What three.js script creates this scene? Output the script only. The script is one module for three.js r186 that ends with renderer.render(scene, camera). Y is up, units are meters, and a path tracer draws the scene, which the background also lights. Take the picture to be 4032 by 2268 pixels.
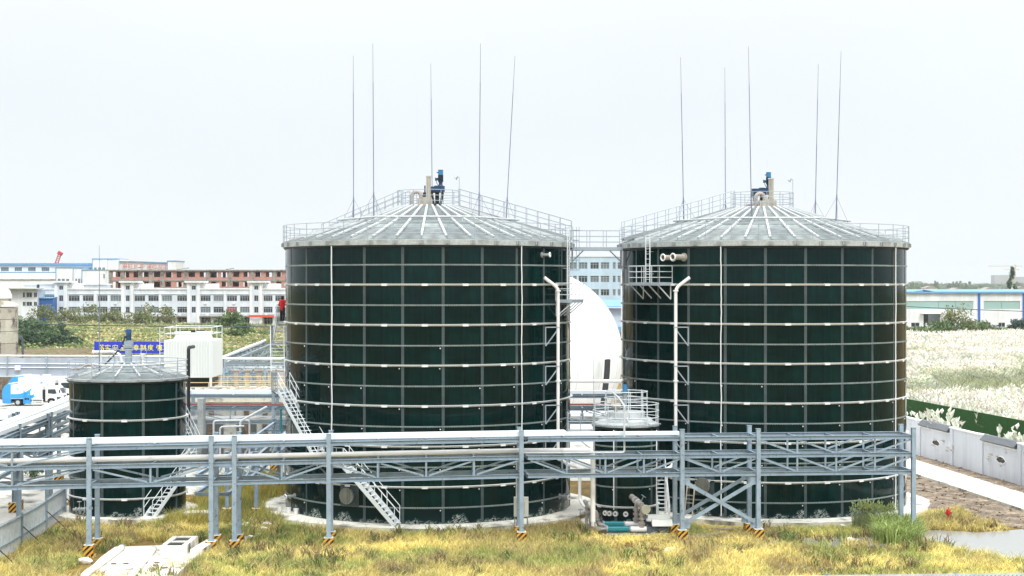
import * as THREE from 'three';
import { mergeGeometries } from 'three/addons/utils/BufferGeometryUtils.js';
import { MarchingCubes } from 'three/addons/objects/MarchingCubes.js';

// ---------------------------------------------------------------- camera, sky, sun, exposure
const scene = new THREE.Scene();
const camera = new THREE.PerspectiveCamera(20.1, 16 / 9, 0.5, 8000);
camera.position.set(0, 14.2, 0);
camera.rotation.set(-0.00234, 0, 0);
const renderer = new THREE.WebGLRenderer({ antialias: true });
renderer.toneMapping = THREE.LinearToneMapping;
renderer.toneMappingExposure = 1.16;
renderer.shadowMap.enabled = true;

function rng(seed) { let s = seed | 0; return () => { s = (s + 0x6d2b79f5) | 0; let t = Math.imul(s ^ (s >>> 15), 1 | s); t = (t + Math.imul(t ^ (t >>> 7), 61 | t)) ^ t; return ((t ^ (t >>> 14)) >>> 0) / 4294967296; }; }
const hash = (x, y, s) => { let h = Math.imul(x, 374761393) ^ Math.imul(y, 668265263) ^ Math.imul(s, 1442695041); h = Math.imul(h ^ (h >>> 13), 1274126177); return ((h ^ (h >>> 16)) >>> 0) / 4294967296; };
const sm = (t) => t * t * (3 - 2 * t), mix = (a, b, t) => a + (b - a) * t, clamp = (v, a = 0, b = 1) => Math.min(b, Math.max(a, v));
function vnoise(x, y, px, py, s) {           // value noise that repeats every px, py cells
  const x0 = Math.floor(x), y0 = Math.floor(y), fx = sm(x - x0), fy = sm(y - y0), w = (v, p) => ((v % p) + p) % p;
  return mix(mix(hash(w(x0, px), w(y0, py), s), hash(w(x0 + 1, px), w(y0, py), s), fx), mix(hash(w(x0, px), w(y0 + 1, py), s), hash(w(x0 + 1, px), w(y0 + 1, py), s), fx), fy);
}
function fbm(u, v, px, py, oct, s) { let a = 0.5, t = 0, n = 0; for (let i = 0; i < oct; i++) { t += a * vnoise(u * px, v * py, px, py, s + i); n += a; px *= 2; py *= 2; a *= 0.55; } return t / n; }

// overcast sky: pale, a little bluer low down, brightening smoothly towards the zenith
{
  const W = 1024, H = 512, data = new Float32Array(W * H * 4);
  for (let y = 0; y < H; y++) for (let x = 0; x < W; x++) {
    const el = ((y + 0.5) / H - 0.5) * Math.PI, s = Math.max(0, Math.sin(el)), k = clamp(el / 0.2);
    const c = 0.955 + 0.09 * fbm(x / W, y / H, 22, 26, 5, 5);
    const lift = 1 + 2.7 * Math.pow(s, 2.2), o = (y * W + x) * 4, dip = Math.sin(k * Math.PI) * 0.03;
    data[o] = (0.81 - dip) * lift * c; data[o + 1] = (0.85 - dip * 0.7) * lift * c; data[o + 2] = (0.872 - dip * 0.25) * lift * c; data[o + 3] = 1;
  }
  const sky = new THREE.DataTexture(data, W, H, THREE.RGBAFormat, THREE.FloatType);
  sky.mapping = THREE.EquirectangularReflectionMapping; sky.magFilter = THREE.LinearFilter; sky.minFilter = THREE.LinearFilter; sky.wrapS = THREE.RepeatWrapping; sky.needsUpdate = true;
  scene.background = sky; scene.environment = sky;
}
const sun = new THREE.DirectionalLight(new THREE.Color(1, 0.98, 0.94), 1.5);
sun.position.set(38, 125, 2); sun.target.position.set(0, 0, -100); sun.castShadow = true; sun.shadow.radius = 26; sun.shadow.mapSize.set(4096, 4096);
Object.assign(sun.shadow.camera, { left: -70, right: 70, top: 80, bottom: -80, near: 1, far: 400 });
scene.add(sun, sun.target);
scene.fog = new THREE.FogExp2(new THREE.Color(0.9, 0.94, 0.97), 0.00009);

// ---------------------------------------------------------------- helpers
const V = (x, y, d) => new THREE.Vector3(x, y, -d);            // d: metres away from the camera's plane
const names = new Map(), bases = new WeakMap();
function numbered(n) { const k = names.get(n) ?? 0; names.set(n, k + 1); return k ? n + '_' + String(k).padStart(3, '0') : n; }
function tag(o, label, category, group, kind) { o.userData.label = label; if (category) o.userData.category = category; if (group) o.userData.group = group; if (kind) o.userData.kind = kind; return o; }
function thing(name, label, category, base, group) {
  const g = new THREE.Group(); g.name = numbered(name); g.position.copy(base); bases.set(g, base.clone()); scene.add(g);
  return tag(g, label, category, group);
}
function rootBase(p) { let o = p; while (o) { if (bases.has(o)) return bases.get(o); o = o.parent; } return null; }
function boxUV(g, s = 1) {
  const p = g.attributes.position, n = g.attributes.normal, uv = new Float32Array(p.count * 2);
  for (let i = 0; i < p.count; i++) {
    const ax = Math.abs(n.getX(i)), ay = Math.abs(n.getY(i)), az = Math.abs(n.getZ(i)), x = p.getX(i), y = p.getY(i), z = p.getZ(i);
    if (ay > ax && ay > az) { uv[2 * i] = x * s; uv[2 * i + 1] = z * s; } else if (ax > az) { uv[2 * i] = z * s; uv[2 * i + 1] = y * s; } else { uv[2 * i] = x * s; uv[2 * i + 1] = y * s; }
  }
  g.setAttribute('uv', new THREE.BufferAttribute(uv, 2)); return g;
}
const merge = (list) => { list = list.flat(9); return list.length === 1 ? list[0] : mergeGeometries(list, false); };
function mesh(name, geo, mat, parent, numberedTop = true) {
  const m = new THREE.Mesh(geo, mat); m.name = parent === scene && numberedTop ? numbered(name) : name; m.castShadow = m.receiveShadow = true; parent.add(m); return m;
}
// part(): geometry given in world metres, moved to the thing's own origin
function part(name, geos, mat, parent = scene) {
  const g = merge([geos]); boxUV(g); const b = rootBase(parent); if (b) g.translate(-b.x, -b.y, -b.z); return mesh(name, g, mat, parent);
}
function solo(name, label, category, geos, mat, group) { const g = merge([geos]); boxUV(g); g.computeBoundingBox(); const bb = g.boundingBox, c = new THREE.Vector3((bb.min.x + bb.max.x) / 2, bb.min.y, (bb.min.z + bb.max.z) / 2); g.translate(-c.x, -c.y, -c.z); const m = mesh(name, g, mat, scene); m.position.copy(c); return tag(m, label, category, group); }
function structure(name, geos, mat, label) { const g = merge([geos]); boxUV(g); const m = mesh(name, g, mat, scene); m.userData.kind = 'structure'; if (label) m.userData.label = label; return m; }

const M4 = new THREE.Matrix4(), Q = new THREE.Quaternion(), UP = new THREE.Vector3(0, 1, 0);
const box = (w, h, l, x = 0, y = 0, z = 0, ry = 0) => { const g = new THREE.BoxGeometry(w, h, l); if (ry) g.rotateY(ry); return g.translate(x, y, z); };
const bx = (x0, x1, y0, y1, d0, d1) => box(Math.abs(x1 - x0), Math.abs(y1 - y0), Math.abs(d1 - d0), (x0 + x1) / 2, (y0 + y1) / 2, -(d0 + d1) / 2);
function along(g, a, b) {                    // local z runs from a to b, local y stays as upright as it can
  const dir = b.clone().sub(a), up = Math.abs(dir.clone().normalize().y) > 0.999 ? new THREE.Vector3(0, 0, 1) : UP;
  const z = dir.normalize(), x = new THREE.Vector3().crossVectors(up, z).normalize(), y = new THREE.Vector3().crossVectors(z, x), m = a.clone().add(b).multiplyScalar(0.5);
  return g.applyMatrix4(new THREE.Matrix4().makeBasis(x, y, z).setPosition(m));
}
const bar = (a, b, w, h = w) => along(new THREE.BoxGeometry(w, h, a.distanceTo(b)), a, b);
const ibeam = (a, b, w, h, t = 0.014) => { const L = a.distanceTo(b); return along(merge([new THREE.BoxGeometry(w, t, L).translate(0, h / 2 - t / 2, 0), new THREE.BoxGeometry(w, t, L).translate(0, -h / 2 + t / 2, 0), new THREE.BoxGeometry(t, h - 2 * t, L)]), a, b); };
const hcolumn = (x, d, y0, y1, w, ry, t = 0.02) => { const H = y1 - y0; const g = merge([new THREE.BoxGeometry(w, H, t).translate(0, 0, w / 2 - t / 2), new THREE.BoxGeometry(w, H, t).translate(0, 0, -w / 2 + t / 2), new THREE.BoxGeometry(t, H, w - 2 * t)]); return g.rotateY(ry).translate(x, (y0 + y1) / 2, -d); };
const cyl = (a, b, r, seg = 8, r2 = r) => { const g = new THREE.CylinderGeometry(r2, r, a.distanceTo(b), seg); Q.setFromUnitVectors(UP, b.clone().sub(a).normalize()); return g.applyQuaternion(Q).translate((a.x + b.x) / 2, (a.y + b.y) / 2, (a.z + b.z) / 2); };
const ball = (p, r, a = 8, b = 6) => new THREE.SphereGeometry(r, a, b).translate(p.x, p.y, p.z);
const path = (pts, r, seg = 6) => { const o = []; for (let i = 1; i < pts.length; i++) { o.push(cyl(pts[i - 1], pts[i], r, seg)); if (i < pts.length - 1) o.push(ball(pts[i], r * 1.01, seg, 4)); } return o; };
function bend(pts, rad, n = 5) {             // rounds the corners of a path
  const o = [pts[0]];
  for (let i = 1; i < pts.length - 1; i++) {
    const a = pts[i - 1].clone().sub(pts[i]), b = pts[i + 1].clone().sub(pts[i]), k = Math.min(rad, a.length() * 0.48, b.length() * 0.48);
    const p = pts[i].clone().addScaledVector(a.normalize(), k), q = pts[i].clone().addScaledVector(b.normalize(), k);
    for (let j = 0; j <= n; j++) { const t = j / n; o.push(p.clone().multiplyScalar((1 - t) * (1 - t)).addScaledVector(pts[i], 2 * t * (1 - t)).addScaledVector(q, t * t)); }
  }
  o.push(pts[pts.length - 1]); return o;
}
const pipe = (pts, r, rad = 0.4, seg = 10) => path(bend(pts, rad), r, seg);
const RAD = Math.PI / 180;
const polar = (c, r, deg, y) => new THREE.Vector3(c.x + r * Math.sin(deg * RAD), y, c.z + r * Math.cos(deg * RAD));   // 0 degrees faces the camera's side
const arcPts = (c, r, a0, a1, y, n) => Array.from({ length: n + 1 }, (_, i) => polar(c, r, a0 + (a1 - a0) * i / n, y));
function rails(pts, hs, r = 0.022, post = true) { const o = []; for (const h of hs) o.push(path(pts.map((p) => p.clone().setY(p.y + h)), r, 5)); if (post) for (const p of pts) o.push(cyl(p, p.clone().setY(p.y + hs[0]), r * 1.05, 5)); return o; }
const subdivide = (a, b, step) => { const n = Math.max(1, Math.round(a.distanceTo(b) / step)); return Array.from({ length: n + 1 }, (_, i) => a.clone().lerp(b, i / n)); };
function lathe(profile, seg = 96) { const o = []; for (let i = 1; i < profile.length; i++) o.push(new THREE.LatheGeometry([profile[i - 1], profile[i]].map(([r, y]) => new THREE.Vector2(r, y)), seg)); return mergeGeometries(o); }
function latheSmooth(profile, seg = 48) { return new THREE.LatheGeometry(profile.map(([r, y]) => new THREE.Vector2(r, y)), seg); }
function poly(points, y, depth) {             // flat slab from an outline of [x, d], its top at y
  const s = new THREE.Shape(points.map(([x, d]) => new THREE.Vector2(x, d))), g = new THREE.ExtrudeGeometry(s, { depth, bevelEnabled: false, curveSegments: 1 });
  const p = g.attributes.position; const q = g.clone().attributes.position;
  for (let i = 0; i < p.count; i++) p.setXYZ(i, q.getX(i), y - depth + q.getZ(i), -q.getY(i));
  const out = new THREE.BufferGeometry(); out.setAttribute('position', p); out.setAttribute('uv', g.attributes.uv); out.setIndex([...Array(p.count).keys()]); out.computeVertexNormals(); return out;
}
// flips no faces: both sides draw
function extrude(points, depth, bevel = 0) { const s = new THREE.Shape(points.map(([x, y]) => new THREE.Vector2(x, y))); const g = new THREE.ExtrudeGeometry(s, { depth, bevelEnabled: bevel > 0, bevelSize: bevel, bevelThickness: bevel, bevelSegments: 2, curveSegments: 6 }); const n = g.attributes.position.count; g.setIndex([...Array(n).keys()]); return g; }

// ---------------------------------------------------------------- textures and materials
function tex(size, fn, rep = 1, srgb = true, sizeY = size) {
  const d = new Uint8Array(size * sizeY * 4);
  for (let y = 0; y < sizeY; y++) for (let x = 0; x < size; x++) { const c = fn(x / size, y / sizeY), o = (y * size + x) * 4; d[o] = clamp(c[0]) * 255; d[o + 1] = clamp(c[1]) * 255; d[o + 2] = clamp(c[2]) * 255; d[o + 3] = 255; }
  const t = new THREE.DataTexture(d, size, sizeY); t.wrapS = t.wrapT = THREE.RepeatWrapping; t.magFilter = THREE.LinearFilter; t.minFilter = THREE.LinearMipmapLinearFilter; t.repeat.set(rep, rep); if (srgb) t.colorSpace = THREE.SRGBColorSpace; t.needsUpdate = true; return t;
}
const grey = (v) => [v, v, v];
const mottle = tex(256, (u, v) => grey(0.78 + 0.3 * (fbm(u, v, 5, 5, 5, 11) - 0.5) + 0.16 * (fbm(u, v, 40, 40, 2, 12) - 0.5)), 1 / 3);
const mottleFine = tex(256, (u, v) => grey(0.86 + 0.2 * (fbm(u, v, 9, 9, 5, 21) - 0.5)), 1 / 2.2);
const streak = tex(512, (u, v) => { const s = fbm(u, v, 60, 3, 4, 31), c = fbm(u, v, 6, 6, 4, 32); return grey(0.8 + 0.32 * (s - 0.5) + 0.25 * (c - 0.5)); }, 1 / 5);
const concreteTex = tex(512, (u, v) => { const b = fbm(u, v, 5, 5, 6, 41), f = fbm(u, v, 80, 80, 2, 42), st = Math.max(0, fbm(u, v, 9, 9, 5, 43) - 0.56) * 1.6; const g = 0.97 + 0.2 * (b - 0.5) + 0.1 * (f - 0.5) - st; return [g, g * 0.985, g * 0.95]; }, 1 / 9);
const dirtTex = tex(512, (u, v) => { const b = fbm(u, v, 8, 8, 6, 51), f = fbm(u, v, 70, 70, 3, 52), p = fbm(u, v, 14, 14, 4, 53) > 0.57 ? 0.12 : 0; const g = 0.62 + 0.5 * (b - 0.5) + 0.5 * (f - 0.5) + p; return [g, g * 0.92, g * 0.82]; }, 1 / 6);
const soilTex = tex(512, (u, v) => { const b = fbm(u, v, 6, 6, 6, 61), f = fbm(u, v, 60, 60, 3, 62); const g = 0.66 + 0.4 * (b - 0.5) + 0.35 * (f - 0.5); return [g, g * (0.86 + 0.2 * (b - 0.5)), g * 0.5]; }, 1 / 11);
const enamelTex = tex(512, (u, v) => { const s = fbm(u, v, 40, 2, 4, 71), c = fbm(u, v, 5, 5, 5, 72); const g = 0.75 + 0.42 * (s - 0.5) + 0.3 * (c - 0.5); return [g * 0.8, g, g * 0.97]; }, 1);
const enamelRough = tex(256, (u, v) => grey(0.28 + 0.55 * (fbm(u, v, 6, 3, 5, 75) - 0.35)), 1, false);
const waviness = tex(256, (u, v) => grey(fbm(u, v, 3, 2, 3, 77)), 0.35, false);
const corrugated = tex(64, (u) => grey(0.5 + 0.5 * Math.sin(u * Math.PI * 2)), 1, false);
const plaster = tex(256, (u, v) => { const s = fbm(u, v, 30, 3, 4, 81), c = fbm(u, v, 6, 6, 5, 82); return grey(0.95 + 0.1 * (s - 0.5) + 0.1 * (c - 0.5)); }, 1 / 14);
const brickTex = tex(256, (u, v) => { const row = Math.floor(v * 16), x = (u * 8 + (row % 2) * 0.5) % 1, y = (v * 16) % 1, joint = x < 0.07 || y < 0.14; const t = hash(Math.floor(u * 8 + (row % 2) * 0.5) % 8, row, 9); return joint ? [0.8, 0.74, 0.7] : [0.72 + 0.14 * t, 0.48 + 0.12 * t, 0.43 + 0.1 * t]; }, 1 / 2);

const steelTex = tex(512, (u, v) => { const b = fbm(u, v, 8, 8, 5, 91), r = fbm(u, v, 40, 26, 4, 92), dst = fbm(u, v, 14, 5, 4, 94), g = 0.9 + 0.16 * (b - 0.5) - 0.3 * Math.max(0, dst - 0.58), k = clamp((r - 0.72) * 14) * 0.5; return [mix(g, 0.5, k), mix(g, 0.36, k), mix(g, 0.28, k)]; }, 1 / 3.7);
const roofTex = tex(512, (u, v) => { const c = fbm(u, v, 7, 7, 5, 95), s = fbm(u, v, 50, 50, 3, 96), w = Math.max(0, fbm(u, v, 4, 4, 4, 97) - 0.52); const g = 0.78 + 0.5 * (c - 0.5) + 0.2 * (s - 0.5) + 0.8 * w; return [g, g, g * 0.99]; }, 1 / 4.1);
const std = (r, g, b, rough = 0.6, extra = {}) => { const m = new THREE.MeshPhysicalMaterial({ roughness: rough, ...extra }); m.color.setRGB(r, g, b); return m; };
const M = {
  galv: std(0.56, 0.61, 0.62, 0.5, { map: mottle, metalness: 0.15 }),
  rail: std(0.36, 0.42, 0.47, 0.45, { metalness: 0.1 }),
  rib: std(0.78, 0.81, 0.82, 0.45, { map: mottleFine }),
  roof: std(0.26, 0.3, 0.305, 0.6, { map: roofTex }),
  girder: std(0.9, 0.91, 0.9, 0.5),
  lap: std(0.4, 0.48, 0.46, 0.5, { map: mottle }),
  seam: std(0.085, 0.125, 0.13, 0.6, { map: mottle }),
  inner: std(0.01, 0.018, 0.016, 0.6),
  steel: std(0.36, 0.46, 0.55, 0.5, { map: steelTex }),
  steelDark: std(0.31, 0.4, 0.47, 0.55, { map: steelTex }),
  tray: std(0.78, 0.82, 0.85, 0.42),
  whitePipe: std(0.86, 0.84, 0.82, 0.5),
  beige: std(0.66, 0.61, 0.52, 0.5, { map: streak }),
  pinkish: std(0.7, 0.62, 0.57, 0.5, { map: mottle }),
  concrete: std(0.85, 0.84, 0.8, 0.9, { map: concreteTex }),
  yard: std(0.56, 0.55, 0.53, 0.92, { map: concreteTex }),
  road: std(0.78, 0.77, 0.74, 0.9, { map: concreteTex }),
  dirt: std(0.6, 0.55, 0.5, 1, { map: dirtTex }),
  soil: std(0.48, 0.42, 0.28, 1, { map: soilTex }),
  navy: std(0.012, 0.05, 0.12, 0.4),
  navyDark: std(0.008, 0.02, 0.045, 0.45),
  blueMotor: std(0.03, 0.2, 0.42, 0.4),
  black: std(0.012, 0.013, 0.014, 0.5),
  rubber: std(0.015, 0.015, 0.016, 0.8),
  teal: std(0.02, 0.36, 0.42, 0.45, { map: mottleFine }),
  motorGrey: std(0.2, 0.27, 0.34, 0.5, { map: mottle }),
  yellow: std(0.75, 0.38, 0.02, 0.6, { map: mottleFine }),
  yellowRail: std(0.72, 0.58, 0.3, 0.5),
  red: std(0.5, 0.02, 0.02, 0.5),
  redPipe: std(0.26, 0.08, 0.07, 0.5),
  white: std(0.8, 0.8, 0.79, 0.5),
  wallWhite: std(0.9, 0.91, 0.92, 0.85, { map: plaster }),
  wallGrey: std(0.58, 0.63, 0.68, 0.85, { map: plaster }),
  membrane: std(0.86, 0.86, 0.85, 0.45, { map: plaster }),
  glass: std(0.03, 0.045, 0.055, 0.08),
  glassPale: std(0.16, 0.2, 0.22, 0.15),
  frame: std(0.45, 0.47, 0.48, 0.5),
  brick: std(0.85, 0.78, 0.76, 0.95, { map: brickTex }),
  rawConcrete: std(0.33, 0.34, 0.32, 0.95, { map: concreteTex }),
  blueRoof: std(0.2, 0.46, 0.74, 0.45, { map: mottleFine }),
  blueTrim: std(0.03, 0.14, 0.5, 0.5),
  skyBlueWall: std(0.5, 0.66, 0.79, 0.8, { map: plaster }),
  billboard: std(0.01, 0.03, 0.42, 0.4),
  greenTurf: std(0.015, 0.11, 0.012, 0.95, { map: mottleFine }),
  fence: std(0.8, 0.87, 0.9, 0.5, { map: mottleFine }),
  tile: std(0.34, 0.36, 0.39, 0.8, { map: mottle }),
  stone: std(0.4, 0.38, 0.36, 0.95, { map: dirtTex }),
  timber: std(0.62, 0.5, 0.36, 0.85, { map: streak }),
  trunk: std(0.12, 0.09, 0.06, 0.9),
  water: std(0.3, 0.3, 0.28, 0.02, { ior: 1.33 }),
  skirt: std(0.72, 0.78, 0.77, 0.45, { map: mottle }),
  farField: std(0.3, 0.33, 0.17, 1, { map: soilTex }),
  panelGreen: std(0.34, 0.5, 0.47, 0.4),
};
const enamel = [0, 1, 2, 3, 4].map((i) => {
  const k = 0.9 + 0.07 * i, m = std(0.001 * k, 0.024 * k, 0.023 * k, 0.3, { ior: 1.24 }); const t = enamelTex.clone(); t.offset.set(i * 0.23, i * 0.31); t.repeat.set(0.18, 0.3); t.needsUpdate = true; m.map = t;
  const r = enamelRough.clone(); r.offset.set(i * 0.37, i * 0.17); r.repeat.set(0.22, 0.22); m.roughness = 0.14; m.roughnessMap = r; const b = waviness.clone(); b.offset.set(i * 0.19, i * 0.43); b.repeat.set(0.3, 0.4); m.bumpMap = b; m.bumpScale = 0.003; return m;
});
// lowest course: cement splashed up the enamel when the pad was cast
const splashTex = tex(512, (u, v) => { const h = 0.1 + 0.75 * Math.pow(fbm(u, 0.5, 9, 1, 4, 171), 2.2), sp = fbm(u, v, 70, 24, 4, 172), on = clamp((h - v) * 6) * clamp((sp - 0.42) * 6), g = 0.7 + 0.3 * fbm(u, v, 8, 3, 4, 173); return [mix(0.03 * g, 0.66, on), mix(0.16 * g, 0.68, on), mix(0.155 * g, 0.66, on)]; }, 1);
splashTex.repeat.set(1 / 5.2, 1);
const splash = [0, 1, 2].map((i) => { const t = splashTex.clone(); t.offset.set(i * 0.37, 0); t.needsUpdate = true; return std(0.8, 0.8, 0.8, 0.2, { map: t, ior: 1.24 }); });
M.steelPale = std(0.42, 0.5, 0.55, 0.5, { map: mottleFine }); M.navyBright = std(0.02, 0.09, 0.26, 0.4);
M.wallGrey2 = std(0.76, 0.82, 0.88, 0.85, { map: plaster }); M.curtain = std(0.4, 0.03, 0.06, 0.7); M.banner = std(0.65, 0.08, 0.04, 0.7); M.blueCorr = std(0.02, 0.16, 0.55, 0.5, { map: mottleFine });
M.signRed = std(0.62, 0.16, 0.14, 0.6); M.craneRed = std(0.55, 0.05, 0.08, 0.5); M.seamWhite = std(0.55, 0.56, 0.57, 0.6); M.farBlock = std(0.36, 0.36, 0.35, 0.9); M.farCrane = std(0.5, 0.36, 0.08, 0.7); M.railWhite = std(0.66, 0.7, 0.72, 0.45); M.tileFar = std(0.35, 0.28, 0.26, 0.9);
M.propBrown = std(0.07, 0.045, 0.035, 0.8); M.render = std(0.68, 0.71, 0.77, 0.9, { map: plaster });
M.yardWall = std(0.42, 0.43, 0.42, 0.9, { map: concreteTex }); M.brownWall = std(0.3, 0.25, 0.22, 0.9, { map: dirtTex }); M.creamConcrete = std(0.7, 0.66, 0.58, 0.9, { map: concreteTex }); M.ribWhite = std(0.7, 0.72, 0.71, 0.5); M.stairSteel = std(0.74, 0.78, 0.8, 0.5);
M.rampGrey = std(0.42, 0.46, 0.52, 0.7, { map: plaster }); M.letterYellow = std(0.85, 0.75, 0.1, 0.6); M.siloWall = std(0.6, 0.57, 0.5, 0.9, { map: concreteTex }); M.siloWall2 = std(0.54, 0.5, 0.44, 0.9, { map: concreteTex });
M.brickLoose = std(0.2, 0.1, 0.08, 0.9); M.cabinet = std(0.76, 0.76, 0.7, 0.5); M.creamPanel = std(0.6, 0.6, 0.5, 0.5); M.creamPanel2 = M.creamPanel; M.lidGrey = std(0.3, 0.31, 0.26, 0.5, { map: streak, metalness: 0.3 }); M.rodBlue = std(0.17, 0.2, 0.28, 0.5);
M.roof2 = std(0.22, 0.255, 0.26, 0.55, { map: roofTex }); M.roof3 = std(0.33, 0.37, 0.365, 0.6, { map: roofTex });
M.tileBed = std(0.08, 0.085, 0.095, 0.9); M.mound = std(0.36, 0.33, 0.2, 1, { map: dirtTex });

// ---------------------------------------------------------------- the setting
const GROUND = -0.3;
structure('ground', new THREE.PlaneGeometry(7000, 7000, 1, 1).rotateX(-Math.PI / 2).translate(0, GROUND, -2400), M.soil, 'rough dry soil under the grass and weeds');
structure('far_fields', new THREE.PlaneGeometry(7000, 5000).rotateX(-Math.PI / 2).translate(0, GROUND + 0.05, -570 - 2500), M.farField, 'distant flat farmland');
const TL = V(-5.4, 0, 105.27), TR = V(16.55, 0, 107.55), TS = V(-24.27, 0, 102.67), TC = V(6.85, 0, 97.86);
const wob = (r0, seed, n = 90, amp = 0.25) => { const r = rng(seed), ph = [r() * 6, r() * 6, r() * 6]; return Array.from({ length: n }, (_, i) => { const a = i / n * Math.PI * 2; return r0 + amp * (Math.sin(a * 3 + ph[0]) * 0.5 + Math.sin(a * 7 + ph[1]) * 0.3 + Math.sin(a * 17 + ph[2]) * 0.2 + (r() - 0.5) * 0.4); }); };
const pad = (c, r0, seed, top) => { const rs = wob(r0, seed); return poly(rs.map((r, i) => { const a = i / rs.length * Math.PI * 2; return [c.x + r * Math.cos(a), -c.z + r * Math.sin(a)]; }), top, 0.5); };
structure('tank_pad', pad(TL, 10.9, 3, 0), M.concrete, 'round pale concrete pad under the middle tank');
structure('tank_pad', pad(TR, 10.9, 4, 0.004), M.concrete, 'round pale concrete pad under the far right tank');
structure('tank_pad', pad(TS, 4.7, 5, -0.008), M.concrete, 'round concrete pad under the short wide tank');
structure('tank_pad', pad(TC, 2.7, 6, -0.012), M.concrete, 'round concrete pad under the slim tank');
structure('yard_paving', [poly([[-90, 93], [-29.2, 93], [-29.6, 111], [-20, 112], [-19.5, 118], [26, 121], [26, 170], [-19, 172], [-24, 205], [-90, 205]], GROUND + 0.03, 0.2)], M.yard, 'concrete yard behind the tanks');
// road along the boundary wall
const roadPts = (x0) => [[x0[0], 60], [x0[1], 185]];
const roadX = (d, o) => 33.059 + o + (33.059 - 35.248) / 21 * (d - 132.9);
structure('road', poly([[roadX(60, 0), 60], [roadX(200, 0), 200], [roadX(200, -3.4), 200], [roadX(60, -3.4), 60]], GROUND + 0.12, 0.3), M.road, 'pale concrete site road beside the wall');
structure('kerb', poly([[roadX(60, -3.42), 60], [roadX(200, -3.42), 200], [roadX(200, -3.6), 200], [roadX(60, -3.6), 60]], GROUND + 0.2, 0.4), M.concrete, 'low concrete kerb of the site road');
structure('dirt_verge', [poly([[roadX(60, -3.6), 60], [roadX(200, -3.6), 200], [roadX(200, -9), 200], [24, 140], [25.6, 112], [27.2, 103], [29.5, 97.5], [32, 94], [34, 60]], GROUND + 0.02, 0.2)], M.dirt, 'bare lumpy earth beside the road');
structure('dirt_verge', [poly([[roadX(60, 0), 60], [roadX(200, 0), 200], [roadX(200, 2.5), 200], [roadX(60, 2.5), 60]], GROUND + 0.05, 0.2)], M.dirt, 'bare earth strip between road and wall');
// loose earth lumps on both verges, and the shallow water
{
  const r = rng(77), g = [];
  for (let i = 0; i < 420; i++) {
    const d = 92 + r() * 60, side = r() < 0.4, x = side ? roadX(d, 0.2 + r() * 1.8) : roadX(d, -3.8 - r() * 3.6); const s = 0.05 + r() * r() * 0.2;
    g.push(new THREE.IcosahedronGeometry(s, 0).scale(1, 0.55, 1).rotateY(r() * 6).translate(x, GROUND + 0.05 + s * 0.1, -d));
  }
  const m = new THREE.Mesh(boxUV(mergeGeometries(g.map((q) => { q.setIndex([...Array(q.attributes.position.count).keys()]); return q; }))), M.dirt); m.name = 'earth_lumps'; m.userData = { kind: 'stuff', label: 'loose lumps of earth along the site road', category: 'earth' }; scene.add(m);
}
const puddle = [[24.6, 95.6], [27.2, 94.6], [30, 95.8], [33.5, 96.6], [36, 95], [36.5, 90], [36, 82.4], [31, 82.6], [27.5, 83.6], [25.2, 86], [24.2, 88.8], [23.4, 90.2], [20, 89.9], [17.2, 89.2], [14.6, 89.3], [13.2, 90], [13.6, 91.3], [16, 92.4], [19.5, 92.9], [22.5, 93.6]];
structure('puddle', poly(puddle, GROUND + 0.045, 0.05), M.water, 'still shallow rainwater lying in the grass');
const inPoly = (pts, x, y) => { let c = false; for (let i = 0, j = pts.length - 1; i < pts.length; j = i++) { const [xi, yi] = pts[i], [xj, yj] = pts[j]; if ((yi > y) !== (yj > y) && x < (xj - xi) * (y - yi) / (yj - yi) + xi) c = !c; } return c; };

// ---------------------------------------------------------------- big bolted tanks
function panelGeo(R, N, h, seg = 6) {
  const a = Math.PI * 2 / N, gap = 0.012 / R, t = 0.02, pos = [], nor = [], uv = [], idx = [];
  const add = (r, th, y, nx, ny, nz, u, v) => { pos.push(r * Math.sin(th), y, r * Math.cos(th)); nor.push(nx, ny, nz); uv.push(u, v); return pos.length / 3 - 1; };
  const y0 = 0.012, y1 = h - 0.012;
  for (let i = 0; i <= seg; i++) { const th = -a / 2 + gap + (a - 2 * gap) * i / seg, u = th * R; add(R, th, y0, Math.sin(th), 0, Math.cos(th), u, y0); add(R, th, y1, Math.sin(th), 0, Math.cos(th), u, y1); }
  for (let i = 0; i < seg; i++) { const k = i * 2; idx.push(k, k + 2, k + 1, k + 2, k + 3, k + 1); }
  for (const [yy, ny] of [[y0, -1], [y1, 1]]) { const s = pos.length / 3; for (let i = 0; i <= seg; i++) { const th = -a / 2 + gap + (a - 2 * gap) * i / seg; add(R, th, yy, 0, ny, 0, th * R, yy); add(R - t, th, yy, 0, ny, 0, th * R, yy); } for (let i = 0; i < seg; i++) { const k = s + i * 2; idx.push(k, k + 1, k + 2, k + 1, k + 3, k + 2); } }
  for (const sg of [-1, 1]) { const th = sg * (a / 2 - gap), s = pos.length / 3; for (const yy of [y0, y1]) for (const r of [R, R - t]) add(r, th, yy, sg * Math.cos(th), 0, -sg * Math.sin(th), r, yy); idx.push(s, s + 1, s + 2, s + 1, s + 3, s + 2); }
  const g = new THREE.BufferGeometry(); g.setAttribute('position', new THREE.Float32BufferAttribute(pos, 3)); g.setAttribute('normal', new THREE.Float32BufferAttribute(nor, 3)); g.setAttribute('uv', new THREE.Float32BufferAttribute(uv, 2)); g.setIndex(idx); return g;
}
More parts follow.
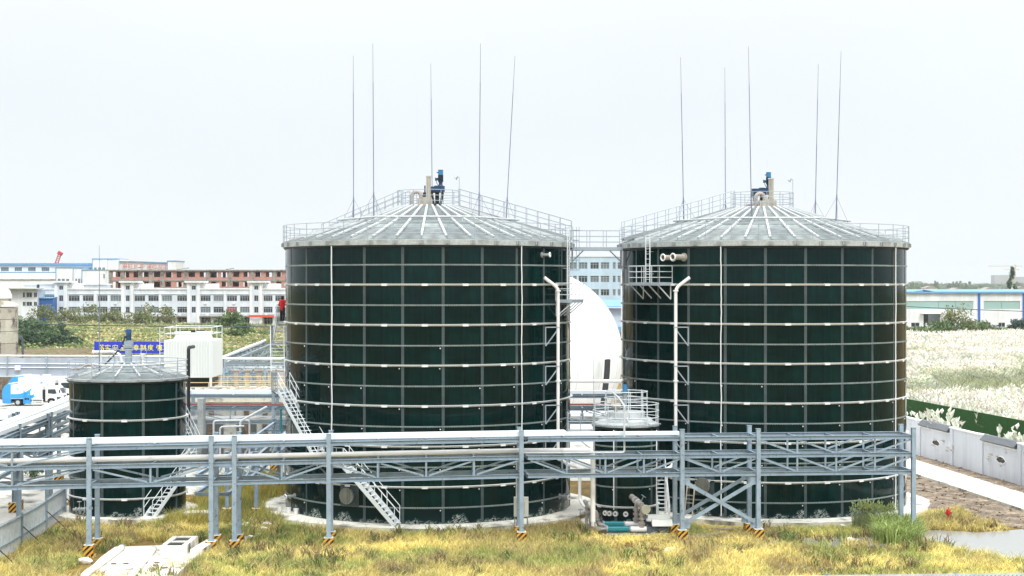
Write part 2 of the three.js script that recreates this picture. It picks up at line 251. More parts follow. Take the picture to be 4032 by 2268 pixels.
function coneSector(r0, y0, r1, y1, ang, t = 0.02, seg = 3) {      // roof panel between two radii
  const g = []; const pos = [], idx = [];
  for (let i = 0; i <= seg; i++) { const th = -ang / 2 + ang * i / seg; for (const [r, y] of [[r0, y0], [r1, y1]]) pos.push(r * Math.sin(th), y, r * Math.cos(th)); }
  for (let i = 0; i < seg; i++) { const k = i * 2; idx.push(k, k + 2, k + 1, k + 2, k + 3, k + 1); }
  const n = pos.length / 3; for (let i = 0; i < n; i++) pos.push(pos[i * 3], pos[i * 3 + 1] - t, pos[i * 3 + 2]);
  for (let i = 0; i < seg; i++) { const k = n + i * 2; idx.push(k, k + 1, k + 2, k + 2, k + 1, k + 3); }
  idx.push(0, 1, n, 1, n + 1, n); const e = seg * 2; idx.push(e, n + e, e + 1, e + 1, n + e, n + e + 1);
  const b = new THREE.BufferGeometry(); b.setAttribute('position', new THREE.Float32BufferAttribute(pos, 3)); b.setAttribute('uv', new THREE.Float32BufferAttribute(new Array(pos.length / 3 * 2).fill(0), 2)); b.setIndex(idx); b.computeVertexNormals(); return boxUV(b);
}
const O = new THREE.Vector3();
function makeTank(o) {
  const t = thing('bolted_tank', o.label, 'tank', new THREE.Vector3(o.c.x, o.y0, o.c.z), 'green bolted steel tanks');
  const { R, N } = o, rows = [0, ...o.laps.map((y) => y - o.y0), o.eave - o.y0], face = Math.atan2(-o.c.x, -o.c.z) / RAD, step = 360 / N, r = rng(o.seed);
  const add = (name, geos, mat, uv = true) => { const g = merge([geos]); if (uv) boxUV(g); return mesh(name, g, mat, t); };
  add('shell', new THREE.CylinderGeometry(R - 0.022, R - 0.022, rows[rows.length - 1], 96).translate(0, rows[rows.length - 1] / 2, 0), M.inner);
  const back = [];
  for (let k = 0; k < rows.length - 1; k++) {
    const h = rows[k + 1] - rows[k], pg = panelGeo(R, N, h);
    for (let j = 0; j < N; j++) {
      const th = o.phase + step * (j + 0.5), off = ((th - face + 540) % 360) - 180, mat = k === 0 ? splash[Math.floor(r() * 3)] : enamel[Math.floor(r() * enamel.length)];
      if (Math.abs(off) < 101) { const m = mesh('wall_panel', pg, mat, t); m.position.y = rows[k]; m.rotation.y = th * RAD; } else back.push(pg.clone().rotateY(th * RAD).translate(0, rows[k], 0));
    }
  }
  const bm = mesh('wall_panels', mergeGeometries(back), enamel[2], t); bm.userData.kind = 'stuff';
  const H = rows[rows.length - 1], sg = merge([box(0.17, H - 0.02, 0.02, 0, H / 2, R + 0.004)]); boxUV(sg);
  const bolts = [];
  for (let j = 0; j < N; j++) { const th = o.phase + step * j; const s = mesh('bolted_seam', sg, M.seam, t); s.rotation.y = th * RAD; }
  for (let k = 1; k < rows.length - 1; k++) {
    const y = rows[k], thick = o.thick(k);
    if (thick) {
      add('wind_girder', lathe([[R - 0.01, y + 0.06], [R + 0.15, y + 0.06], [R + 0.15, y + 0.045], [R + 0.03, y + 0.045], [R + 0.03, y - 0.055], [R - 0.01, y - 0.055], [R - 0.01, y + 0.06]]), M.girder);
      const sp = merge([box(0.36, 0.09, 0.02, 0, y - 0.02, R + 0.155), box(0.36, 0.012, 0.1, 0, y + 0.068, R + 0.1)]); boxUV(sp);
      for (let j = 0; j < N; j++) { const m = mesh('splice_plate', sp, M.girder, t); m.rotation.y = (o.phase + step * (j + 0.55)) * RAD; }
    } else add('lap_seam', lathe([[R - 0.01, y + 0.028], [R + 0.028, y + 0.028], [R + 0.028, y - 0.022], [R - 0.01, y - 0.022], [R - 0.01, y + 0.028]]), M.lap);
    const nb = Math.round(R * Math.PI * 2 / 0.1);
    for (let i = 0; i < nb; i++) { const th = 360 / nb * i, off = ((th - face + 540) % 360) - 180; if (Math.abs(off) < 92) bolts.push(box(0.05, 0.05, 0.035, 0, y - 0.04, R + 0.015).rotateY(th * RAD)); }
  }
  const bo = add('bolt_heads', bolts, M.lap); bo.userData.kind = 'stuff';
  const caps = [];
  for (let k = 1; k < rows.length - 1; k++) if (o.laps[k - 1] < o.capTop) for (let j = 0; j < N; j++) { const off = ((o.phase + step * j - face + 540) % 360) - 180; if (Math.abs(off) < 85 && r() < (o.capShare ?? 0.6)) caps.push(new THREE.SphereGeometry(0.042, 7, 5).translate(0, rows[k] - 0.17, R + 0.02).rotateY((o.phase + step * j - 0.19 / R / RAD + (r() - 0.5) * 0.4) * RAD)); }
  if (caps.length) { const cm = add('bolt_caps', caps, M.white); cm.userData.kind = 'stuff'; }
  // roof
  const e = H, f = o.roof, sk = f.skirt ?? 0.3, r1 = R + (f.over ?? 0.19), ang = Math.PI * 2 / f.n;
  const ys = (rr) => e + sk + (f.top - e - sk) * (r1 - rr) / (r1 - f.r);
  add('eave_skirt', lathe([[R + 0.02, e - 0.04], [r1, e - 0.04], [r1 + 0.02, e + sk - 0.02], [r1 - 0.12, e + sk + 0.015], [R - 0.2, e + sk], [R + 0.02, e - 0.04]]), M.skirt);
  add('eave_flashing', lathe([[R + 0.005, e - 0.16], [R + 0.08, e - 0.16], [R + 0.17, e - 0.05], [R + 0.005, e - 0.05]]), M.inner);
  const rm = (r1 + f.r) * 0.52;
  const pgA = coneSector(r1 - 0.06, ys(r1 - 0.06), rm - 0.04, ys(rm - 0.04), ang * 0.995), pgB = coneSector(rm, ys(rm) + 0.022, f.r - 0.1, ys(f.r - 0.1) + 0.022, ang * 0.995);
  const ribG = boxUV(bar(new THREE.Vector3(0, ys(r1 - 0.4) + 0.07, r1 - 0.4), new THREE.Vector3(0, ys(f.r) + 0.09, f.r), f.rib ?? 0.13, 0.11)), clipG = boxUV(merge([box(0.32, sk * 0.65, 0.03, 0, e + sk * 0.42, r1 + 0.035), box(0.03, sk * 0.75, 0.1, 0, e + sk * 0.42, r1 + 0.06)]));
  const roofMats = f.pale ? [M.rib, M.skirt, M.rib] : [M.roof, M.roof2, M.roof3];
  for (let j = 0; j < f.n; j++) {
    const th = (j + (f.shift ?? 0)) * ang; for (const g of [pgA, pgB]) { const m = mesh('roof_panel', g, roofMats[Math.floor(r() * 3)], t); m.rotation.y = th + ang / 2; }
    const b = mesh('roof_rib', ribG, M.rib, t); b.rotation.y = th; const c = mesh('eave_clip', clipG, M.galv, t); c.rotation.y = th;
  }
  if (f.hex) { const pts = Array.from({ length: 7 }, (_, i) => polar(O, f.hex, 30 + i * 60, ys(f.hex) + 0.42)); const hr = [path(pts, 0.06, 8)]; for (let i = 0; i < 6; i++) for (const q of [0.1, 0.5, 0.9]) { const p = pts[i].clone().lerp(pts[i + 1], q), rr = Math.hypot(p.x, p.z); hr.push(cyl(p, p.clone().setY(ys(rr) + 0.05), 0.03, 5)); } add('ring_pipe', hr, M.rib); }
  // guardrail round the eave and the top platform
  const ringRail = (rr, y, n, hs, skip, rad) => { const g = []; const open = (a) => skip.some(([p, q]) => a > p && a < q); for (let i = 0; i < n; i++) { const a0 = 360 / n * i, a1 = 360 / n * (i + 1), am = (((a0 + a1) / 2 + 180) % 360) - 180; if (open(am)) continue; for (const h of hs) g.push(path(arcPts(O, rr, a0, a1, y + h, 3), rad, 5)); g.push(cyl(polar(O, rr, a0, y), polar(O, rr, a0, y + hs[0]), rad * 1.1, 5)); } return g; };
  add('guardrail', ringRail(r1 - 0.03, e + sk - 0.03, f.posts, f.pale ? [1.2, 0.8, 0.42] : [1.08, 0.72, 0.38], f.gaps ?? [], f.pale ? 0.028 : 0.021), f.pale ? M.railWhite : M.rail);
  add('top_platform', lathe([[0, f.top + 0.02], [f.r + 0.12, f.top + 0.02], [f.r + 0.12, f.top - 0.12], [f.r - 0.25, f.top - 0.2], [0, f.top - 0.2]], 48), M.galv);
  if (f.topRail) add('platform_guardrail', ringRail(f.r + 0.08, f.top, 14, [1.08, 0.72, 0.38], f.topGaps ?? [], 0.02), M.rail);
  t.userData.label = o.label;
  return { t, add, ys, H, r1, R, c: new THREE.Vector3(o.c.x, o.y0, o.c.z), top: f.top };
}
const lapsBig = Array.from({ length: 13 }, (_, k) => 0.97 + 1.2 * k);
const tankL = makeTank({ label: 'tall dark green bolted tank in the middle, climbed by a person in red', c: TL, y0: 0, R: 9.167, N: 24, phase: -6.7, laps: lapsBig, eave: 16.57, seed: 1, thick: (k) => k % 2 === 0, capTop: 11,
  roof: { n: 38, r: 1.95, top: 19.15, hex: 5.85, posts: 36, topRail: true, shift: 0.02, gaps: [[76, 96]], topGaps: [[72, 98]] } });
const tankR = makeTank({ label: 'tall dark green bolted tank nearest the tiled wall, with two open pipe stubs', c: TR, y0: 0, R: 9.3, N: 24, phase: -7.5, laps: lapsBig, eave: 16.57, seed: 2, thick: (k) => k % 2 === 0, capTop: 9,
  roof: { n: 38, r: 1.95, top: 19.15, hex: 5.85, posts: 36, topRail: true, shift: 0.4, gaps: [[-96, -76]], topGaps: [[-98, -70]] } });
const tankS = makeTank({ label: 'short wide green tank with a blue motor on its pale roof', c: TS, y0: 0, R: 3.6, N: 9, phase: -12, laps: [1.06, 2.26, 3.46, 4.66, 5.86, 7.06], eave: 8.25, seed: 3, thick: (k) => k % 2 === 1, capTop: 0,
  roof: { n: 14, r: 0.75, top: 9.15, hex: 2.3, posts: 16, topRail: false, rib: 0.09, skirt: 0.12, over: 0.12 } });
const tankC = makeTank({ label: 'slim short green tank with stacked ring railings beside the teal pumps', c: TC, y0: 0, R: 1.887, N: 5, phase: -22, laps: [1.0, 2.2, 3.4, 4.6], eave: 5.75, seed: 4, thick: (k) => k === 1, capTop: 2.5, capShare: 0.5,
  roof: { n: 8, r: 1.2, top: 6.15, posts: 10, topRail: false, rib: 0.07, skirt: 0.1, over: 0.12, pale: true } });

// things fixed on a tank: cable conduits, nozzles, manholes, ladders
function wavyConduit(tk, deg, label) {
  const r = rng(deg * 7 | 0), pts = []; for (let y = 0.1; y <= tk.H; y += 0.4) pts.push(polar(tk.c, tk.R + 0.14, deg + (r() - 0.5) * 0.18 + Math.sin(y * 1.1) * 0.08, y));
  return solo('cable_conduit', label, 'conduit', path(pts, 0.034, 6), M.girder, 'white cable conduits on the tanks');
}
wavyConduit(tankL, -35.8, 'thin white conduit running down the middle tank near its stair side');
wavyConduit(tankL, 40.1, 'thin white conduit running down the middle tank near its caged ladder');
wavyConduit(tankR, -23.9, 'thin white conduit on the end tank beside the thick white downpipe');
wavyConduit(tankR, 52.5, 'thin wavy white conduit on the end tank at its outer bright edge');

function manhole(tk, deg, y, label) {
  const g = thing('manhole', label, 'manhole', polar(tk.c, tk.R, deg, y), 'round manholes low on the tanks');
  const n = polar(O, 1, deg, 0), c = polar(tk.c, tk.R, deg, y), q = (k) => c.clone().addScaledVector(n, k);
  part('neck', cyl(q(-0.1), q(0.32), 0.4, 24), M.seam, g); part('cover', [cyl(q(0.32), q(0.38), 0.5, 24)], M.lidGrey, g);
  const bg = []; for (let i = 0; i < 16; i++) { const a = i / 16 * 6.283; const side = new THREE.Vector3(n.z, 0, -n.x).multiplyScalar(Math.cos(a) * 0.45).setY(Math.sin(a) * 0.45); bg.push(cyl(q(0.38).add(side), q(0.42).add(side), 0.03, 6)); }
  const b = part('bolts', bg, M.lap, g); b.userData.kind = 'stuff';
  part('backing_plate', along(new THREE.BoxGeometry(1.3, 1.3, 0.03), q(-0.02), q(0.06)), M.seam, g);
}
manhole(tankL, -28, 1.57, 'round bolted manhole cover low on the middle tank behind its stair');
manhole(tankR, -30.7, 1.9, 'round bolted manhole cover low on the end tank behind the cross braces');

function nozzle(tk, deg, y, len, r, label, mat = M.beige, turn = 0) {
  const g = thing('pipe_nozzle', label, 'nozzle', polar(tk.c, tk.R, deg, y), 'flanged stubs on the tanks'); const n = polar(O, 1, deg + turn, 0), c = polar(tk.c, tk.R - 0.1, deg, y), q = (k) => c.clone().addScaledVector(n, k);
  part('stub', new THREE.CylinderGeometry(r, r, len, 16, 1, true).applyQuaternion(new THREE.Quaternion().setFromUnitVectors(UP, n)).translate(...q(len / 2).toArray()), mat, g);
  const ring = new THREE.TorusGeometry(r + 0.035, 0.045, 8, 20).applyQuaternion(new THREE.Quaternion().setFromUnitVectors(new THREE.Vector3(0, 0, 1), n)).translate(...q(len).toArray());
  part('flange', ring, M.whitePipe, g); part('wall_collar', cyl(q(0.06), q(0.14), r + 0.09, 16), mat, g);
}
nozzle(tankL, 52, 16.0, 0.6, 0.09, 'small flanged stub under the eave of the middle tank', M.galv, 20);
nozzle(tankR, -44.5, 15.85, 0.95, 0.16, 'open beige pipe stub on the end tank, next to the ladder platform', M.beige, -10);
nozzle(tankR, -39.5, 15.87, 1.05, 0.17, 'open beige pipe stub on the end tank, further from the ladder platform', M.beige, -12);
nozzle(tankL, -62, 1.05, 0.8, 0.09, 'flanged drain stub low on the middle tank over the white buckets', M.galv, 10);
nozzle(tankL, 66, 0.95, 0.8, 0.09, 'flanged drain stub low on the middle tank facing the slim tank', M.galv, -10);
for (const [i, deg] of [-42, -33, -22, -4].entries()) nozzle(tankC, deg, 0.62, 0.22, 0.075, ['outermost', 'second', 'third', 'last'][i] + ' small capped stub in the row low on the slim tank, counted from the valves', M.galv);

// balls of equipment on the two big roofs
function agitator(c, y, mx, gx, label) {
  const g = thing('agitator', label, 'motor', new THREE.Vector3(c.x + mx, y, c.z - 0.2), 'blue agitator drives on the tank roofs'); const P = (x, yy, z = 0) => new THREE.Vector3(c.x + x, y + yy, c.z - 0.2 + z), m = (mx + gx) / 2;
  const w = Math.abs(mx - gx) / 2 + 0.12;
  for (const [sx, sz] of [[-1, 1], [1, 1], [-1, -1], [1, -1]]) part('stand_leg', bar(P(m + sx * w * 0.55, 0, sz * 0.3), P(m + sx * w * 1.05, 1.0, sz * 0.36), 0.14, 0.1), M.black, g);
  part('stand_plate', [box(w * 2.3, 0.05, 0.9, c.x + m, y + 1.0, c.z - 0.2), bar(P(m, 0, 0.02), P(m, 1, 0.02), 0.26, 0.26)], M.black, g);
  const gb = part('gearbox', [box(Math.abs(mx - gx) + 0.2, 0.32, 0.5, c.x + m, y + 1.2, c.z - 0.2), cyl(P(mx, 1.02), P(mx, 1.4), 0.27, 16), cyl(P(gx, 1.02), P(gx, 1.36), 0.25, 16), cyl(P(m, 1.36), P(m, 1.42), 0.2, 12)], M.navy, g);
  part('motor_neck', [cyl(P(mx, 1.38), P(mx, 1.5), 0.2, 14, 0.12), cyl(P(mx, 1.5), P(mx, 1.66), 0.125, 14)], M.navy, g);
  const mo = part('motor', [cyl(P(mx, 1.66), P(mx, 1.7), 0.18, 18), cyl(P(mx, 1.7), P(mx, 2.12), 0.15, 18), ...Array.from({ length: 16 }, (_, i) => { const a = i / 16 * 6.283; return box(0.03, 0.4, 0.012, 0.155, 0, 0).rotateY(a).translate(c.x + mx, y + 1.91, c.z - 0.2); })], M.navyDark, g);
  part('fan_cowl', [cyl(P(mx, 2.12), P(mx, 2.4), 0.165, 20), cyl(P(mx, 2.42), P(mx, 2.45), 0.18, 20), cyl(P(mx, 2.4), P(mx, 2.43), 0.08, 8)], M.blueMotor, g);
  part('terminal_box', [box(0.18, 0.16, 0.16, c.x + mx - 0.24, y + 1.84, c.z - 0.15), box(0.04, 0.2, 0.2, c.x + mx - 0.34, y + 1.84, c.z - 0.15), box(0.1, 0.06, 0.1, c.x + mx - 0.2, y + 2.27, c.z - 0.15)], M.navy, g);
  part('motor_cable', path(bend([P(mx - 0.28, 1.76, 0.1), P(mx - 0.26, 1.6, 0.12), P(mx - 0.16, 1.46, 0.12), P(mx - 0.14, 1.38, 0.1)], 0.08), 0.02, 6), M.rubber, g);
}
agitator(tankL.c, 19.17, 0.77, 0.32, 'blue agitator motor on a black stand, on the middle tank roof');
agitator(tankR.c, 19.17, 0.46, -0.42, 'blue agitator motor half hidden by a beige flue, on the end tank roof');
function ventUnit(c, y, x0, x1, ux, cx, label) {
  const g = thing('roof_vent', label, 'vent', new THREE.Vector3(c.x + (x0 + x1) / 2, y, c.z + 0.9), 'beige vent ducts on the tank roofs'); const P = (x, yy, z = 0.95) => new THREE.Vector3(c.x + x, y + yy, c.z + z);
  part('duct_box', box(x1 - x0, 0.5, 0.7, c.x + (x0 + x1) / 2, y + 0.25, c.z + 0.95), M.beige, g);
  part('duct_collar', box(0.62, 0.12, 0.5, c.x + cx - 0.12, y + 0.56, c.z + 0.95), M.beige, g);
  const a = []; for (let i = 0; i <= 12; i++) { const t = Math.PI - i / 12 * Math.PI; a.push(P(ux + 0.29 * Math.cos(t) + 0.0, 0.68 + 0.29 * Math.sin(t))); }
  part('swan_neck', path([P(ux - 0.29, 0), ...a, P(ux + 0.29, 0.5)], 0.125, 14), M.pinkish, g);
  const f = part('flue', [box(0.29, 1.34, 0.29, c.x + cx, y + 1.25, c.z + 0.95), box(0.31, 0.05, 0.31, c.x + cx, y + 0.64, c.z + 0.95)], M.beige, g); part('flue_cap', box(0.36, 0.07, 0.36, c.x + cx, y + 1.955, c.z + 0.95), M.rib, f);
  if (label.includes('middle')) part('black_canister', [cyl(P(-0.22, 0.5), P(-0.22, 0.92), 0.1, 14), cyl(P(-0.19, 0.92), P(-0.19, 1.36), 0.045, 10)], M.black, g);
  else part('blind_valve', [cyl(P(-1.1, 0.24), P(-0.7, 0.3), 0.1, 12), cyl(P(-1.16, 0.18), P(-1.1, 0.18), 0.16, 14), cyl(P(-0.86, 0.3), P(-0.86, 0.52), 0.03, 6), box(0.2, 0.03, 0.03, c.x - 0.86, y + 0.52, c.z + 0.95)], M.pinkish, g);
}
ventUnit(tankL.c, 19.17, -0.65, 0.28, -0.73, 0.04, 'beige vent with swan neck and square flue, on the middle tank roof');
ventUnit(tankR.c, 19.17, -0.35, 0.75, -0.28, 0.44, 'beige vent with swan neck and square flue, on the end tank roof');
function roofLamp(c, y, x, z, label) {
  const g = thing('floodlight_pole', label, 'lamp', new THREE.Vector3(c.x + x, y, c.z + z), 'lamp poles on the tank roofs'); const P = (xx, yy) => new THREE.Vector3(c.x + xx, y + yy, c.z + z);
  part('pole', path(bend([P(x, -0.2), P(x, 1.96), P(x - 0.2, 2.0)], 0.14), 0.02, 6), M.rail, g);
  part('lamp_head', [cyl(P(x - 0.1, 2.0), P(x - 0.26, 1.84), 0.04, 10, 0.13)], M.galv, g);
}
roofLamp(tankL.c, 19.17, 2.0, 0.3, 'small hooked floodlight pole on the middle tank roof');
roofLamp(tankR.c, 19.17, 1.98, 0.3, 'small hooked floodlight pole on the end tank roof');

// lightning rods with guy wires
function rod(c, r, deg, y0, y1, lx, label) {
  const b = polar(c, r, deg, y0), g = thing('lightning_rod', label, 'lightning rod', b, 'lightning rods'), H = y1 - y0, top = b.clone().add(new THREE.Vector3(lx, H, 0)), at = (k) => b.clone().lerp(top, k);
  part('mast', [cyl(at(0), at(0.16), 0.045, 6), cyl(at(0.16), at(0.5), 0.03, 6), cyl(at(0.5), at(0.78), 0.025, 5), cyl(at(0.78), at(1), 0.018, 5, 0.012), box(0.25, 0.03, 0.25, b.x, b.y, b.z)], M.rodBlue, g);
  for (const a of [60, 180, 300]) part('guy_wire', cyl(at(0.15), polar(b, 1.0, a + deg, y0 - 0.05), 0.01, 4), M.rodBlue, g);
}
const nth = ['over the stair side', 'front, nearer the stair side', 'hidden-footed, at the back', 'front, nearer the caged ladder', 'leaning, over the caged ladder'];
[[-106, -0.02], [-38, -0.06], [180, -0.12], [40, 0.1], [106, 0.6]].forEach(([a, l], i) => rod(tankL.c, 5.2, a, tankL.ys(5.2), 29.2, l, 'thin lightning rod on the middle tank roof, ' + nth[i]));
const nth2 = ['over the roof walkway', 'at the back', 'front, beside the vent', 'back, towards the wall', 'front, towards the wall'];
[[-88, -0.22], [-160, -0.05], [-16, -0.2], [128, 0.22], [56, 0.32]].forEach(([a, l], i) => rod(tankR.c, 5.2, a, tankR.ys(5.2), 29.2, l, 'thin lightning rod on the end tank roof, ' + nth2[i]));
rod(tankS.c, 2.1, -42, 8.7, 16.6, 0, 'thin lightning rod on the short wide tank roof');
{ const g = V(4.855, 5.2, 95.6); const b = thing('lightning_rod', 'thin lightning rod beside the slim tank', 'lightning rod', V(g.x, 0, 95.6), 'lightning rods'); part('mast', [cyl(V(g.x, 0, 95.6), V(g.x - 0.02, 6.5, 95.6), 0.05, 6), cyl(V(g.x - 0.02, 6.5, 95.6), V(g.x - 0.1, 11.1, 95.6), 0.02, 5, 0.01)], M.galv, b); }

// ---------------------------------------------------------------- stairs, ladders, walkways
function flight(g, a, b, w, side, both = true, step = 0.22, mats = {}) {
  // a, b: middle of the lowest and the highest edge; side: unit vector across the flight
  const s = mats.s ?? M.stairSteel, up = (p, h) => p.clone().setY(p.y + h), off = (p, k) => p.clone().addScaledVector(side, k);
  for (const k of [-1, 1]) part('stringer', bar(off(a, k * w / 2), off(b, k * w / 2), 0.04, 0.24), s, g);
  const n = Math.max(3, Math.round((b.y - a.y) / step)), run = new THREE.Vector3(b.x - a.x, 0, b.z - a.z).divideScalar(n);
  for (let i = 0; i < n; i++) { const p = a.clone().lerp(b, (i + 0.5) / n), q = run.clone().multiplyScalar(0.5); part('tread', bar(off(p, -w / 2 + 0.03), off(p, w / 2 - 0.03), Math.max(0.2, run.length() * 1.05), 0.035), s, g); }
  for (const k of both ? [-1, 1] : [1]) { const pts = subdivide(off(a, k * w / 2), off(b, k * w / 2), 1.1); part('handrail', rails(pts.map((p) => up(p, 0.1)), [1.0, 0.55], 0.024), s, g); }
}
function landing(g, pts, y, railPts, hs = [1.1, 0.6]) { part('landing', poly(pts, y, 0.1), M.galv, g); if (railPts) part('landing_rail', rails(railPts, hs, 0.024), M.galv, g); }
const xd = (p) => [p.x, -p.z];
function tankStair(tk, name, label, runs, w, gap) {
  const g = thing(name, label, 'staircase', polar(tk.c, tk.R + 0.5, runs[0].a0, 0), 'steel stairs round the tanks'), rc = tk.R + gap + w / 2;
  for (const q of runs) {
    const A = polar(tk.c, rc, q.a0, q.y0), B = polar(tk.c, rc, q.a1, q.y1);
    if (q.flat) {
      const n = 4, inn = arcPts(tk.c, rc - w / 2, q.a0, q.a1, q.y0, n), out = arcPts(tk.c, rc + w / 2, q.a0, q.a1, q.y0, n);
      landing(g, [...inn.map(xd), ...out.reverse().map(xd)], q.y0, out);
      const mid = (q.a0 + q.a1) / 2; part('bracket', [bar(polar(tk.c, tk.R, q.a0, q.y0 - 0.9), polar(tk.c, rc + w / 2, q.a0, q.y0 - 0.1), 0.07), bar(polar(tk.c, tk.R, q.a1, q.y0 - 0.9), polar(tk.c, rc + w / 2, q.a1, q.y0 - 0.1), 0.07)], M.galv, g);
    } else { const dir = B.clone().sub(A).setY(0).normalize(), side = new THREE.Vector3(-dir.z, 0, dir.x), out = A.clone().add(B).multiplyScalar(0.5).sub(tk.c).setY(0); if (side.dot(out) < 0) side.negate(); flight(g, A, B, w, side, q.both ?? true); }
  }
  return g;
}
tankStair(tankL, 'tank_stair', 'steel stair winding up the middle tank past the round manhole', [
  { a0: -8, y0: 0.02, a1: -27, y1: 3.4 }, { flat: 1, a0: -27, a1: -37, y0: 3.4, y1: 3.4 }, { a0: -37, y0: 3.4, a1: -64, y1: 7.6 }, { flat: 1, a0: -64, a1: -73, y0: 7.6, y1: 7.6 },
  { a0: -73, y0: 7.6, a1: -88, y1: 10.4 }, { flat: 1, a0: -88, a1: -93.5, y0: 10.4, y1: 10.4 }, { a0: -93.5, y0: 10.4, a1: -99, y1: 11.75 }, { flat: 1, a0: -99, a1: -106, y0: 11.75, y1: 11.75 }, { a0: -106, y0: 11.75, a1: -126, y1: 15.2 }], 0.85, 0.18);
tankStair(tankS, 'tank_stair', 'steel stair curving up the short wide tank', [{ a0: 30, y0: -0.1, a1: 84, y1: 3.4 }, { flat: 1, a0: 84, a1: 100, y0: 3.4, y1: 3.4 }, { a0: 100, y0: 3.4, a1: 158, y1: 7.2 }], 0.75, 0.2);
tankStair(tankC, 'tank_stair', 'narrow steel stair beside the slim tank and the cross braces', [{ a0: 64, y0: -0.2, a1: 120, y1: 2.6 }, { flat: 1, a0: 120, a1: 150, y0: 2.6, y1: 2.6 }], 0.7, 0.22);

// walkway stairs over the roofs, from the eave to the top platform
function roofStair(tk, deg, label, w = 0.85) {
  const g = thing('roof_stair', label, 'walkway', polar(tk.c, tk.r1, deg, tk.H), 'stairs over the tank roofs'), side = polar(O, 1, deg + 90, 0);
  const A = polar(tk.c, tk.r1 - 0.1, deg, tk.ys(tk.r1 - 0.1) + 0.22), B = polar(tk.c, 2.0, deg, tk.top + 0.05), off = (p, k) => p.clone().addScaledVector(side, k);
  for (const k of [-1, 1]) part('stringer', bar(off(A, k * w / 2), off(B, k * w / 2), 0.05, 0.2), M.galv, g);
  const n = 20; for (let i = 0; i < n; i++) { const p = A.clone().lerp(B, (i + 0.5) / n); part('tread', bar(off(p, -w / 2), off(p, w / 2), 0.26, 0.03), M.galv, g); }
  for (const k of [-1, 1]) part('handrail', rails(subdivide(off(A, k * w / 2), off(B, k * w / 2), 0.75), [1.15, 0.8, 0.45], 0.018), M.rail, g);
}
roofStair(tankL, 85, 'railed roof stair on the middle tank, descending towards the bridge');
roofStair(tankL, -128, 'second railed roof stair on the middle tank, falling away behind the roof');
roofStair(tankR, -82, 'railed roof stair with open treads on the end tank');
{
  const a = V(3.9, 16.6, 105.9), b = V(7.15, 16.6, 106.4), g = thing('foot_bridge', 'railed footbridge linking the roofs of the two tall tanks', 'bridge', a);
  part('deck', [bar(a.clone().setY(16.52), b.clone().setY(16.52), 1.0, 0.06)], M.galv, g);
  const side = b.clone().sub(a).setY(0).normalize().cross(UP);
  for (const k of [-1, 1]) { const A = a.clone().addScaledVector(side, 0.5 * k), B = b.clone().addScaledVector(side, 0.5 * k); part('edge_beam', bar(A.clone().setY(16.5), B.clone().setY(16.5), 0.06, 0.22), M.rail, g); part('guardrail', rails(subdivide(A, B, 1.25), [1.1, 0.72, 0.36], 0.02), M.rail, g); }
  for (const [p, s] of [[a, 1], [b, -1]]) part('knee_brace', [bar(V(p.x + s * 0.05, 15.7, -p.z), V(p.x + s * 0.75, 16.4, -p.z), 0.07), bar(V(p.x + s * 0.02, 15.2, -p.z), V(p.x + s * 0.02, 16.4, -p.z), 0.09)], M.steelDark, g);
}
function cageLadder(tk, deg, y0, y1, label, cage = true) {
  const c = polar(tk.c, tk.R + 0.3, deg, y0), g = thing('caged_ladder', label, 'ladder', c, 'ladders on the tall tanks'), n = polar(O, 1, deg, 0), s = polar(O, 1, deg + 90, 0), P = (a, b, y) => c.clone().addScaledVector(s, a).addScaledVector(n, b).setY(y);
  for (const k of [-0.21, 0.21]) part('side_rail', bar(P(k, 0, y0), P(k, 0, y1), 0.07, 0.04), M.railWhite, g);
  for (let y = y0 + 0.25; y < y1 - 0.2; y += 0.32) part('rung', cyl(P(-0.21, 0, y), P(0.21, 0, y), 0.018, 5), M.railWhite, g);
  const br = []; for (let y = y0 + 0.6; y < y1; y += 1.4) for (const k of [-0.21, 0.21]) br.push(bar(P(k, 0, y), P(k, -0.3, y), 0.04)); part('wall_bracket', br, M.rail, g);
  if (cage) { const cg = []; for (let y = y1 - 2.6; y <= y1 + 0.1; y += 0.62) cg.push(path([-110, -70, -35, 0, 35, 70, 110].map((a) => P(0.4 * Math.sin(a * RAD), 0.3 + 0.4 * Math.cos(a * RAD), y)), 0.02, 4)); for (const a of [-75, 0, 75]) cg.push(bar(P(0.4 * Math.sin(a * RAD), 0.3 + 0.4 * Math.cos(a * RAD), y1 - 2.6), P(0.4 * Math.sin(a * RAD), 0.3 + 0.4 * Math.cos(a * RAD), y1 + 0.1), 0.03)); part('cage', cg, M.steelDark, g); }
}
cageLadder(tankL, 71, 13.2, 17.7, 'caged ladder on the middle tank above a small platform');
cageLadder(tankR, -56.5, 14.25, 17.2, 'ladder on the end tank rising from its railed platform', false);
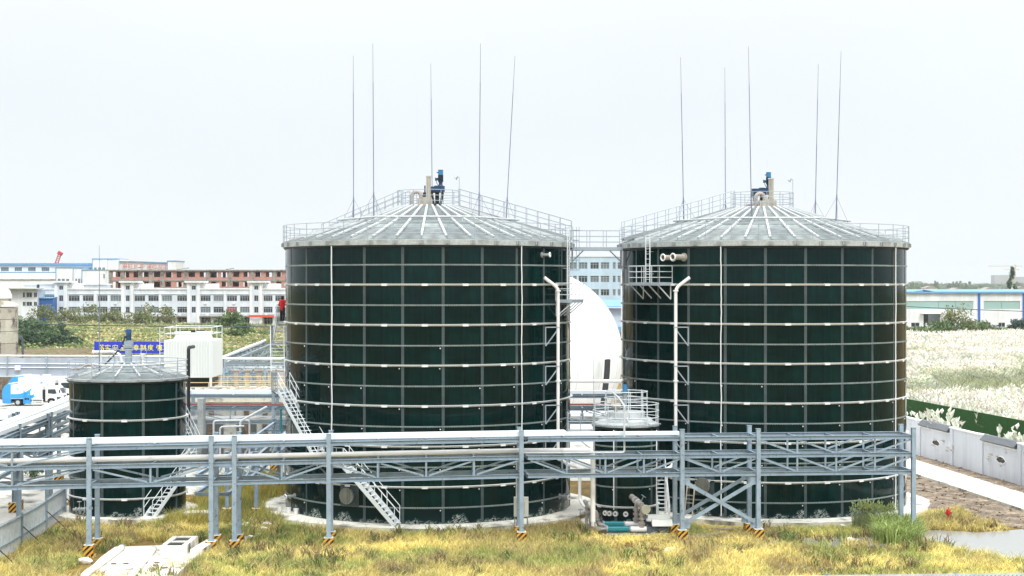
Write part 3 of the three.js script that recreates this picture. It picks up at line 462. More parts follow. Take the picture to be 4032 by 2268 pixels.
function ladderPlatform(tk, a0, a1, y, label, w = 1.05) {
  const g = thing('ladder_platform', label, 'platform', polar(tk.c, tk.R, (a0 + a1) / 2, y), 'small railed platforms on the tall tanks'), A = polar(tk.c, tk.R + 0.03, a0, y), B = polar(tk.c, tk.R + 0.03, a1, y), n = polar(O, 1, (a0 + a1) / 2, 0);
  const A2 = A.clone().addScaledVector(n, w), B2 = B.clone().addScaledVector(n, w);
  part('deck', poly([xd(A), xd(A2), xd(B2), xd(B)], y, 0.05), M.galv, g);
  part('toe_board', [bar(A2.clone().setY(y), B2.clone().setY(y), 0.03, 0.2), bar(A.clone().setY(y), A2.clone().setY(y), 0.03, 0.2), bar(B.clone().setY(y), B2.clone().setY(y), 0.03, 0.2)], M.rail, g);
  part('guardrail', [rails([A, A2], [1.12, 0.76, 0.4], 0.024), rails(subdivide(A2, B2, 0.75), [1.12, 0.76, 0.4], 0.024), rails([B2, B], [1.12, 0.76, 0.4], 0.024)], M.railWhite, g);
  for (const k of [0.06, 0.36, 0.66, 0.95]) { const p = A.clone().lerp(B, k), q = A2.clone().lerp(B2, k); part('knee_brace', [bar(q.clone().setY(y - 0.08), p.clone().setY(y - 0.95), 0.06), bar(p.clone().setY(y - 0.05), p.clone().setY(y - 0.95), 0.07)], M.railWhite, g); }
}
ladderPlatform(tankL, 62, 76, 13.15, 'small railed platform under the caged ladder on the middle tank');
ladderPlatform(tankR, -63, -45, 14.22, 'railed platform with slanted struts on the end tank');

// thick white downpipes on standoff brackets
function downpipe(tk, deg, topDeg, pts, label, flip) {
  const g = thing('gas_downpipe', label, 'pipe', polar(tk.c, tk.R + 0.55, deg, 3.4), 'thick white downpipes'), r = tk.R + 0.55;
  part('pipe_run', pipe([polar(tk.c, tk.R, topDeg, 14.62), polar(tk.c, r, deg, 13.95), polar(tk.c, r, deg, pts[0].y), ...pts], 0.105, 0.3, 14), M.whitePipe, g);
  for (const y of [13.75, 8.2]) part('flange', cyl(polar(tk.c, r, deg, y), polar(tk.c, r, deg, y + 0.09), 0.17, 14), M.whitePipe, g);
  for (const y of [11.55, 9.15, 6.75, 4.6]) { const q = polar(tk.c, tk.R + 0.02, deg + flip, y), q2 = q.clone().setY(y - 1.15), e = polar(tk.c, r, deg, y); part('bracket', [bar(q.clone().setY(y), q2, 0.06), bar(q.clone().setY(y), e, 0.06), bar(q2, e.clone().setY(y - 0.12), 0.06)], M.rail, g); part('clamp', cyl(e.clone().setY(y - 0.03), e.clone().setY(y + 0.03), 0.14, 12), M.rail, g); }
}
downpipe(tankL, 58, 53.5, [V(3.0, 3.4, 100.1), V(3.5, 3.15, 99.2), V(4.109, 3.1, 98.5), V(4.109, 1.1, 98.5), V(4.416, 0.75, 97.8)], 'thick white downpipe on brackets on the middle tank, facing the slim tank', -3.6);
downpipe(tankR, -41, -37, [V(10.06, 3.3, 100.1), V(9.7, 3.0, 99.4), V(9.4, 2.9, 99.2), V(9.4, 0.2, 99.2)], 'thick white downpipe on brackets on the end tank, beside the railed platform', 3.4);

// the drives and rails on the two low tanks
{
  const c = tankS.c, g = thing('agitator', 'upright blue motor on a grey pedestal on the short wide tank', 'motor', new THREE.Vector3(c.x, 9.15, c.z)); const P = (x, y, z = 0) => new THREE.Vector3(c.x + x, 9.15 + y, c.z + z), q = 0.0;
  part('pedestal', [cyl(P(0.05, 0), P(0.05, 0.12), 0.5, 20), box(0.36, 1.0, 0.36, c.x + 0.05, 9.75, c.z), box(0.55, 0.06, 0.55, c.x + 0.05, 10.22, c.z)], M.steelPale, g);
  part('gearbox', [box(0.5, 0.3, 0.42, c.x + 0.05, 10.42, c.z), cyl(P(0.05, 1.4), P(0.05, 1.5), 0.16, 14)], M.steelPale, g);
  part('motor', [cyl(P(0.05, 1.5), P(0.05, 1.94), 0.16, 18), box(0.12, 0.16, 0.16, c.x - 0.17, 10.85, c.z)], M.navy, g); part('fan_cowl', [cyl(P(0.05, 1.94), P(0.05, 2.2), 0.17, 18), box(0.1, 0.1, 0.1, c.x - 0.16, 11.24, c.z)], M.navyBright, g);
  part('cable', path(bend([P(-0.18, 1.66, 0.1), P(-0.3, 1.2, 0.3), P(-0.8, 0.5, 0.6), P(-1.4, -0.15, 0.9), P(-1.9, -0.3, 1.2)], 0.3), 0.045, 6), M.rubber, g);
  const w = thing('platform_rail', 'small ring railing round the motor on the short wide tank', 'railing', new THREE.Vector3(c.x, 9.15, c.z)); const rr = []; for (const h of [1.05, 0.55]) rr.push(path(arcPts(c, 1.15, 0, 360, 9.15 + h - 0.1, 28), 0.022, 5)); for (let i = 0; i < 8; i++) rr.push(cyl(polar(c, 1.15, i * 45 + 12, 8.85), polar(c, 1.15, i * 45 + 12, 10.1), 0.022, 5)); part('ring_rail', rr, M.rail, w);
  solo('relief_pipe', 'pale bent relief pipe lying over the short tank roof', 'pipe', [pipe([P(-2.1, 0.78, 0.4), P(-0.8, 0.8, 0.4), P(-0.35, 0.62, 0.42), P(-0.3, 0.1, 0.42)], 0.085, 0.25, 12), cyl(P(-2.12, 0.78, 0.4), P(-2.05, 0.78, 0.4), 0.13, 12), cyl(P(-1.6, 0.76, 0.4), P(-1.6, -0.45, 0.4), 0.03, 6)], M.whitePipe);
  solo('relief_pipe', 'short pinkish pipe with two bends on the outer rim of the short tank roof', 'pipe', pipe([P(-3.3, -0.25, 1.0), P(-2.7, -0.22, 1.0), P(-2.4, 0.02, 1.0), P(-2.0, 0.02, 1.0), P(-1.85, -0.4, 1.0)], 0.08, 0.2, 10), M.pinkish);
  solo('vent_cowl', 'small pale funnel vent on the short tank roof', 'vent', [cyl(P(1.1, -0.2, 0.7), P(1.1, 0.35, 0.7), 0.06, 10), cyl(P(1.1, 0.35, 0.7), P(1.1, 0.7, 0.7), 0.09, 14, 0.2)], M.whitePipe);
}
{
  const c = tankC.c; { const dr = thing('drum_platform', 'round raised drum with its own ring railing on the slim tank', 'platform', new THREE.Vector3(c.x, 6.1, c.z)); part('drum', cyl(new THREE.Vector3(c.x, 6.1, c.z), new THREE.Vector3(c.x, 6.55, c.z), 1.15, 28), M.rib, dr); const rr = []; for (const h of [1.15, 0.75, 0.38]) rr.push(path(arcPts(c, 1.28, 0, 360, 6.6 + h, 30), 0.026, 5)); for (let i = 0; i < 9; i++) rr.push(cyl(polar(c, 1.28, i * 40 + 8, 6.15), polar(c, 1.28, i * 40 + 8, 7.75), 0.026, 5), ball(polar(c, 1.28, i * 40 + 8, 7.75), 0.05, 6, 4)); part('ring_rail', rr, M.railWhite, dr); }
  const g = thing('agitator', 'small blue motor on a grey cone on the slim tank', 'motor', new THREE.Vector3(c.x, 6.55, c.z)); const P = (x, y, z = 0) => new THREE.Vector3(c.x + x, 6.55 + y, c.z + z);
  part('pedestal', [cyl(P(-0.05, 0), P(-0.05, 1.1), 0.1, 14, 0.16), cyl(P(-0.05, 1.1), P(-0.05, 1.16), 0.26, 14)], M.steelPale, g); part('motor', [cyl(P(-0.05, 1.16), P(-0.05, 1.6), 0.13, 16), box(0.12, 0.14, 0.14, c.x - 0.22, 7.7, c.z)], M.blueMotor, g);
  solo('relief_pipe', 'cream valve cluster on the slim tank roof', 'valve', [cyl(P(-0.9, 0.35, 0.5), P(-0.35, 0.35, 0.5), 0.16, 14), cyl(P(-0.62, 0.0, 0.5), P(-0.62, 0.5, 0.5), 0.1, 12), box(0.5, 0.35, 0.3, c.x - 0.4, 7.15, c.z - 0.5)], M.beige);
  const p = thing('valve_platform', 'tiny railed platform hung on the slim tank rim', 'platform', new THREE.Vector3(c.x - 2.6, 5.2, c.z)); const z = -c.z, x = c.x;
  part('deck', bx(x - 3.5, x - 2.0, 5.35, 5.42, z - 0.7, z + 0.5), M.galv, p); part('guardrail', [rails([V(x - 3.5, 5.42, z + 0.5), V(x - 3.5, 5.42, z - 0.1), V(x - 3.5, 5.42, z - 0.7), V(x - 2.75, 5.42, z - 0.7), V(x - 2.0, 5.42, z - 0.7)], [1.05, 0.55], 0.026)], M.rail, p); part('knee_brace', [bar(V(x - 3.4, 5.35, z - 0.6), V(x - 1.95, 4.2, z - 0.6), 0.07), bar(V(x - 1.95, 5.35, z - 0.6), V(x - 1.95, 4.0, z - 0.6), 0.07)], M.rail, p);
  for (const [px, lab, y1] of [[2417, 'thin white conduit standing before the slim tank, ending above its base', 0.9], [2586, 'thin white conduit at the slim tank edge next to its narrow stair', 0.1]]) { const xx = (px - 2016) / 6400 * 95.7; solo('cable_conduit', lab, 'conduit', cyl(V(xx, y1, 95.75), V(xx, 5.6, 95.75), 0.035, 6), M.girder, 'white cable conduits on the tanks'); }
}

// ---------------------------------------------------------------- pipe racks
const LEV = [3.575, 4.6, 5.59];
function makeRack(o) {
  // o.pts: front-row column spots [x, d]; o.off: [dx, dd] from the front row to the back row
  const g = thing('pipe_rack', o.label, 'pipe rack', V(o.pts[0][0], 0, o.pts[0][1]), 'steel pipe racks'), [ox, od] = o.off, F = (i, y) => V(o.pts[i][0], y, o.pts[i][1]), Bk = (p) => p.clone().add(new THREE.Vector3(ox, 0, -od));
  const mat = o.mat ?? M.steel, cm = o.colMat ?? mat, lev = o.levels ?? LEV, top = o.top ?? 6.0, W = 0.24;
  o.pts.forEach(([x, d], i) => {
    const a = Math.atan2(ox, -od);
    for (const bk of [0, 1]) { if (o.noCol?.includes(i)) continue; const cx = x + bk * ox, cd = d + bk * od; const c = part('column', hcolumn(cx, cd, o.foot ?? 0.35, top, W, a), cm, g); part('cap_plate', box(0.28, 0.02, 0.28, cx, top + 0.011, -cd, a), cm, c); part('base_plate', box(0.36, 0.03, 0.36, cx, (o.foot ?? 0.35) + 0.012, -cd, a), cm, c); if (o.pier) pier(cx, cd, a, o.pier(i, bk)); }
    for (const y of lev) part('cross_beam', ibeam(F(i, y - 0.11), Bk(F(i, y - 0.11)), 0.14, 0.2), mat, g);
  });
  for (let i = 0; i < o.pts.length - 1; i++) {
    const bays = o.bays[i] ?? 1;
    for (const bk of [0, 1]) {
      const A = (y, k) => { const p = F(i, y).lerp(F(i + 1, y), k); return bk ? Bk(p) : p; };
      for (const [li, y] of lev.entries()) {
        if (o.skip?.(i, li, bk)) continue;
        part('beam', ibeam(A(y - 0.11, 0), A(y - 0.11, 1), 0.19, 0.22), mat, g);
        for (let b = 1; b < bays; b++) { if (!bk) part('cross_beam', ibeam(A(y - 0.11, b / bays), Bk(A(y - 0.11, b / bays)), 0.1, 0.14), mat, g); }
      }
      for (let l = 0; l < lev.length - 1; l++) {
        if (!(o.truss?.(i, l) ?? l === 0)) continue;
        for (let b = 1; b < bays; b++) part('post', bar(A(lev[l], b / bays), A(lev[l + 1] - 0.22, b / bays), 0.1, 0.1), mat, g);
        for (let b = 0; b < bays; b++) { const down = b < bays / 2, e = 0.06 / bays, y0 = lev[l] + 0.04, y1 = lev[l + 1] - 0.26; part('diagonal', bar(A(down ? y1 : y0, b / bays + e), A(down ? y0 : y1, (b + 1) / bays - e), 0.09, 0.09), mat, g); }
      }
    }
  }
  return { g, F, Bk };
}
const stripeTex = (() => { const c = document.createElement('canvas'); c.width = c.height = 256; const x = c.getContext('2d'); x.fillStyle = '#d9a02c'; x.fillRect(0, 0, 256, 256); x.strokeStyle = '#17140f'; x.lineWidth = 44; for (let i = -256; i < 512; i += 128) { x.beginPath(); x.moveTo(i, 280); x.lineTo(i + 300, -20); x.stroke(); } const r = rng(4); for (let i = 0; i < 500; i++) { x.fillStyle = 'rgba(120,110,90,' + (r() * 0.25) + ')'; x.fillRect(r() * 256, r() * 256, r() * 14, r() * 5); } const t = new THREE.CanvasTexture(c); t.colorSpace = THREE.SRGBColorSpace; t.wrapS = t.wrapT = THREE.RepeatWrapping; return t; })();
M.stripe = std(0.95, 0.95, 0.95, 0.75, { map: stripeTex });
function pier(x, d, a, label) {
  const g = thing('concrete_pier', label, 'pier', V(x, GROUND - 0.3, d), 'black and yellow striped column piers');
  const q = new THREE.BoxGeometry(0.56, 0.94, 0.56); const uv = q.attributes.uv; for (let i = 0; i < uv.count; i++) uv.setXY(i, uv.getX(i) * 0.9, uv.getY(i) * 1.5); q.rotateY(a); const m = mesh('striped_block', q, M.stripe, g); m.position.y = 0.47;
  part('grout_top', box(0.5, 0.05, 0.5, x, 0.345, -d, a), M.concrete, g);
}
const rowWord = (bk) => (bk ? 'rear' : 'front');
// the long front rack, bent at its fifth column pair
const k1 = 0.1977, c1L = [-30.2, 86.35 + k1 * (-30.2 + 22.48)];
const fr = [c1L, [-22.48, 86.35], [-16.22, 87.59], [-15.01, 87.83], [-10.02, 88.81], [0.53, 90.9]];
const spotWord = ['beyond the frame edge', 'by the corrugated fence and slab', 'first of the close pair past the hatch', 'second of the close pair past the hatch', 'by the middle tank stair', 'under the electrical box', 'beside the teal pumps', 'at the far end of the cross braces', 'at the rack end by the puddle'];
const rackA = makeRack({ label: 'long blue grey steel pipe rack crossing in front of the tanks', pts: fr, off: [-0.12, 2.2], bays: [2, 2, 1, 2, 4], truss: (i, l) => l === 0 ? i !== 2 : i === 0, pier: (i, bk) => 'striped pier of the ' + rowWord(bk) + ' rack column ' + spotWord[i] });
const rackB = makeRack({ label: 'blue grey steel pipe rack continuing past the slim tank to the puddle', pts: [[0.9, 90.93], [9.6, 91.67], [13.95, 92.04], [22.93, 92.8]], off: [-0.19, 2.19], bays: [4, 2, 4], noCol: [0], truss: (i, l) => l === 0 || i === 2, pier: (i, bk) => 'striped pier of the ' + rowWord(bk) + ' rack column ' + spotWord[5 + i] });
for (const bk of [0, 1]) {                  // cross braces with gusset plates
  const P = (i, y, k) => { const p = rackB.F(1, y).lerp(rackB.F(2, y), k); return bk ? rackB.Bk(p) : p; }, o = bk ? -0.0 : 0.0;
  part('brace', bar(P(1, 0.75, 0.05), P(1, 3.0, 0.95), 0.06, 0.2), M.steel, rackB.g); const q = bar(P(1, 3.0, 0.05), P(1, 0.75, 0.95), 0.06, 0.2); q.translate(0.006, 0, 0.08); part('brace', q, M.steel, rackB.g);
  for (const [k, y] of [[0.045, 0.66], [0.955, 0.66], [0.045, 3.1], [0.955, 3.1]]) { const c = P(1, y, k); part('gusset_plate', bar(P(1, y, k - 0.06), P(1, y, k + 0.06), 0.02, 0.5), M.steel, rackB.g); }
}
const spotWordLast = 0;
// racks further back
const rackC = makeRack({ label: 'pipe rack running away from the front rack past the corrugated fence', pts: [[-28.3, 88.5], [-28.96, 95.4], [-29.45, 103], [-29.6, 104.2], [-30.8, 118], [-32.2, 134]], off: [-2.15, 0.15], bays: [1, 2, 1, 2, 2], mat: M.steelDark, noCol: [0], foot: 0.2, pier: (i, bk) => 'striped pier beyond the corrugated fence, ' + ['', 'nearest span', 'first of a close pair', 'second of a close pair', 'far span', 'farthest span'][i] + (bk ? ', outer row' : ', inner row') });
const rackD = makeRack({ label: 'pipe rack with a red pipe behind the tanks, passing the white dome', pts: [[-33, 126.6], [-25.2, 126.2], [-18.5, 126], [-8, 126], [2, 126], [12.5, 126]], off: [0, 2.2], bays: [2, 2, 3, 3, 3], mat: M.steelDark, foot: 0.1 });
const rackE = makeRack({ label: 'low pipe rack between the short tank and the middle tank', pts: [[-15.85, 90.6], [-15.8, 100.4], [-16.2, 113], [-16.5, 125]], off: [-1.8, 0], bays: [2, 2, 2], levels: [2.6, 3.6], top: 3.83, mat: M.steel, noCol: [0], foot: 0.2, pier: (i, bk) => 'striped pier of the low rack, ' + ['', 'nearest', 'middle', 'farthest'][i] + (bk ? ' pair, inner' : ' pair, outer') });
const rackF = makeRack({ label: 'distant pipe rack slanting away behind the white cooling tower', pts: [[-25, 178], [-31.5, 178], [-33, 205], [-35, 237]], off: [-1.6, 1.6], bays: [3, 6, 6], truss: () => true, mat: M.steelPale, foot: 0 });
const rackH = makeRack({ label: 'blue grey pipe rack standing behind the yellow railings', pts: [[-28, 158], [-24, 158], [-20, 158], [-16, 158]], off: [0, 2], bays: [3, 3, 3], truss: () => true, foot: 0 });
const rackG = makeRack({ label: 'pipe rack leading off past the parked trucks', pts: [[-31.9, 101.6], [-40, 100.4], [-48, 99.2]], off: [0.3, 2.2], bays: [2, 2], mat: M.steelDark, noCol: [0], foot: 0 });

// trays and pipes carried by the racks
const lift = (pts, dy, dx = 0, dd = 0) => pts.map(([x, d]) => V(x + dx, dy, d + dd));
function ductRun(name, label, pts, w, h, mat, group) { const o = []; for (let i = 1; i < pts.length; i++) { const n = Math.max(1, Math.round(pts[i].distanceTo(pts[i - 1]) / 3)); for (let k = 0; k < n; k++) { const a = pts[i - 1].clone().lerp(pts[i], k / n), b = pts[i - 1].clone().lerp(pts[i], (k + 1) / n - 0.004 / n); o.push(bar(a, b, w, h)); } } const g = thing(name, label, 'cable tray', pts[0].clone(), group); o.forEach((q) => part('tray_length', q, mat, g)); return g; }
ductRun('cable_tray', 'broad white covered cable tray on top of the front rack', [V(-30.3, 5.82, 85.6), V(-22.6, 5.82, 87.0), V(-10.2, 5.82, 89.45), V(2.998, 5.82, 91.75)], 0.7, 0.28, M.tray, 'white covered cable trays');
ductRun('cable_tray', 'narrow white cable tray on the front rack past the slim tank', [V(2.998, 5.74, 91.95), V(9.5, 5.74, 92.4)], 0.4, 0.2, M.tray, 'white covered cable trays');
ductRun('cable_tray', 'white cable tray rising past the corrugated fence', [V(-28.6, 5.86, 87), V(-29.2, 5.86, 95.4), V(-29.8, 5.86, 104), V(-31, 5.86, 118), V(-32.4, 5.86, 134)], 0.55, 0.24, M.tray, 'white covered cable trays');
ductRun('cable_tray', 'wide white tray next to the one past the corrugated fence', [V(-29.7, 5.84, 90), V(-30.8, 5.84, 104), V(-32.4, 5.84, 120), V(-33.8, 5.84, 134)], 0.8, 0.26, M.tray, 'white covered cable trays');
ductRun('cable_tray', 'very wide white tray beneath the parked trucks', [V(-31.9, 5.8, 103.2), V(-40, 5.8, 102.2), V(-48, 5.8, 101)], 1.5, 0.3, M.tray, 'white covered cable trays');
ductRun('cable_tray', 'white tray on the rear rack, between the short tank and the middle tank', [V(-33, 5.8, 126.9), V(-18.6, 5.8, 126.5)], 0.6, 0.3, M.tray, 'white covered cable trays');
ductRun('cable_tray', 'white tray on the rear rack in front of the white dome', [V(-18.4, 5.8, 126.5), V(12.5, 5.8, 126.5)], 0.6, 0.24, M.tray, 'white covered cable trays');
ductRun('cable_tray', 'galvanised upright tray dropping beside the short tank', [V(-23.963, 5.4, 125.4), V(-23.963, 2.5, 125.4)], 0.45, 1.0, M.galv, 'white covered cable trays');
const run = (name, label, pts, r, mat, rad = 0.4) => solo(name, label, 'pipe', pipe(pts, r, rad, 12), mat, 'pipes on the racks');
run('insulated_pipe', 'fat white pipe along the front rack, turning down by the slim tank', [V(-30.3, 4.77, 85.9), V(-22.6, 4.77, 87.4), V(-10.2, 4.77, 89.9), V(0.4, 4.77, 92), V(4.461, 4.77, 92.3), V(4.606, 4.5, 92.35), V(4.606, 0.7, 92.4)], 0.14, M.whitePipe);
run('thin_pipe', 'thin white pipe along the front rack, rising past the slim tank', [V(0.6, 4.72, 91.3), V(6.332, 4.72, 91.55), V(6.332, 7.35, 91.55), V(6.201, 7.6, 94.5), V(5.985, 7.75, 96.4)], 0.055, M.rib, 0.15);
run('thin_pipe', 'grey pipe behind the fat white pipe on the front rack', [V(-30.3, 4.72, 86.7), V(-10.3, 4.72, 90.6), V(0.3, 4.72, 92.7)], 0.08, M.galv);
run('red_pipe', 'dark red pipe on the rear rack', [V(-33, 4.88, 126.4), V(-18.5, 4.88, 125.9), V(12, 4.88, 125.9)], 0.08, M.redPipe);
run('insulated_pipe', 'fat white pipe low on the rear rack', [V(-33, 3.78, 126.8), V(-18.5, 3.78, 126.5), V(12, 3.78, 126.5)], 0.17, M.whitePipe);
run('insulated_pipe', 'pale pipe crossing before the white dome', [V(-8, 6.65, 126.4), V(12.5, 6.65, 126.4)], 0.14, M.whitePipe);
run('insulated_pipe', 'grey pipe bundle member past the corrugated fence', [V(-28.7, 4.8, 88), V(-29.9, 4.8, 104), V(-32.4, 4.8, 134)], 0.12, M.galv);
run('insulated_pipe', 'low grey pipe past the corrugated fence', [V(-29.6, 3.75, 88), V(-30.9, 3.75, 104), V(-33.4, 3.75, 134)], 0.14, M.pinkish);
run('insulated_pipe', 'white pipe on the distant slanting rack', [V(-24.5, 6.0, 178.5), V(-32.2, 6.0, 179), V(-34, 6.0, 205), V(-36, 6.0, 237)], 0.16, M.tray);
run('insulated_pipe', 'thinner white pipe on the distant slanting rack', [V(-25, 5.0, 179), V(-32.8, 5.0, 180), V(-34.8, 5.0, 205), V(-36.6, 5.0, 237)], 0.12, M.tray);
run('thin_pipe', 'white handrail pipe climbing across the rear rack', [V(-20.4, 2.0, 122), V(-20.4, 3.9, 122), V(-18.4, 5.0, 122)], 0.09, M.rib, 0.2);
run('thin_pipe', 'pair of white risers before the rear rack, outer', [V(-22.5, 0, 122.5), V(-22.5, 3.9, 122.5), V(-19.8, 3.95, 122.5), V(-19.8, 0, 122.5)], 0.07, M.rib, 0.25);
run('thin_pipe', 'pair of white risers before the rear rack, inner', [V(-21.9, 0, 121.9), V(-21.9, 3.5, 121.9), V(-20.1, 3.55, 121.9)], 0.07, M.rib, 0.25);
run('thin_pipe', 'teal green riser bending beside the middle tank stair', [V(-16.5, 5.3, 116), V(-16.5, 3.6, 116), V(-17.6, 1.9, 113), V(-17.6, 0.2, 113)], 0.08, M.teal, 0.3);

// ---------------------------------------------------------------- writing, drawn stroke by stroke
const HAN = {
  luo: [[1, 1, 9, 1], [3, 0, 3, 2], [7, 0, 7, 2], [1, 3.2, 2, 4], [0.6, 5, 1.6, 5.8], [0.8, 9.5, 2.2, 6.6], [5, 2.5, 3.2, 5], [4.5, 3.4, 8, 3.4, 3, 7], [4.8, 4, 9.3, 6.8], [4.5, 9.6, 4.5, 7, 8.2, 7, 8.2, 9.6], [4.5, 9.3, 8.2, 9.3]],
  shi: [[5, 0, 5, 1], [1, 3, 1, 1.4, 9, 1.4, 9, 3], [3, 3, 4, 3.8], [2, 4.5, 3, 5.3], [0.8, 6.5, 9.2, 6.5], [5.2, 2.8, 5.2, 6.5, 1, 9.7], [5.5, 7, 9, 9.7]],
  an: [[5, 0, 5, 1], [1, 3, 1, 1.5, 9, 1.5, 9, 3], [4, 2.6, 3, 6.5, 8, 9.6], [7, 4.5, 5.5, 8, 1.5, 9.7], [0.6, 5, 9.4, 5]],
  quan: [[5, 0, 0.5, 4.5], [5, 0, 9.5, 4.5], [2.5, 4.8, 7.5, 4.8], [2.8, 6.8, 7.2, 6.8], [5, 4.8, 5, 9.3], [1, 9.3, 9, 9.3]],
  gui: [[0.8, 2.5, 4.4, 2.5], [0.5, 5, 4.6, 5], [2.6, 0.5, 2.6, 5, 0.6, 9.5], [2.8, 6, 4.2, 8.2], [5.5, 6.5, 5.5, 1, 9, 1, 9, 6.5], [7.2, 2.4, 7.2, 5.5, 5, 9.6], [7.4, 6.3, 7.4, 9.2, 9.6, 9.2, 9.6, 8]],
  zhang: [[5, 0, 5, 1], [1.5, 1.2, 8.5, 1.2], [3.3, 1.6, 3.8, 2.8], [6.7, 1.6, 6.2, 2.8], [0.6, 3.1, 9.4, 3.1], [2.4, 4, 2.4, 7, 7.6, 7, 7.6, 4, 2.4, 4], [2.4, 5.5, 7.6, 5.5], [0.6, 8.2, 9.4, 8.2], [5, 7, 5, 9.9]],
  zhi: [[1.8, 0.3, 0.8, 2.2], [1.3, 1.6, 5.8, 1.6], [0.4, 3.6, 6, 3.6], [1.2, 9, 1.2, 5.4, 5.4, 5.4, 5.4, 8.8], [3.3, 0.2, 3.3, 9.8], [7.2, 1, 7.2, 7], [9.2, 0.2, 9.2, 9.6, 8.2, 9]],
  du: [[5, 0, 5, 1], [1.4, 1.3, 9.4, 1.3], [1.4, 1.3, 1.4, 6, 0.4, 9.7], [2.4, 3.2, 9.2, 3.2], [4, 2.2, 4, 5, 7.2, 5, 7.2, 2.2], [2.8, 6.2, 8, 6.2, 2.4, 9.7], [3.6, 6.6, 9.4, 9.7]],
  qiang: [[0.6, 0.8, 3.6, 0.8, 3.6, 3, 0.9, 3, 0.7, 5.3, 3.7, 5.3, 3.4, 9.3, 2.4, 9], [5.2, 0.6, 5.2, 3, 8.8, 3, 8.8, 0.6, 5.2, 0.6], [4.8, 4.2, 4.8, 6.8, 9.3, 6.8, 9.3, 4.2, 4.8, 4.2], [7, 3.2, 7, 9.2], [4.4, 9.4, 9, 8.9], [8.4, 7.8, 9.6, 9.8]],
  de: [[2.4, 0, 1.8, 1.6], [0.9, 1.8, 0.9, 9, 4, 9, 4, 1.8, 0.9, 1.8], [0.9, 5.2, 4, 5.2], [6.2, 0, 5, 3.2], [5.8, 1.8, 9.2, 1.8, 9, 9.4, 7.6, 9], [6, 4.4, 7.2, 6]],
  shiw: [[0.4, 3.6, 9.6, 3.6], [2.4, 1, 2.4, 9.2, 9.2, 9.2], [5, 0.4, 5, 6.6], [7.6, 0.4, 7.6, 6.6, 5, 6.6]],
  jie: [[2, 0.4, 2, 4.6, 8, 4.6, 8, 0.4, 2, 0.4], [2, 2.5, 8, 2.5], [5, 0.4, 5, 4.6], [4.8, 4.8, 0.6, 7.8], [5.2, 4.8, 9.4, 7.8], [3.6, 7, 2.4, 9.9], [6.6, 7, 6.6, 9.9]],
  hai: [[0.8, 0.6, 2, 1.6], [0.4, 3.4, 1.6, 4.4], [0.6, 9.4, 2.2, 6], [4.6, 0, 3, 3], [4, 1.6, 9.4, 1.6], [4.4, 3, 3.8, 8.4, 8.4, 8.4], [4.4, 3, 8.6, 3, 8, 9.8], [2.8, 5.6, 9.8, 5.6], [6, 3.8, 6.6, 4.8], [5.8, 6.4, 6.4, 7.4]],
  yang: [[0.8, 0.6, 2, 1.6], [0.4, 3.4, 1.6, 4.4], [0.6, 9.4, 2.2, 6], [5, 0.3, 5.8, 1.8], [8.4, 0.3, 7.4, 2], [3.6, 2.4, 9.4, 2.4], [3.8, 4.6, 9, 4.6], [3, 6.8, 9.8, 6.8], [6.4, 2.4, 6.4, 9.9]],
  tong: [[2.2, 0, 0.6, 2.6], [1.6, 1.6, 4.2, 1.6], [1, 3.8, 4, 3.8], [0.6, 5.6, 4.2, 5.6], [2.4, 3.8, 2.4, 9, 4.2, 7.8], [5.2, 9.8, 5.2, 0.8, 9.4, 0.8, 9.4, 9.4, 8.6, 9], [6.2, 2.8, 8.4, 2.8], [6.2, 4.4, 6.2, 7.4, 8.4, 7.4, 8.4, 4.4, 6.2, 4.4]],
};
function glyphs(list, size, at, stroke, thick) {       // real raised strokes, standing proud of the board; at(i): lower corner of each character
  return list.map((k, i) => { const p = at(i); const o = []; for (const s of HAN[k]) for (let j = 2; j < s.length; j += 2) { const a = new THREE.Vector3(p.x + s[j - 2] / 10 * size, p.y + (1 - s[j - 1] / 10) * size, p.z + thick / 2), b = new THREE.Vector3(p.x + s[j] / 10 * size, p.y + (1 - s[j + 1] / 10) * size, p.z + thick / 2); o.push(bar(a, b, stroke, thick).clone()); } return o; });
}

// ---------------------------------------------------------------- buildings far behind
function win(g, x0, x1, y0, y1, d, n, glass, o = {}) {     // window set back in the wall face at depth d
  const w = part('window', bx(x0, x1, y0, y1, d + 0.28, d + 0.33), glass, g), t = o.t ?? 0.09, f = [];
  f.push(bx(x0, x1, y1 - t, y1, d + 0.2, d + 0.27), bx(x0, x1, y0, y0 + t, d + 0.2, d + 0.27)); for (let i = 0; i <= n; i++) { const x = x0 + (x1 - x0) * i / n; f.push(bx(clamp(x - t / 2, x0, x1 - t), clamp(x - t / 2, x0, x1 - t) + t, y0 + t, y1 - t, d + 0.2, d + 0.27)); }
  if (o.bar) f.push(bx(x0 + t, x1 - t, y0 + (y1 - y0) * 0.7, y0 + (y1 - y0) * 0.7 + t, d + 0.21, d + 0.265));
  part('window_frame', f, M.frame, w); if (o.sill !== false) part('sill', bx(x0 - 0.1, x1 + 0.1, y0 - 0.12, y0 - 0.005, d - 0.08, d + 0.2), M.wallWhite, w); return w;
}
// a wall face cut by rectangular openings: rows of [y0, y1, [[x0, x1] ...]]
function wallWith(x0, x1, y0, y1, d, th, rows) {
  const o = []; let y = y0;
  for (const [a, b, holes] of rows) { if (a > y) o.push(bx(x0, x1, y, a, d, d + th)); let x = x0; for (const [p, q] of [...holes].sort((m, n) => m[0] - n[0])) { if (p > x) o.push(bx(x, p, a, b, d, d + th)); x = q; } if (x < x1) o.push(bx(x, x1, a, b, d, d + th)); y = b; }
  if (y < y1) o.push(bx(x0, x1, y, y1, d, d + th)); return o;
}
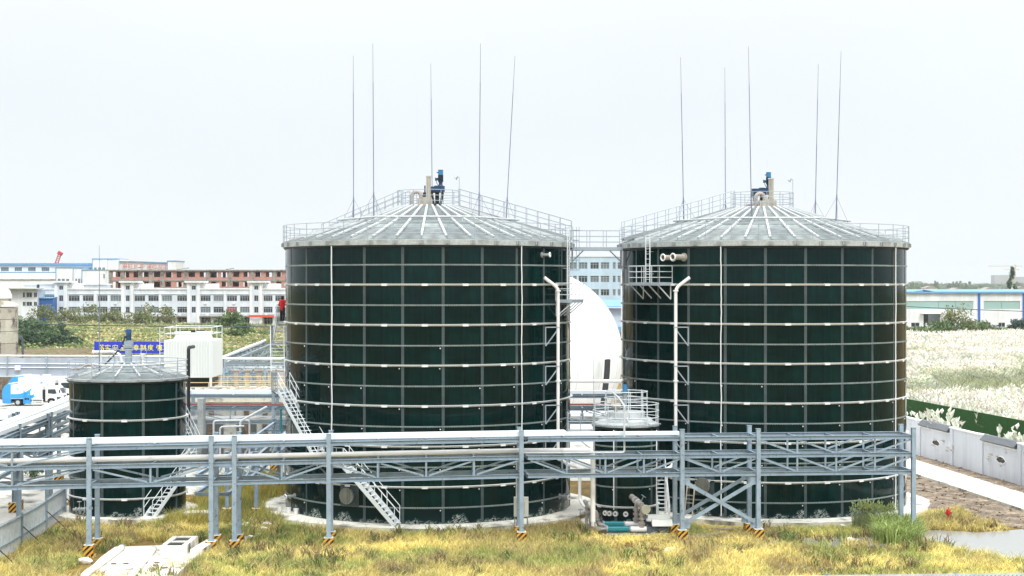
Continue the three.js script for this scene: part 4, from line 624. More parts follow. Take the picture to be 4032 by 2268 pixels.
// long white three-storey building
{
  const d = 556, S = d / 6400, X = (px) => (px - 2016) * S, Yy = (py) => 14.2 - (py - 1119) * S, r = rng(12);
  const g = thing('office_building', 'long white three-storey building with stair towers behind the weeds', 'building', V(X(620), GROUND, d));
  const bays = [[105, 217, [[114, 161], [171, 216]]], [266, 480, [[268, 314], [324, 369], [383, 424], [433, 477]]], [527, 738, [[528, 572], [582, 625], [636, 678], [696, 738]]], [788, 984, [[788, 830], [839, 881], [892, 934], [943, 985]]], [1034, 1160, [[1036, 1074], [1082, 1122]]]];
  const rows3 = [1163, 1186], rows2 = [1208, 1231.5], roofY = Yy(1140);
  bays.forEach(([a, b, ws], bi) => {
    const hs = ws.map(([p, q]) => [X(p) + 0.1, X(q) - 0.1]), mid = ws.length > 2 ? [X(ws[1][1]) + 0.2, X(ws[2][0]) - 0.2] : null;
    part('wall', wallWith(X(a), X(b), Yy(1247), roofY, d, 0.5, [[Yy(rows2[1]), Yy(rows2[0]), hs], [Yy(rows3[1]), Yy(rows3[0]), hs]]), M.wallGrey2, g);
    part('parapet', bx(X(a) - 0.1, X(b) + 0.1, roofY, roofY + 0.5, d - 0.35, d + 0.5), M.wallWhite, g); part('cornice', bx(X(a), X(b), Yy(1158), Yy(1156.5), d - 0.25, d - 0.004), M.wallWhite, g); part('floor_band', bx(X(a), X(b), Yy(1236), Yy(1234), d - 0.2, d - 0.004), M.wallWhite, g);
    if (mid) part('pilaster', bx(mid[0], mid[1], Yy(1247), roofY - 0.7, d - 0.4, d - 0.004), M.wallWhite, g);
    for (const [p, q] of ws) for (const rr of [rows2, rows3]) { const pal = r(); win(g, X(p) + 0.1, X(q) - 0.1, Yy(rr[1]), Yy(rr[0]), d, 4, pal < 0.25 ? M.glassPale : bi === 3 && p === 892 && rr === rows2 ? M.curtain : M.glass, { bar: true }); if (r() < 0.22) part('air_conditioner', [box(0.9, 0.65, 0.4, X(p) + 1 + r() * 2, Yy(rr[1]) - 0.7, -d + 0.22)], M.white, g); }
    // ground floor: posts, dark arcade behind
    const gw = []; for (let i = 0; i < ws.length; i++) gw.push([X(ws[i][0]) + 0.1, X(ws[i][1]) - 0.1]);
    part('ground_wall', wallWith(X(a), X(b), GROUND - 0.1, Yy(1247.5), d, 0.45, [[GROUND, Yy(1250), gw]]), M.wallWhite, g);
    gw.forEach(([p, q], i) => { const w = part('shop_front', bx(p, q, GROUND, Yy(1250), d + 1.6, d + 1.7), M.glass, g); const f = []; for (let k = 0; k <= 3; k++) f.push(bx(p + (q - p - 0.12) * k / 3, p + (q - p - 0.12) * k / 3 + 0.12, GROUND, Yy(1250), d + 1.5, d + 1.59)); f.push(bx(p, q, 1.9, 2.02, d + 1.51, d + 1.595)); part('shop_frame', f, M.frame, w); });
    part('canopy', bx(X(a), X(b), Yy(1247), Yy(1242.5), d - 1.6, d - 0.005), M.rawConcrete, g);
  });
  part('body', bx(X(105), X(1160), GROUND, roofY - 0.1, d + 2, d + 14), M.wallGrey, g);
  for (const [a, b] of [[217, 266], [480, 527], [738, 788], [984, 1034]]) {
    const x0 = X(a), x1 = X(b), cx0 = x0 + (x1 - x0) * 0.35, cx1 = x0 + (x1 - x0) * 0.68, top = Yy(1113);
    const hs = [[cx0, cx1]], t = part('stair_tower', [wallWith(x0 + 0.5, x1 - 0.5, GROUND, top, d - 0.7, 0.5, [[Yy(1231.5), Yy(1208), hs], [Yy(1186), Yy(1163), hs], [Yy(1141), Yy(1125), hs]]), bx(x0 + 0.5, x1 - 0.5, GROUND, top, d + 0.2, d + 5)], M.wallGrey2, g);
    part('tower_edge', [bx(x0, x0 + 0.95, GROUND, top + 0.004, d - 1, d + 5), bx(x1 - 0.95, x1, GROUND, top + 0.004, d - 1, d + 5)], M.wallWhite, t); part('tower_roof', bx(x0 - 0.7, x1 + 1.8, top + 0.006, top + 0.55, d - 1.8, d + 5.5), M.wallWhite, t);
    for (const [p, q] of [[1231.5, 1208], [1186, 1163], [1141, 1125]]) win(g, cx0, cx1, Yy(p), Yy(q), d - 0.7, 2, M.glass, { sill: false });
    part('roof_hut', bx(x1, x1 + 5.5, roofY, top - 0.3, d + 0.8, d + 6), M.wallWhite, t);
  }
  for (const [a, b, t] of [[92, 140, 1120], [152, 212, 1119], [330, 415, 1121]]) { const h = part('roof_hut', bx(X(a), X(b), roofY, Yy(t), d + 1, d + 7), M.wallGrey2, g); part('hut_roof', bx(X(a) - 0.6, X(b) + 0.6, Yy(t), Yy(t) + 0.35, d + 0.3, d + 7.5), M.wallWhite, h); }
  tag(part('red_banner', bx(X(984), X(1082), Yy(1249), Yy(1240), d - 1.9, d - 1.8), M.banner, g), 'long red banner over the shop fronts');
}
{
  const d = 535, S = d / 6400, X = (px) => (px - 2016) * S, Yy = (py) => 14.2 - (py - 1119) * S;
  const g = thing('office_wing', 'recessed pale wing beside the silo with a brown canopy', 'building', V(X(60), GROUND, d + 10));
  part('wall', wallWith(X(-60), X(104), GROUND, Yy(1138), d + 12, 0.5, [[Yy(1207), Yy(1190), [[X(45), X(58)], [X(60), X(83)], [X(90), X(103)]]], [Yy(1172), Yy(1152), [[X(45), X(55)], [X(60), X(83)], [X(90), X(103)]]]]), M.wallWhite, g);
  for (const [a, b] of [[60, 83], [90, 103], [45, 57]]) for (const [p, q] of [[1207, 1190], [1172, 1152]]) win(g, X(a), X(b), Yy(p), Yy(q), d + 12, 2, M.glass);
  part('canopy', bx(X(-60), X(112), Yy(1139), Yy(1136), d + 9, d + 18), M.rawConcrete, g); part('body', bx(X(-60), X(104), GROUND, Yy(1140), d + 13, d + 22), M.wallGrey, g);
  const b = thing('blue_annex', 'bright blue sheet metal lift tower on the white building', 'annex', V(X(188), GROUND, 552)); const S2 = 552 / 6400, x = (p) => (p - 2016) * S2, y = (p) => 14.2 - (p - 1119) * S2;
  part('cladding', [bx(x(161), x(216), GROUND, y(1176), 549.5, 554.5)], M.blueCorr, b); part('roof', bar(V(x(188), y(1173.5), 548.9), V(x(188), y(1170), 554.8), x(217) - x(160), 0.25), M.blueRoof, b);
}
// unfinished brick block
{
  const d = 612, S = d / 6400, X = (px) => (px - 2016) * S, Yy = (py) => 14.2 - (py - 1119) * S, r = rng(31);
  const g = thing('unfinished_building', 'unfinished brick and concrete block with see-through window holes', 'building', V(X(800), GROUND, d));
  const cols = [433, 482, 551, 593, 639, 730, 818, 906, 993, 1079, 1150], sl = [Yy(1062), Yy(1101), Yy(1139), Yy(1180)];
  sl.forEach((y, i) => part('floor_slab', bx(X(430) - (i ? 0 : 1), X(1152), y - 0.45, y, d - (i ? 0 : 0.6), d + 12), M.rawConcrete, g));
  for (const c of cols) for (const dd of [d - 0.05, d + 11]) part('column', bx(X(c) - 0.55, X(c) + 0.55, GROUND, sl[0] - 0.45, dd, dd + 0.9), M.rawConcrete, g);
  for (const fl of [0, 1]) {
    const y1 = sl[fl] - 0.45, y0 = sl[fl + 1];
    for (let i = 0; i < cols.length - 1; i++) {
      const x0 = X(cols[i]) + 0.55, x1 = X(cols[i + 1]) - 0.55, w = x1 - x0, rough = i < 3, hs = w > 5 ? [[x0 + w * (0.04 + 0.05 * r()), x0 + w * (0.34 + 0.1 * r())], [x0 + w * (0.6 + 0.05 * r()), x0 + w * (0.86 + 0.12 * r())]] : [[x0 + w * 0.12, x0 + w * 0.9]];
      const sill = rough && r() < 0.6 ? y0 : y0 + (0.75 + 0.3 * r());
      if (!(rough && r() < 0.3)) part('brick_wall', wallWith(x0, x1, y0, y1, d + 0.25, 0.3, [[sill, y1 - 0.35, hs]]), M.brick, g);
      const bh = w > 5 ? [[x0 + w * (0.05 + 0.12 * r()), x0 + w * 0.42], [x0 + w * 0.58, x0 + w * (0.86 + 0.1 * r())]] : [[x0 + w * 0.4, x0 + w * 0.75]];
      part('brick_wall', wallWith(x0, x1, y0, y1, d + 11.2, 0.3, [[y0 + (r() < 0.3 ? 0 : 0.9), y1 - 0.5, bh]]), M.brick, g);
      if (r() < 0.6) part('partition', bx(x0 + w * 0.5, x0 + w * 0.5 + 0.25, y0, y1, d + 1, d + 10.5), M.brick, g);
    }
  }
  for (const [a, b, h] of [[500, 560, 1.2], [585, 610, 0.8], [695, 735, 0.7], [890, 910, 0.6]]) part('roof_rubble', bar(V(X(a), sl[0] + 0.15, d + 2), V(X(b), sl[0] + h, d + 4), 1.6, 0.25), M.rawConcrete, g);
}
// white factory with blue edges behind both
{
  const d = 760, S = d / 6400, X = (px) => (px - 2016) * S, Yy = (py) => 14.2 - (py - 1119) * S;
  const g = thing('factory_hall', 'white factory hall with blue roof edge and red lettering on its gable', 'building', V(X(330), GROUND, d));
  const W5 = [[3, 34], [57, 86], [110, 140], [163, 194], [217, 248]].map(([a, b]) => [X(a), X(b)]);
  part('wall', wallWith(X(-80), X(372), GROUND, Yy(1043), d, 0.6, [[Yy(1068), Yy(1052), W5]]), M.wallWhite, g); part('roof_edge', bx(X(-80), X(372), Yy(1043), Yy(1036), d - 1.2, d + 40), M.blueRoof, g); W5.forEach(([a, b]) => win(g, a, b, Yy(1068), Yy(1052), d, 4, M.glassPale, { sill: false }));
  part('blue_band', bx(X(-80), X(254), Yy(1075), Yy(1071), d - 4, d - 0.01), M.blueRoof, g); part('lean_to', bx(X(-80), X(252), GROUND, Yy(1075), d - 4, d - 0.02), M.wallWhite, g); part('lean_to_band', bx(X(-80), X(244), Yy(1104), Yy(1099), d - 4.3, d - 4.01), M.rawConcrete, g);
  const block = (a, b, t, dd, trim) => { const w = part('block', bx(X(a), X(b), GROUND, Yy(t), dd, dd + 20), M.wallWhite, g); part('block_trim', [bx(X(a) - 0.2, X(b) + 0.2, Yy(t), Yy(t) + 0.35, dd - 0.3, dd + 20), bx(X(a) - 0.15, X(a) + 0.15, GROUND, Yy(t) - 0.01, dd - 0.2, dd - 0.01)], M.blueRoof, w); return w; };
  block(253, 315, 1056, d - 14, 1); block(315, 358, 1057, d - 12, 1); block(358, 448, 1065, d - 16, 1); block(370, 429, 1021, d - 3, 1); block(429, 470, 1021, d - 2.5, 1);
  for (const [a, b, t, q, dd] of [[260, 271, 1098, 1107, d - 14], [276, 287, 1098, 1107, d - 14], [293, 304, 1098, 1107, d - 14], [324, 330, 1098, 1114, d - 12], [335, 341, 1098, 1114, d - 12], [346, 352, 1098, 1114, d - 12], [377, 387, 1053, 1063, d - 3], [393, 404, 1053, 1063, d - 3], [409, 420, 1053, 1063, d - 3], [441, 446, 1079, 1096, d - 16], [441, 446, 1117, 1128, d - 16]]) part('window', bx(X(a), X(b), Yy(q), Yy(t), dd - 0.12, dd - 0.02), M.glassPale, g);
  const gable = extrude([[X(470), GROUND], [X(662), GROUND], [X(662), Yy(1035)], [X(470), Yy(1028.5)]], 20); gable.translate(0, 0, -d - 20.5); part('gable', gable, M.wallWhite, g); part('gable_trim', bar(V(X(470), Yy(1028), d), V(X(662), Yy(1034.5), d), 1, 0.4), M.blueRoof, g); block(661, 694, 1029, d - 1, 1);
  const gl = glyphs(['tong', 'de', 'shiw', 'jie', 'tong', 'de', 'hai', 'yang'], 2.1, (i) => new THREE.Vector3(X([482, 504, 527, 549, 579, 600, 621, 640][i]), Yy([1055, 1056, 1057, 1058, 1058, 1060, 1060, 1061][i]), -d + 0.55), 0.24, 0.12); gl.forEach((q) => part('letter', q, M.signRed, g));
}
solo('crane_boom', 'red lattice crane boom rising behind the factory', 'crane', (() => { const d = 860, S = d / 6400, P = (px, py, dx = 0) => V((px - 2016) * S + dx, 14.2 - (py - 1119) * S, d), o = []; for (const k of [-0.9, 0.9]) o.push(bar(P(214, 1060, k), P(236, 998, k * 0.8), 0.4)); for (let i = 0; i < 8; i++) { const y = (t) => P(214 + 22 * t, 1060 - 62 * t); o.push(bar(y(i / 8).add(new THREE.Vector3(-0.9, 0, 0)), y((i + 1) / 8).add(new THREE.Vector3(0.9, 0, 0)), 0.3)); } o.push(bar(P(233, 1003), P(240, 992), 2.6, 2.2)); return o; })(), M.craneRed);

// light blue block and blue shed seen between the two tall tanks
{
  const d = 400, S = d / 6400, X = (px) => (px - 2016) * S, Yy = (py) => 14.2 - (py - 1119) * S;
  const g = thing('blue_office_block', 'pale blue office block in the gap between the tall tanks', 'building', V(X(2340), GROUND, d));
  const cs = [[2232, 2250], [2257, 2271], [2278, 2313], [2324.5, 2358], [2365.5, 2399], [2413, 2424], [2432, 2443]], rws = [[1033, 1059], [1086, 1111.5], [1139, 1164], [1190, 1215]], hs = cs.map(([a, b]) => [X(a), X(b)]);
  part('wall', wallWith(X(2150), X(2560), GROUND, Yy(1011), d, 0.5, rws.slice().reverse().map(([t, b]) => [Yy(b), Yy(t), hs])), M.skyBlueWall, g); part('body', bx(X(2150), X(2560), GROUND, Yy(1012), d + 0.9, d + 15), M.skyBlueWall, g); part('parapet', bx(X(2149), X(2561), Yy(1011), Yy(1010), d - 0.2, d + 15), M.wallWhite, g);
  rws.forEach(([t, b], k) => cs.forEach(([a, e], i) => win(g, X(a), X(e), Yy(b), Yy(t), d, e - a > 20 ? 3 : 2, (i + k) % 3 ? M.glassPale : M.glass, { bar: true, sill: false, t: 0.08 })));
  const d2 = 300, S2 = d2 / 6400, x = (px) => (px - 2016) * S2, y = (py) => 14.2 - (py - 1119) * S2, s = thing('blue_roof_shed', 'grey shed with bright blue roof behind the white dome', 'shed', V(x(2430), GROUND, d2));
  part('wall', bx(x(2330), x(2520), GROUND, y(1212), d2, d2 + 16), M.wallGrey, s); part('roof', [bar(V(x(2425), y(1209), d2 - 1), V(x(2425), y(1186), d2 + 16), x(2520) - x(2326), 0.25)], M.blueRoof, s); part('eave_trim', bx(x(2326), x(2522), y(1213), y(1209.5), d2 - 1.2, d2 - 1.02), M.wallWhite, s); part('lower_roof', bx(x(2330), x(2520), y(1308), y(1286), d2 - 3, d2 - 0.02), M.blueRoof, s); part('skirting', bx(x(2330), x(2520), GROUND, y(1309), d2 - 2.5, d2 - 0.03), M.brick, s);
}
// white membrane gas holder
{
  const d = 170, c = V(2.444, 6.6, d), R = 9.12, g = thing('gas_holder', 'big white membrane gas dome between the tall tanks', 'gas dome', V(c.x, GROUND, d));
  part('membrane', new THREE.SphereGeometry(R, 72, 48, 0, Math.PI * 2, 0, Math.acos((GROUND - c.y) / R)).translate(c.x, c.y, c.z), M.membrane, g);
  for (let i = 0; i < 18; i++) { const a = i * 20 + 7, pts = []; for (let k = 4; k < 32; k++) { const t = k / 32 * 2.4; pts.push(new THREE.Vector3(c.x + (R + 0.003) * Math.sin(t) * Math.sin(a * RAD), c.y + (R + 0.003) * Math.cos(t), c.z + (R + 0.003) * Math.sin(t) * Math.cos(a * RAD))); } part('weld_seam', path(pts, 0.022, 4), M.seamWhite, g); }
  part('ring_beam', lathe([[R * 0.66, -0.3], [R * 0.72, -0.3], [R * 0.72, 0.2], [R * 0.66, 0.2]], 64).translate(c.x, 0, c.z), M.concrete, g);
  const h = thing('air_hose', 'black corrugated air hose climbing the white dome', 'hose', V(8.739, 0, 158)); const hp = [V(8.67, 0.5, 158), V(8.95, 2.6, 159), V(9.358, 5.2, 160.3), V(9.484, 6.7, 161.2)]; const hr = bend(hp, 1); part('hose', path(hr, 0.3, 10), M.rubber, h); part('hose_elbow', pipe([V(9.484, 6.7, 161.2), V(9.434, 7.4, 161.4), V(9.283, 7.7, 162.4)], 0.32, 0.4, 12), M.white, h);
}
solo('storage_hut', 'pale service hut wall at the foot of the white dome', 'hut', [bx(1.5, 9.5, -0.3, 2.4, 146, 149), bx(1.2, 9.8, 2.4, 2.55, 145.6, 149.4)], M.wallWhite);
// white factory on the other side, blue roof
{
  const d = 512, S = d / 6400, X = (px) => (px - 2016) * S, Yy = (py) => 14.2 - (py - 1119) * S;
  const g = thing('white_factory', 'white factory with blue roof and green window bands across the reed field', 'factory', V(X(3800), GROUND, d));
  const low = [[3588, 3621], [3721, 3757], [3794, 3830], [3875, 3901], [3932, 3958], [3988, 4013], [4060, 4090], [4130, 4160]], door = [3637, 3704], bands = [[3420, 3833], [3874, 4017], [4062, 4190]], base = Yy(1288);
  part('wall', wallWith(X(3380), X(4300), base, Yy(1155), d, 0.5, [[Yy(1287), Yy(1270), [...low, door].map(([a, b]) => [X(a), X(b)])], [Yy(1270), Yy(1235), [[X(door[0]), X(door[1])]]], [Yy(1217), Yy(1185.5), bands.map(([a, b]) => [X(a), X(b)])]]), M.wallWhite, g);
  part('plinth', bx(X(3380), X(4300), GROUND - 0.2, base - 0.01, d - 0.4, d + 0.4), M.rawConcrete, g); part('interior', bx(X(3380), X(4300), GROUND, Yy(1156), d + 14, d + 15), M.wallGrey, g);
  for (const [a, b] of low) { const w = part('window', bx(X(a), X(b), Yy(1287), Yy(1271), d + 0.3, d + 0.35), M.glass, g); part('window_frame', [bx(X(a), X(b), Yy(1272), Yy(1271), d + 0.1, d + 0.28), bx((X(a) + X(b)) / 2 - 0.06, (X(a) + X(b)) / 2 + 0.06, Yy(1287), Yy(1272), d + 0.1, d + 0.28), bx(X(a), X(a) + 0.1, Yy(1287), Yy(1272), d + 0.1, d + 0.28)], M.frame, w); }
  for (const [a, b] of bands) { const n = Math.round((b - a) / 64); for (let i = 0; i < n; i++) part('window_band', bx(X(a + (b - a) * i / n) + 0.06, X(a + (b - a) * (i + 1) / n) - 0.06, Yy(1216.5), Yy(1186), d + 0.2, d + 0.26), M.panelGreen, g); }
  for (const px of [3855, 4031]) part('downpipe', bx(X(px) - 0.3, X(px) + 0.3, base, Yy(1155), d - 0.5, d - 0.01), M.blueTrim, g);
  const dr = part('gate', [bx(X(3639), X(3662), base, Yy(1237), d + 2.2, d + 2.35)], M.glass, g); part('gate_canopy', bx(X(3625), X(3708), Yy(1235), Yy(1233), d - 2, d - 0.01), M.wallWhite, g);
  part('eave', bx(X(3378), X(4302), Yy(1155), Yy(1150), d - 0.8, d + 1), M.blueRoof, g); const rf = extrude([[X(3378), Yy(1150)], [X(4302), Yy(1150)], [X(4302), Yy(1141)], [X(3700), Yy(1141)], [X(3640), Yy(1149)]], 30); rf.translate(0, 0, -d - 45); part('roof', [rf, bar(V(X(3990), Yy(1149.5), d + 0.5), V(X(3990), Yy(1141), d + 16), X(4302) - X(3690), 0.2)], M.blueRoof, g);
  const v = thing('parked_van', 'white van standing in the factory gateway', 'van', V(X(3652), GROUND, d - 0.9)); const x = X(3652);
  part('body', [bx(x - 0.95, x + 0.95, 0.35, 1.3, d - 2.6, d - 0.9), bx(x - 0.85, x + 0.85, 1.3, 2.0, d - 2.4, d - 0.9)], M.white, v); part('windscreen', bar(V(x, 1.34, d - 2.62), V(x, 1.92, d - 2.44), 1.6, 0.03), M.glass, v); for (const k of [-0.75, 0.75]) part('wheel', cyl(V(x + k - 0.1, 0.05, d - 2.2), V(x + k + 0.1, 0.05, d - 2.2), 0.34, 14), M.rubber, v);
}
// haze: far block and tower cranes
{
  const d = 5200, S = d / 6400, X = (px) => (px - 2016) * S, Yy = (py) => 14.2 - (py - 1119) * S;
  const g = thing('far_tower_block', 'hazy blue block under construction on the skyline', 'building', V(X(3970), GROUND, d)); part('body', [bx(X(3917), X(3984), GROUND, Yy(1083), d, d + 40)], M.farBlock, g); part('wing', bx(X(3984.5), X(4100), GROUND, Yy(1090), d + 5, d + 40), M.farBlock, g);
  for (const [px, top, jl, jr, lab] of [[3982, 1062, 3955, 4010, 'hazy tower crane with the shorter jib above the far block'], [3996, 1048, 3890, 4022, 'hazy tower crane with the longer jib above the far block']]) {
    const c = thing('tower_crane', lab, 'crane', V(X(px), GROUND, d - 5), 'tower cranes on the skyline'); part('mast', [bar(V(X(px), GROUND, d - 5), V(X(px), Yy(top - 7), d - 5), 2.2)], M.farCrane, c); part('jib', bar(V(X(jl), Yy(top), d - 5), V(X(jr), Yy(top - 0.5), d - 5), 1.7), M.farCrane, c); part('counterweight', box(2.5, 2, 2, X(jr) - 1, Yy(top) - 0.8, -d + 5), M.farCrane, c);
  }
  for (const [i, [a, b, t, dd]] of [[3875, 3920, 1131, 900], [3985, 4060, 1128, 820], [3742, 3800, 1133, 760], [3640, 3690, 1126, 1150]].entries()) { const s = dd / 6400, x0 = (a - 2016) * s, x1 = (b - 2016) * s, y1 = 14.2 - (t - 1119) * s; const h = thing('far_house', ['low white house left of the pointed far tree', 'low pale house at the frame edge beyond the blue roof', 'low house with ridge roof over the blue factory roof', 'faint far shed behind the round far trees'][i], 'house', V((x0 + x1) / 2, GROUND, dd), 'far low houses'); part('wall', bx(x0, x1, GROUND, y1 - 1.5, dd, dd + 10), M.wallWhite, h); const rf = extrude([[x0 - 0.5, y1 - 1.5], [x1 + 0.5, y1 - 1.5], [(x0 + x1) / 2, y1]], 11); rf.translate(0, 0, -dd - 10.5); part('roof', rf, M.tileFar, h); }
}

// ---------------------------------------------------------------- boundary wall, fences
{
  const wx = (d) => 34.4 + (138 - d) * 0.1075, P = (d, o = 0) => V(wx(d) + o, 0, d), len = (a, b) => Math.hypot(wx(a) - wx(b), a - b);
  const g = thing('boundary_wall', 'pale grey rendered boundary wall with tiled copings and fan windows', 'wall', V(wx(120), GROUND, 120));
  const cuts = [165, 158.5, 151, 144.5, 137, 129.8, 123.8, 116.9, 110.5, 103.5, 97];
  const fan = (c, dir, up = 1) => { const o = []; for (let i = 0; i <= 12; i++) { const a = (28 + 124 * i / 12) * RAD; o.push([1.05 * Math.cos(a), 0.6 * Math.sin(a) - 0.3]); } for (let i = 12; i >= 0; i--) { const a = (28 + 124 * i / 12) * RAD; o.push([0.34 * Math.cos(a), 0.12 * Math.sin(a) - 0.3]); } return o; };
  for (let i = 0; i < cuts.length - 1; i++) {
    const tiled = i % 2 === 0, a = P(cuts[i]), b = P(cuts[i + 1]), top = tiled ? 2.2 : 2.65, dir = b.clone().sub(a).normalize(), n = new THREE.Vector3(-1, 0, -0.1075).normalize();
    const at = (k, y, o = 0) => a.clone().lerp(b, k).addScaledVector(n, o).setY(y);
    const w = part('wall_panel', bar(at(0, (GROUND + top) / 2 - 0.2), at(1, (GROUND + top) / 2 - 0.2), 0.24, top - GROUND + 0.4), M.render, g);
    part('pillar', [bar(at(0.0, 1.2).setY(1.15).addScaledVector(dir, -0.28), at(0, 1.15).addScaledVector(dir, 0.28), 0.42, 3.1)], M.render, g); part('pillar_cap', bar(at(0, 2.74).addScaledVector(dir, -0.34), at(0, 2.74).addScaledVector(dir, 0.34), 0.5, 0.09), M.wallWhite, g);
    if (!tiled) part('coping', bar(at(0.06, top + 0.05), at(0.94, top + 0.05), 0.36, 0.1), M.wallWhite, g);
    else {
      part('coping', [bar(at(0.05, top + 0.03), at(0.95, top + 0.03), 0.5, 0.1)], M.wallWhite, g); const cor = part('tile_bed', [bar(at(0.05, top + 0.2, 0.16), at(0.95, top + 0.2, 0.16), 0.4, 0.06).translate(0, 0, 0), bar(at(0.05, top + 0.34), at(0.95, top + 0.34), 0.16, 0.3)], M.tileBed, g);
      const L = len(cuts[i], cuts[i + 1]) * 0.9, nt = Math.round(L / 0.3);
      for (let k = 0; k < nt; k++) { const t = 0.05 + 0.9 * (k + 0.5) / nt, lo = at(t, top + 0.12, 0.42), hi = at(t, top + 0.52, 0.02), lo2 = at(t, top + 0.12, -0.42), hi2 = at(t, top + 0.52, -0.02); part('cap_tile', [cyl(lo.setY(lo.y + 0.05), hi.setY(hi.y + 0.05), 0.095, 8)], M.tile, g); part('cap_tile', [cyl(lo2.setY(lo2.y + 0.05), hi2.setY(hi2.y + 0.05), 0.095, 8)], M.tile, g); }
      part('ridge', cyl(at(0.04, top + 0.54), at(0.96, top + 0.54), 0.1, 8), M.tile, g);
      const c = at(0.52, 1.15, 0.0), put = (pts, th, off) => { const q = extrude(pts, th); q.translate(0, 0, -th / 2 + off); q.applyMatrix4(new THREE.Matrix4().makeBasis(dir.clone(), UP, new THREE.Vector3().crossVectors(dir, UP))); return q.translate(c.x, c.y, c.z); };
      const f = fan(), s = 1.16; part('fan_window', put(f, 0.26, 0), M.black, g); const rim = []; for (let q = 0; q < f.length; q++) { const p0 = f[q], p1 = f[(q + 1) % f.length], W3 = (p, o) => c.clone().addScaledVector(dir, p[0]).addScaledVector(n, o).setY(c.y + p[1]); rim.push(bar(W3(p0, 0.13), W3(p1, 0.13), 0.07), bar(W3(p0, -0.13), W3(p1, -0.13), 0.07)); } part('fan_rim', rim, M.wallWhite, g);
    }
  }
  const f = thing('green_fence', 'long fence clad in bright green artificial turf behind the wall', 'fence', V(43, GROUND, 155)); const fx = (d) => 41.4 + (170 - d) * 0.132; let i = 0;
  for (let d = 92; d < 215; d += 6) part('turf_panel', bar(V(fx(d + 0.02), 0.95, d + 0.02), V(fx(d + 5.98), 0.95, d + 5.98), 0.1, 2.5), M.greenTurf, f);
  for (let d = 92; d < 215; d += 6) part('fence_post', bar(V(fx(d) + 0.12, -0.3, d), V(fx(d) + 0.12, 2.1, d), 0.1), M.steelDark, f);
}
function sheetFence(name, label, pts, h, group, props) {
  const g = thing(name, label, 'fence', V(pts[0][0], GROUND, pts[0][1]), group); let n = 0;
  for (let i = 1; i < pts.length; i++) {
    const a = V(pts[i - 1][0], GROUND, pts[i - 1][1]), b = V(pts[i][0], GROUND, pts[i][1]), L = a.distanceTo(b), m = Math.max(1, Math.round(L / 1.9));
    for (let k = 0; k < m; k++) {
      const w = L / m, dy = props ? Math.sin(n * 1.7) * 0.05 : 0, q = [], dx = 0.19, nn = Math.round(w / dx), pos = [], idx = []; for (let j = 0; j <= nn * 4; j++) { const x = j / (nn * 4) * (w - 0.02), zz = [0, 0.025, 0.025, 0][j % 4]; pos.push(0, 0, x, 0, h, x); pos[pos.length - 6] = zz; pos[pos.length - 3] = zz; } for (let j = 0; j < nn * 4; j++) { const s = j * 2; idx.push(s, s + 1, s + 2, s + 1, s + 3, s + 2); }
      const bg = new THREE.BufferGeometry(); bg.setAttribute('position', new THREE.Float32BufferAttribute(pos, 3)); bg.setIndex(idx); bg.computeVertexNormals(); bg.setAttribute('uv', new THREE.Float32BufferAttribute(new Array(pos.length / 3 * 2).fill(0), 2));
      const z = b.clone().sub(a).normalize(), x = new THREE.Vector3().crossVectors(UP, z), at = a.clone().lerp(b, k / m).setY(GROUND + dy); bg.applyMatrix4(new THREE.Matrix4().makeBasis(x, UP, z).setPosition(at)); part('sheet_panel', bg, M.fence, g);
      const p = a.clone().lerp(b, k / m), nrm = x.clone();
      if (n % 3 === 0) { part('fence_post', bar(p.clone().setY(GROUND - 0.1).addScaledVector(nrm, 0.08), p.clone().setY(GROUND + h + 0.05).addScaledVector(nrm, 0.08), 0.12, 0.1), M.steelDark, g); if (props) part('prop', bar(p.clone().setY(GROUND + h * 0.62).addScaledVector(nrm, 0.12), p.clone().setY(GROUND).addScaledVector(nrm, 1.35), 0.05), M.propBrown, g); }
      n++;
    }
    part('rail', [bar(a.clone().setY(GROUND + h * 0.93).addScaledVector(new THREE.Vector3().crossVectors(UP, b.clone().sub(a).normalize()), 0.05), b.clone().setY(GROUND + h * 0.93).addScaledVector(new THREE.Vector3().crossVectors(UP, b.clone().sub(a).normalize()), 0.05), 0.06), bar(a.clone().setY(GROUND + h * 0.35).addScaledVector(new THREE.Vector3().crossVectors(UP, b.clone().sub(a).normalize()), 0.05), b.clone().setY(GROUND + h * 0.35).addScaledVector(new THREE.Vector3().crossVectors(UP, b.clone().sub(a).normalize()), 0.05), 0.06)], M.steelDark, g);
  }
}
sheetFence('sheet_fence', 'pale blue corrugated sheet fence with brown props beside the short tank', [[-27.9, 101.2], [-27.3, 93.6], [-27.0, 87.6], [-26.9, 80]], 1.85, 'corrugated site fences', true);
sheetFence('sheet_fence', 'pale corrugated sheet fence along the very bottom edge by the puddle', [[8, 70.2], [27, 71.5]], 1.86, 'corrugated site fences', false);

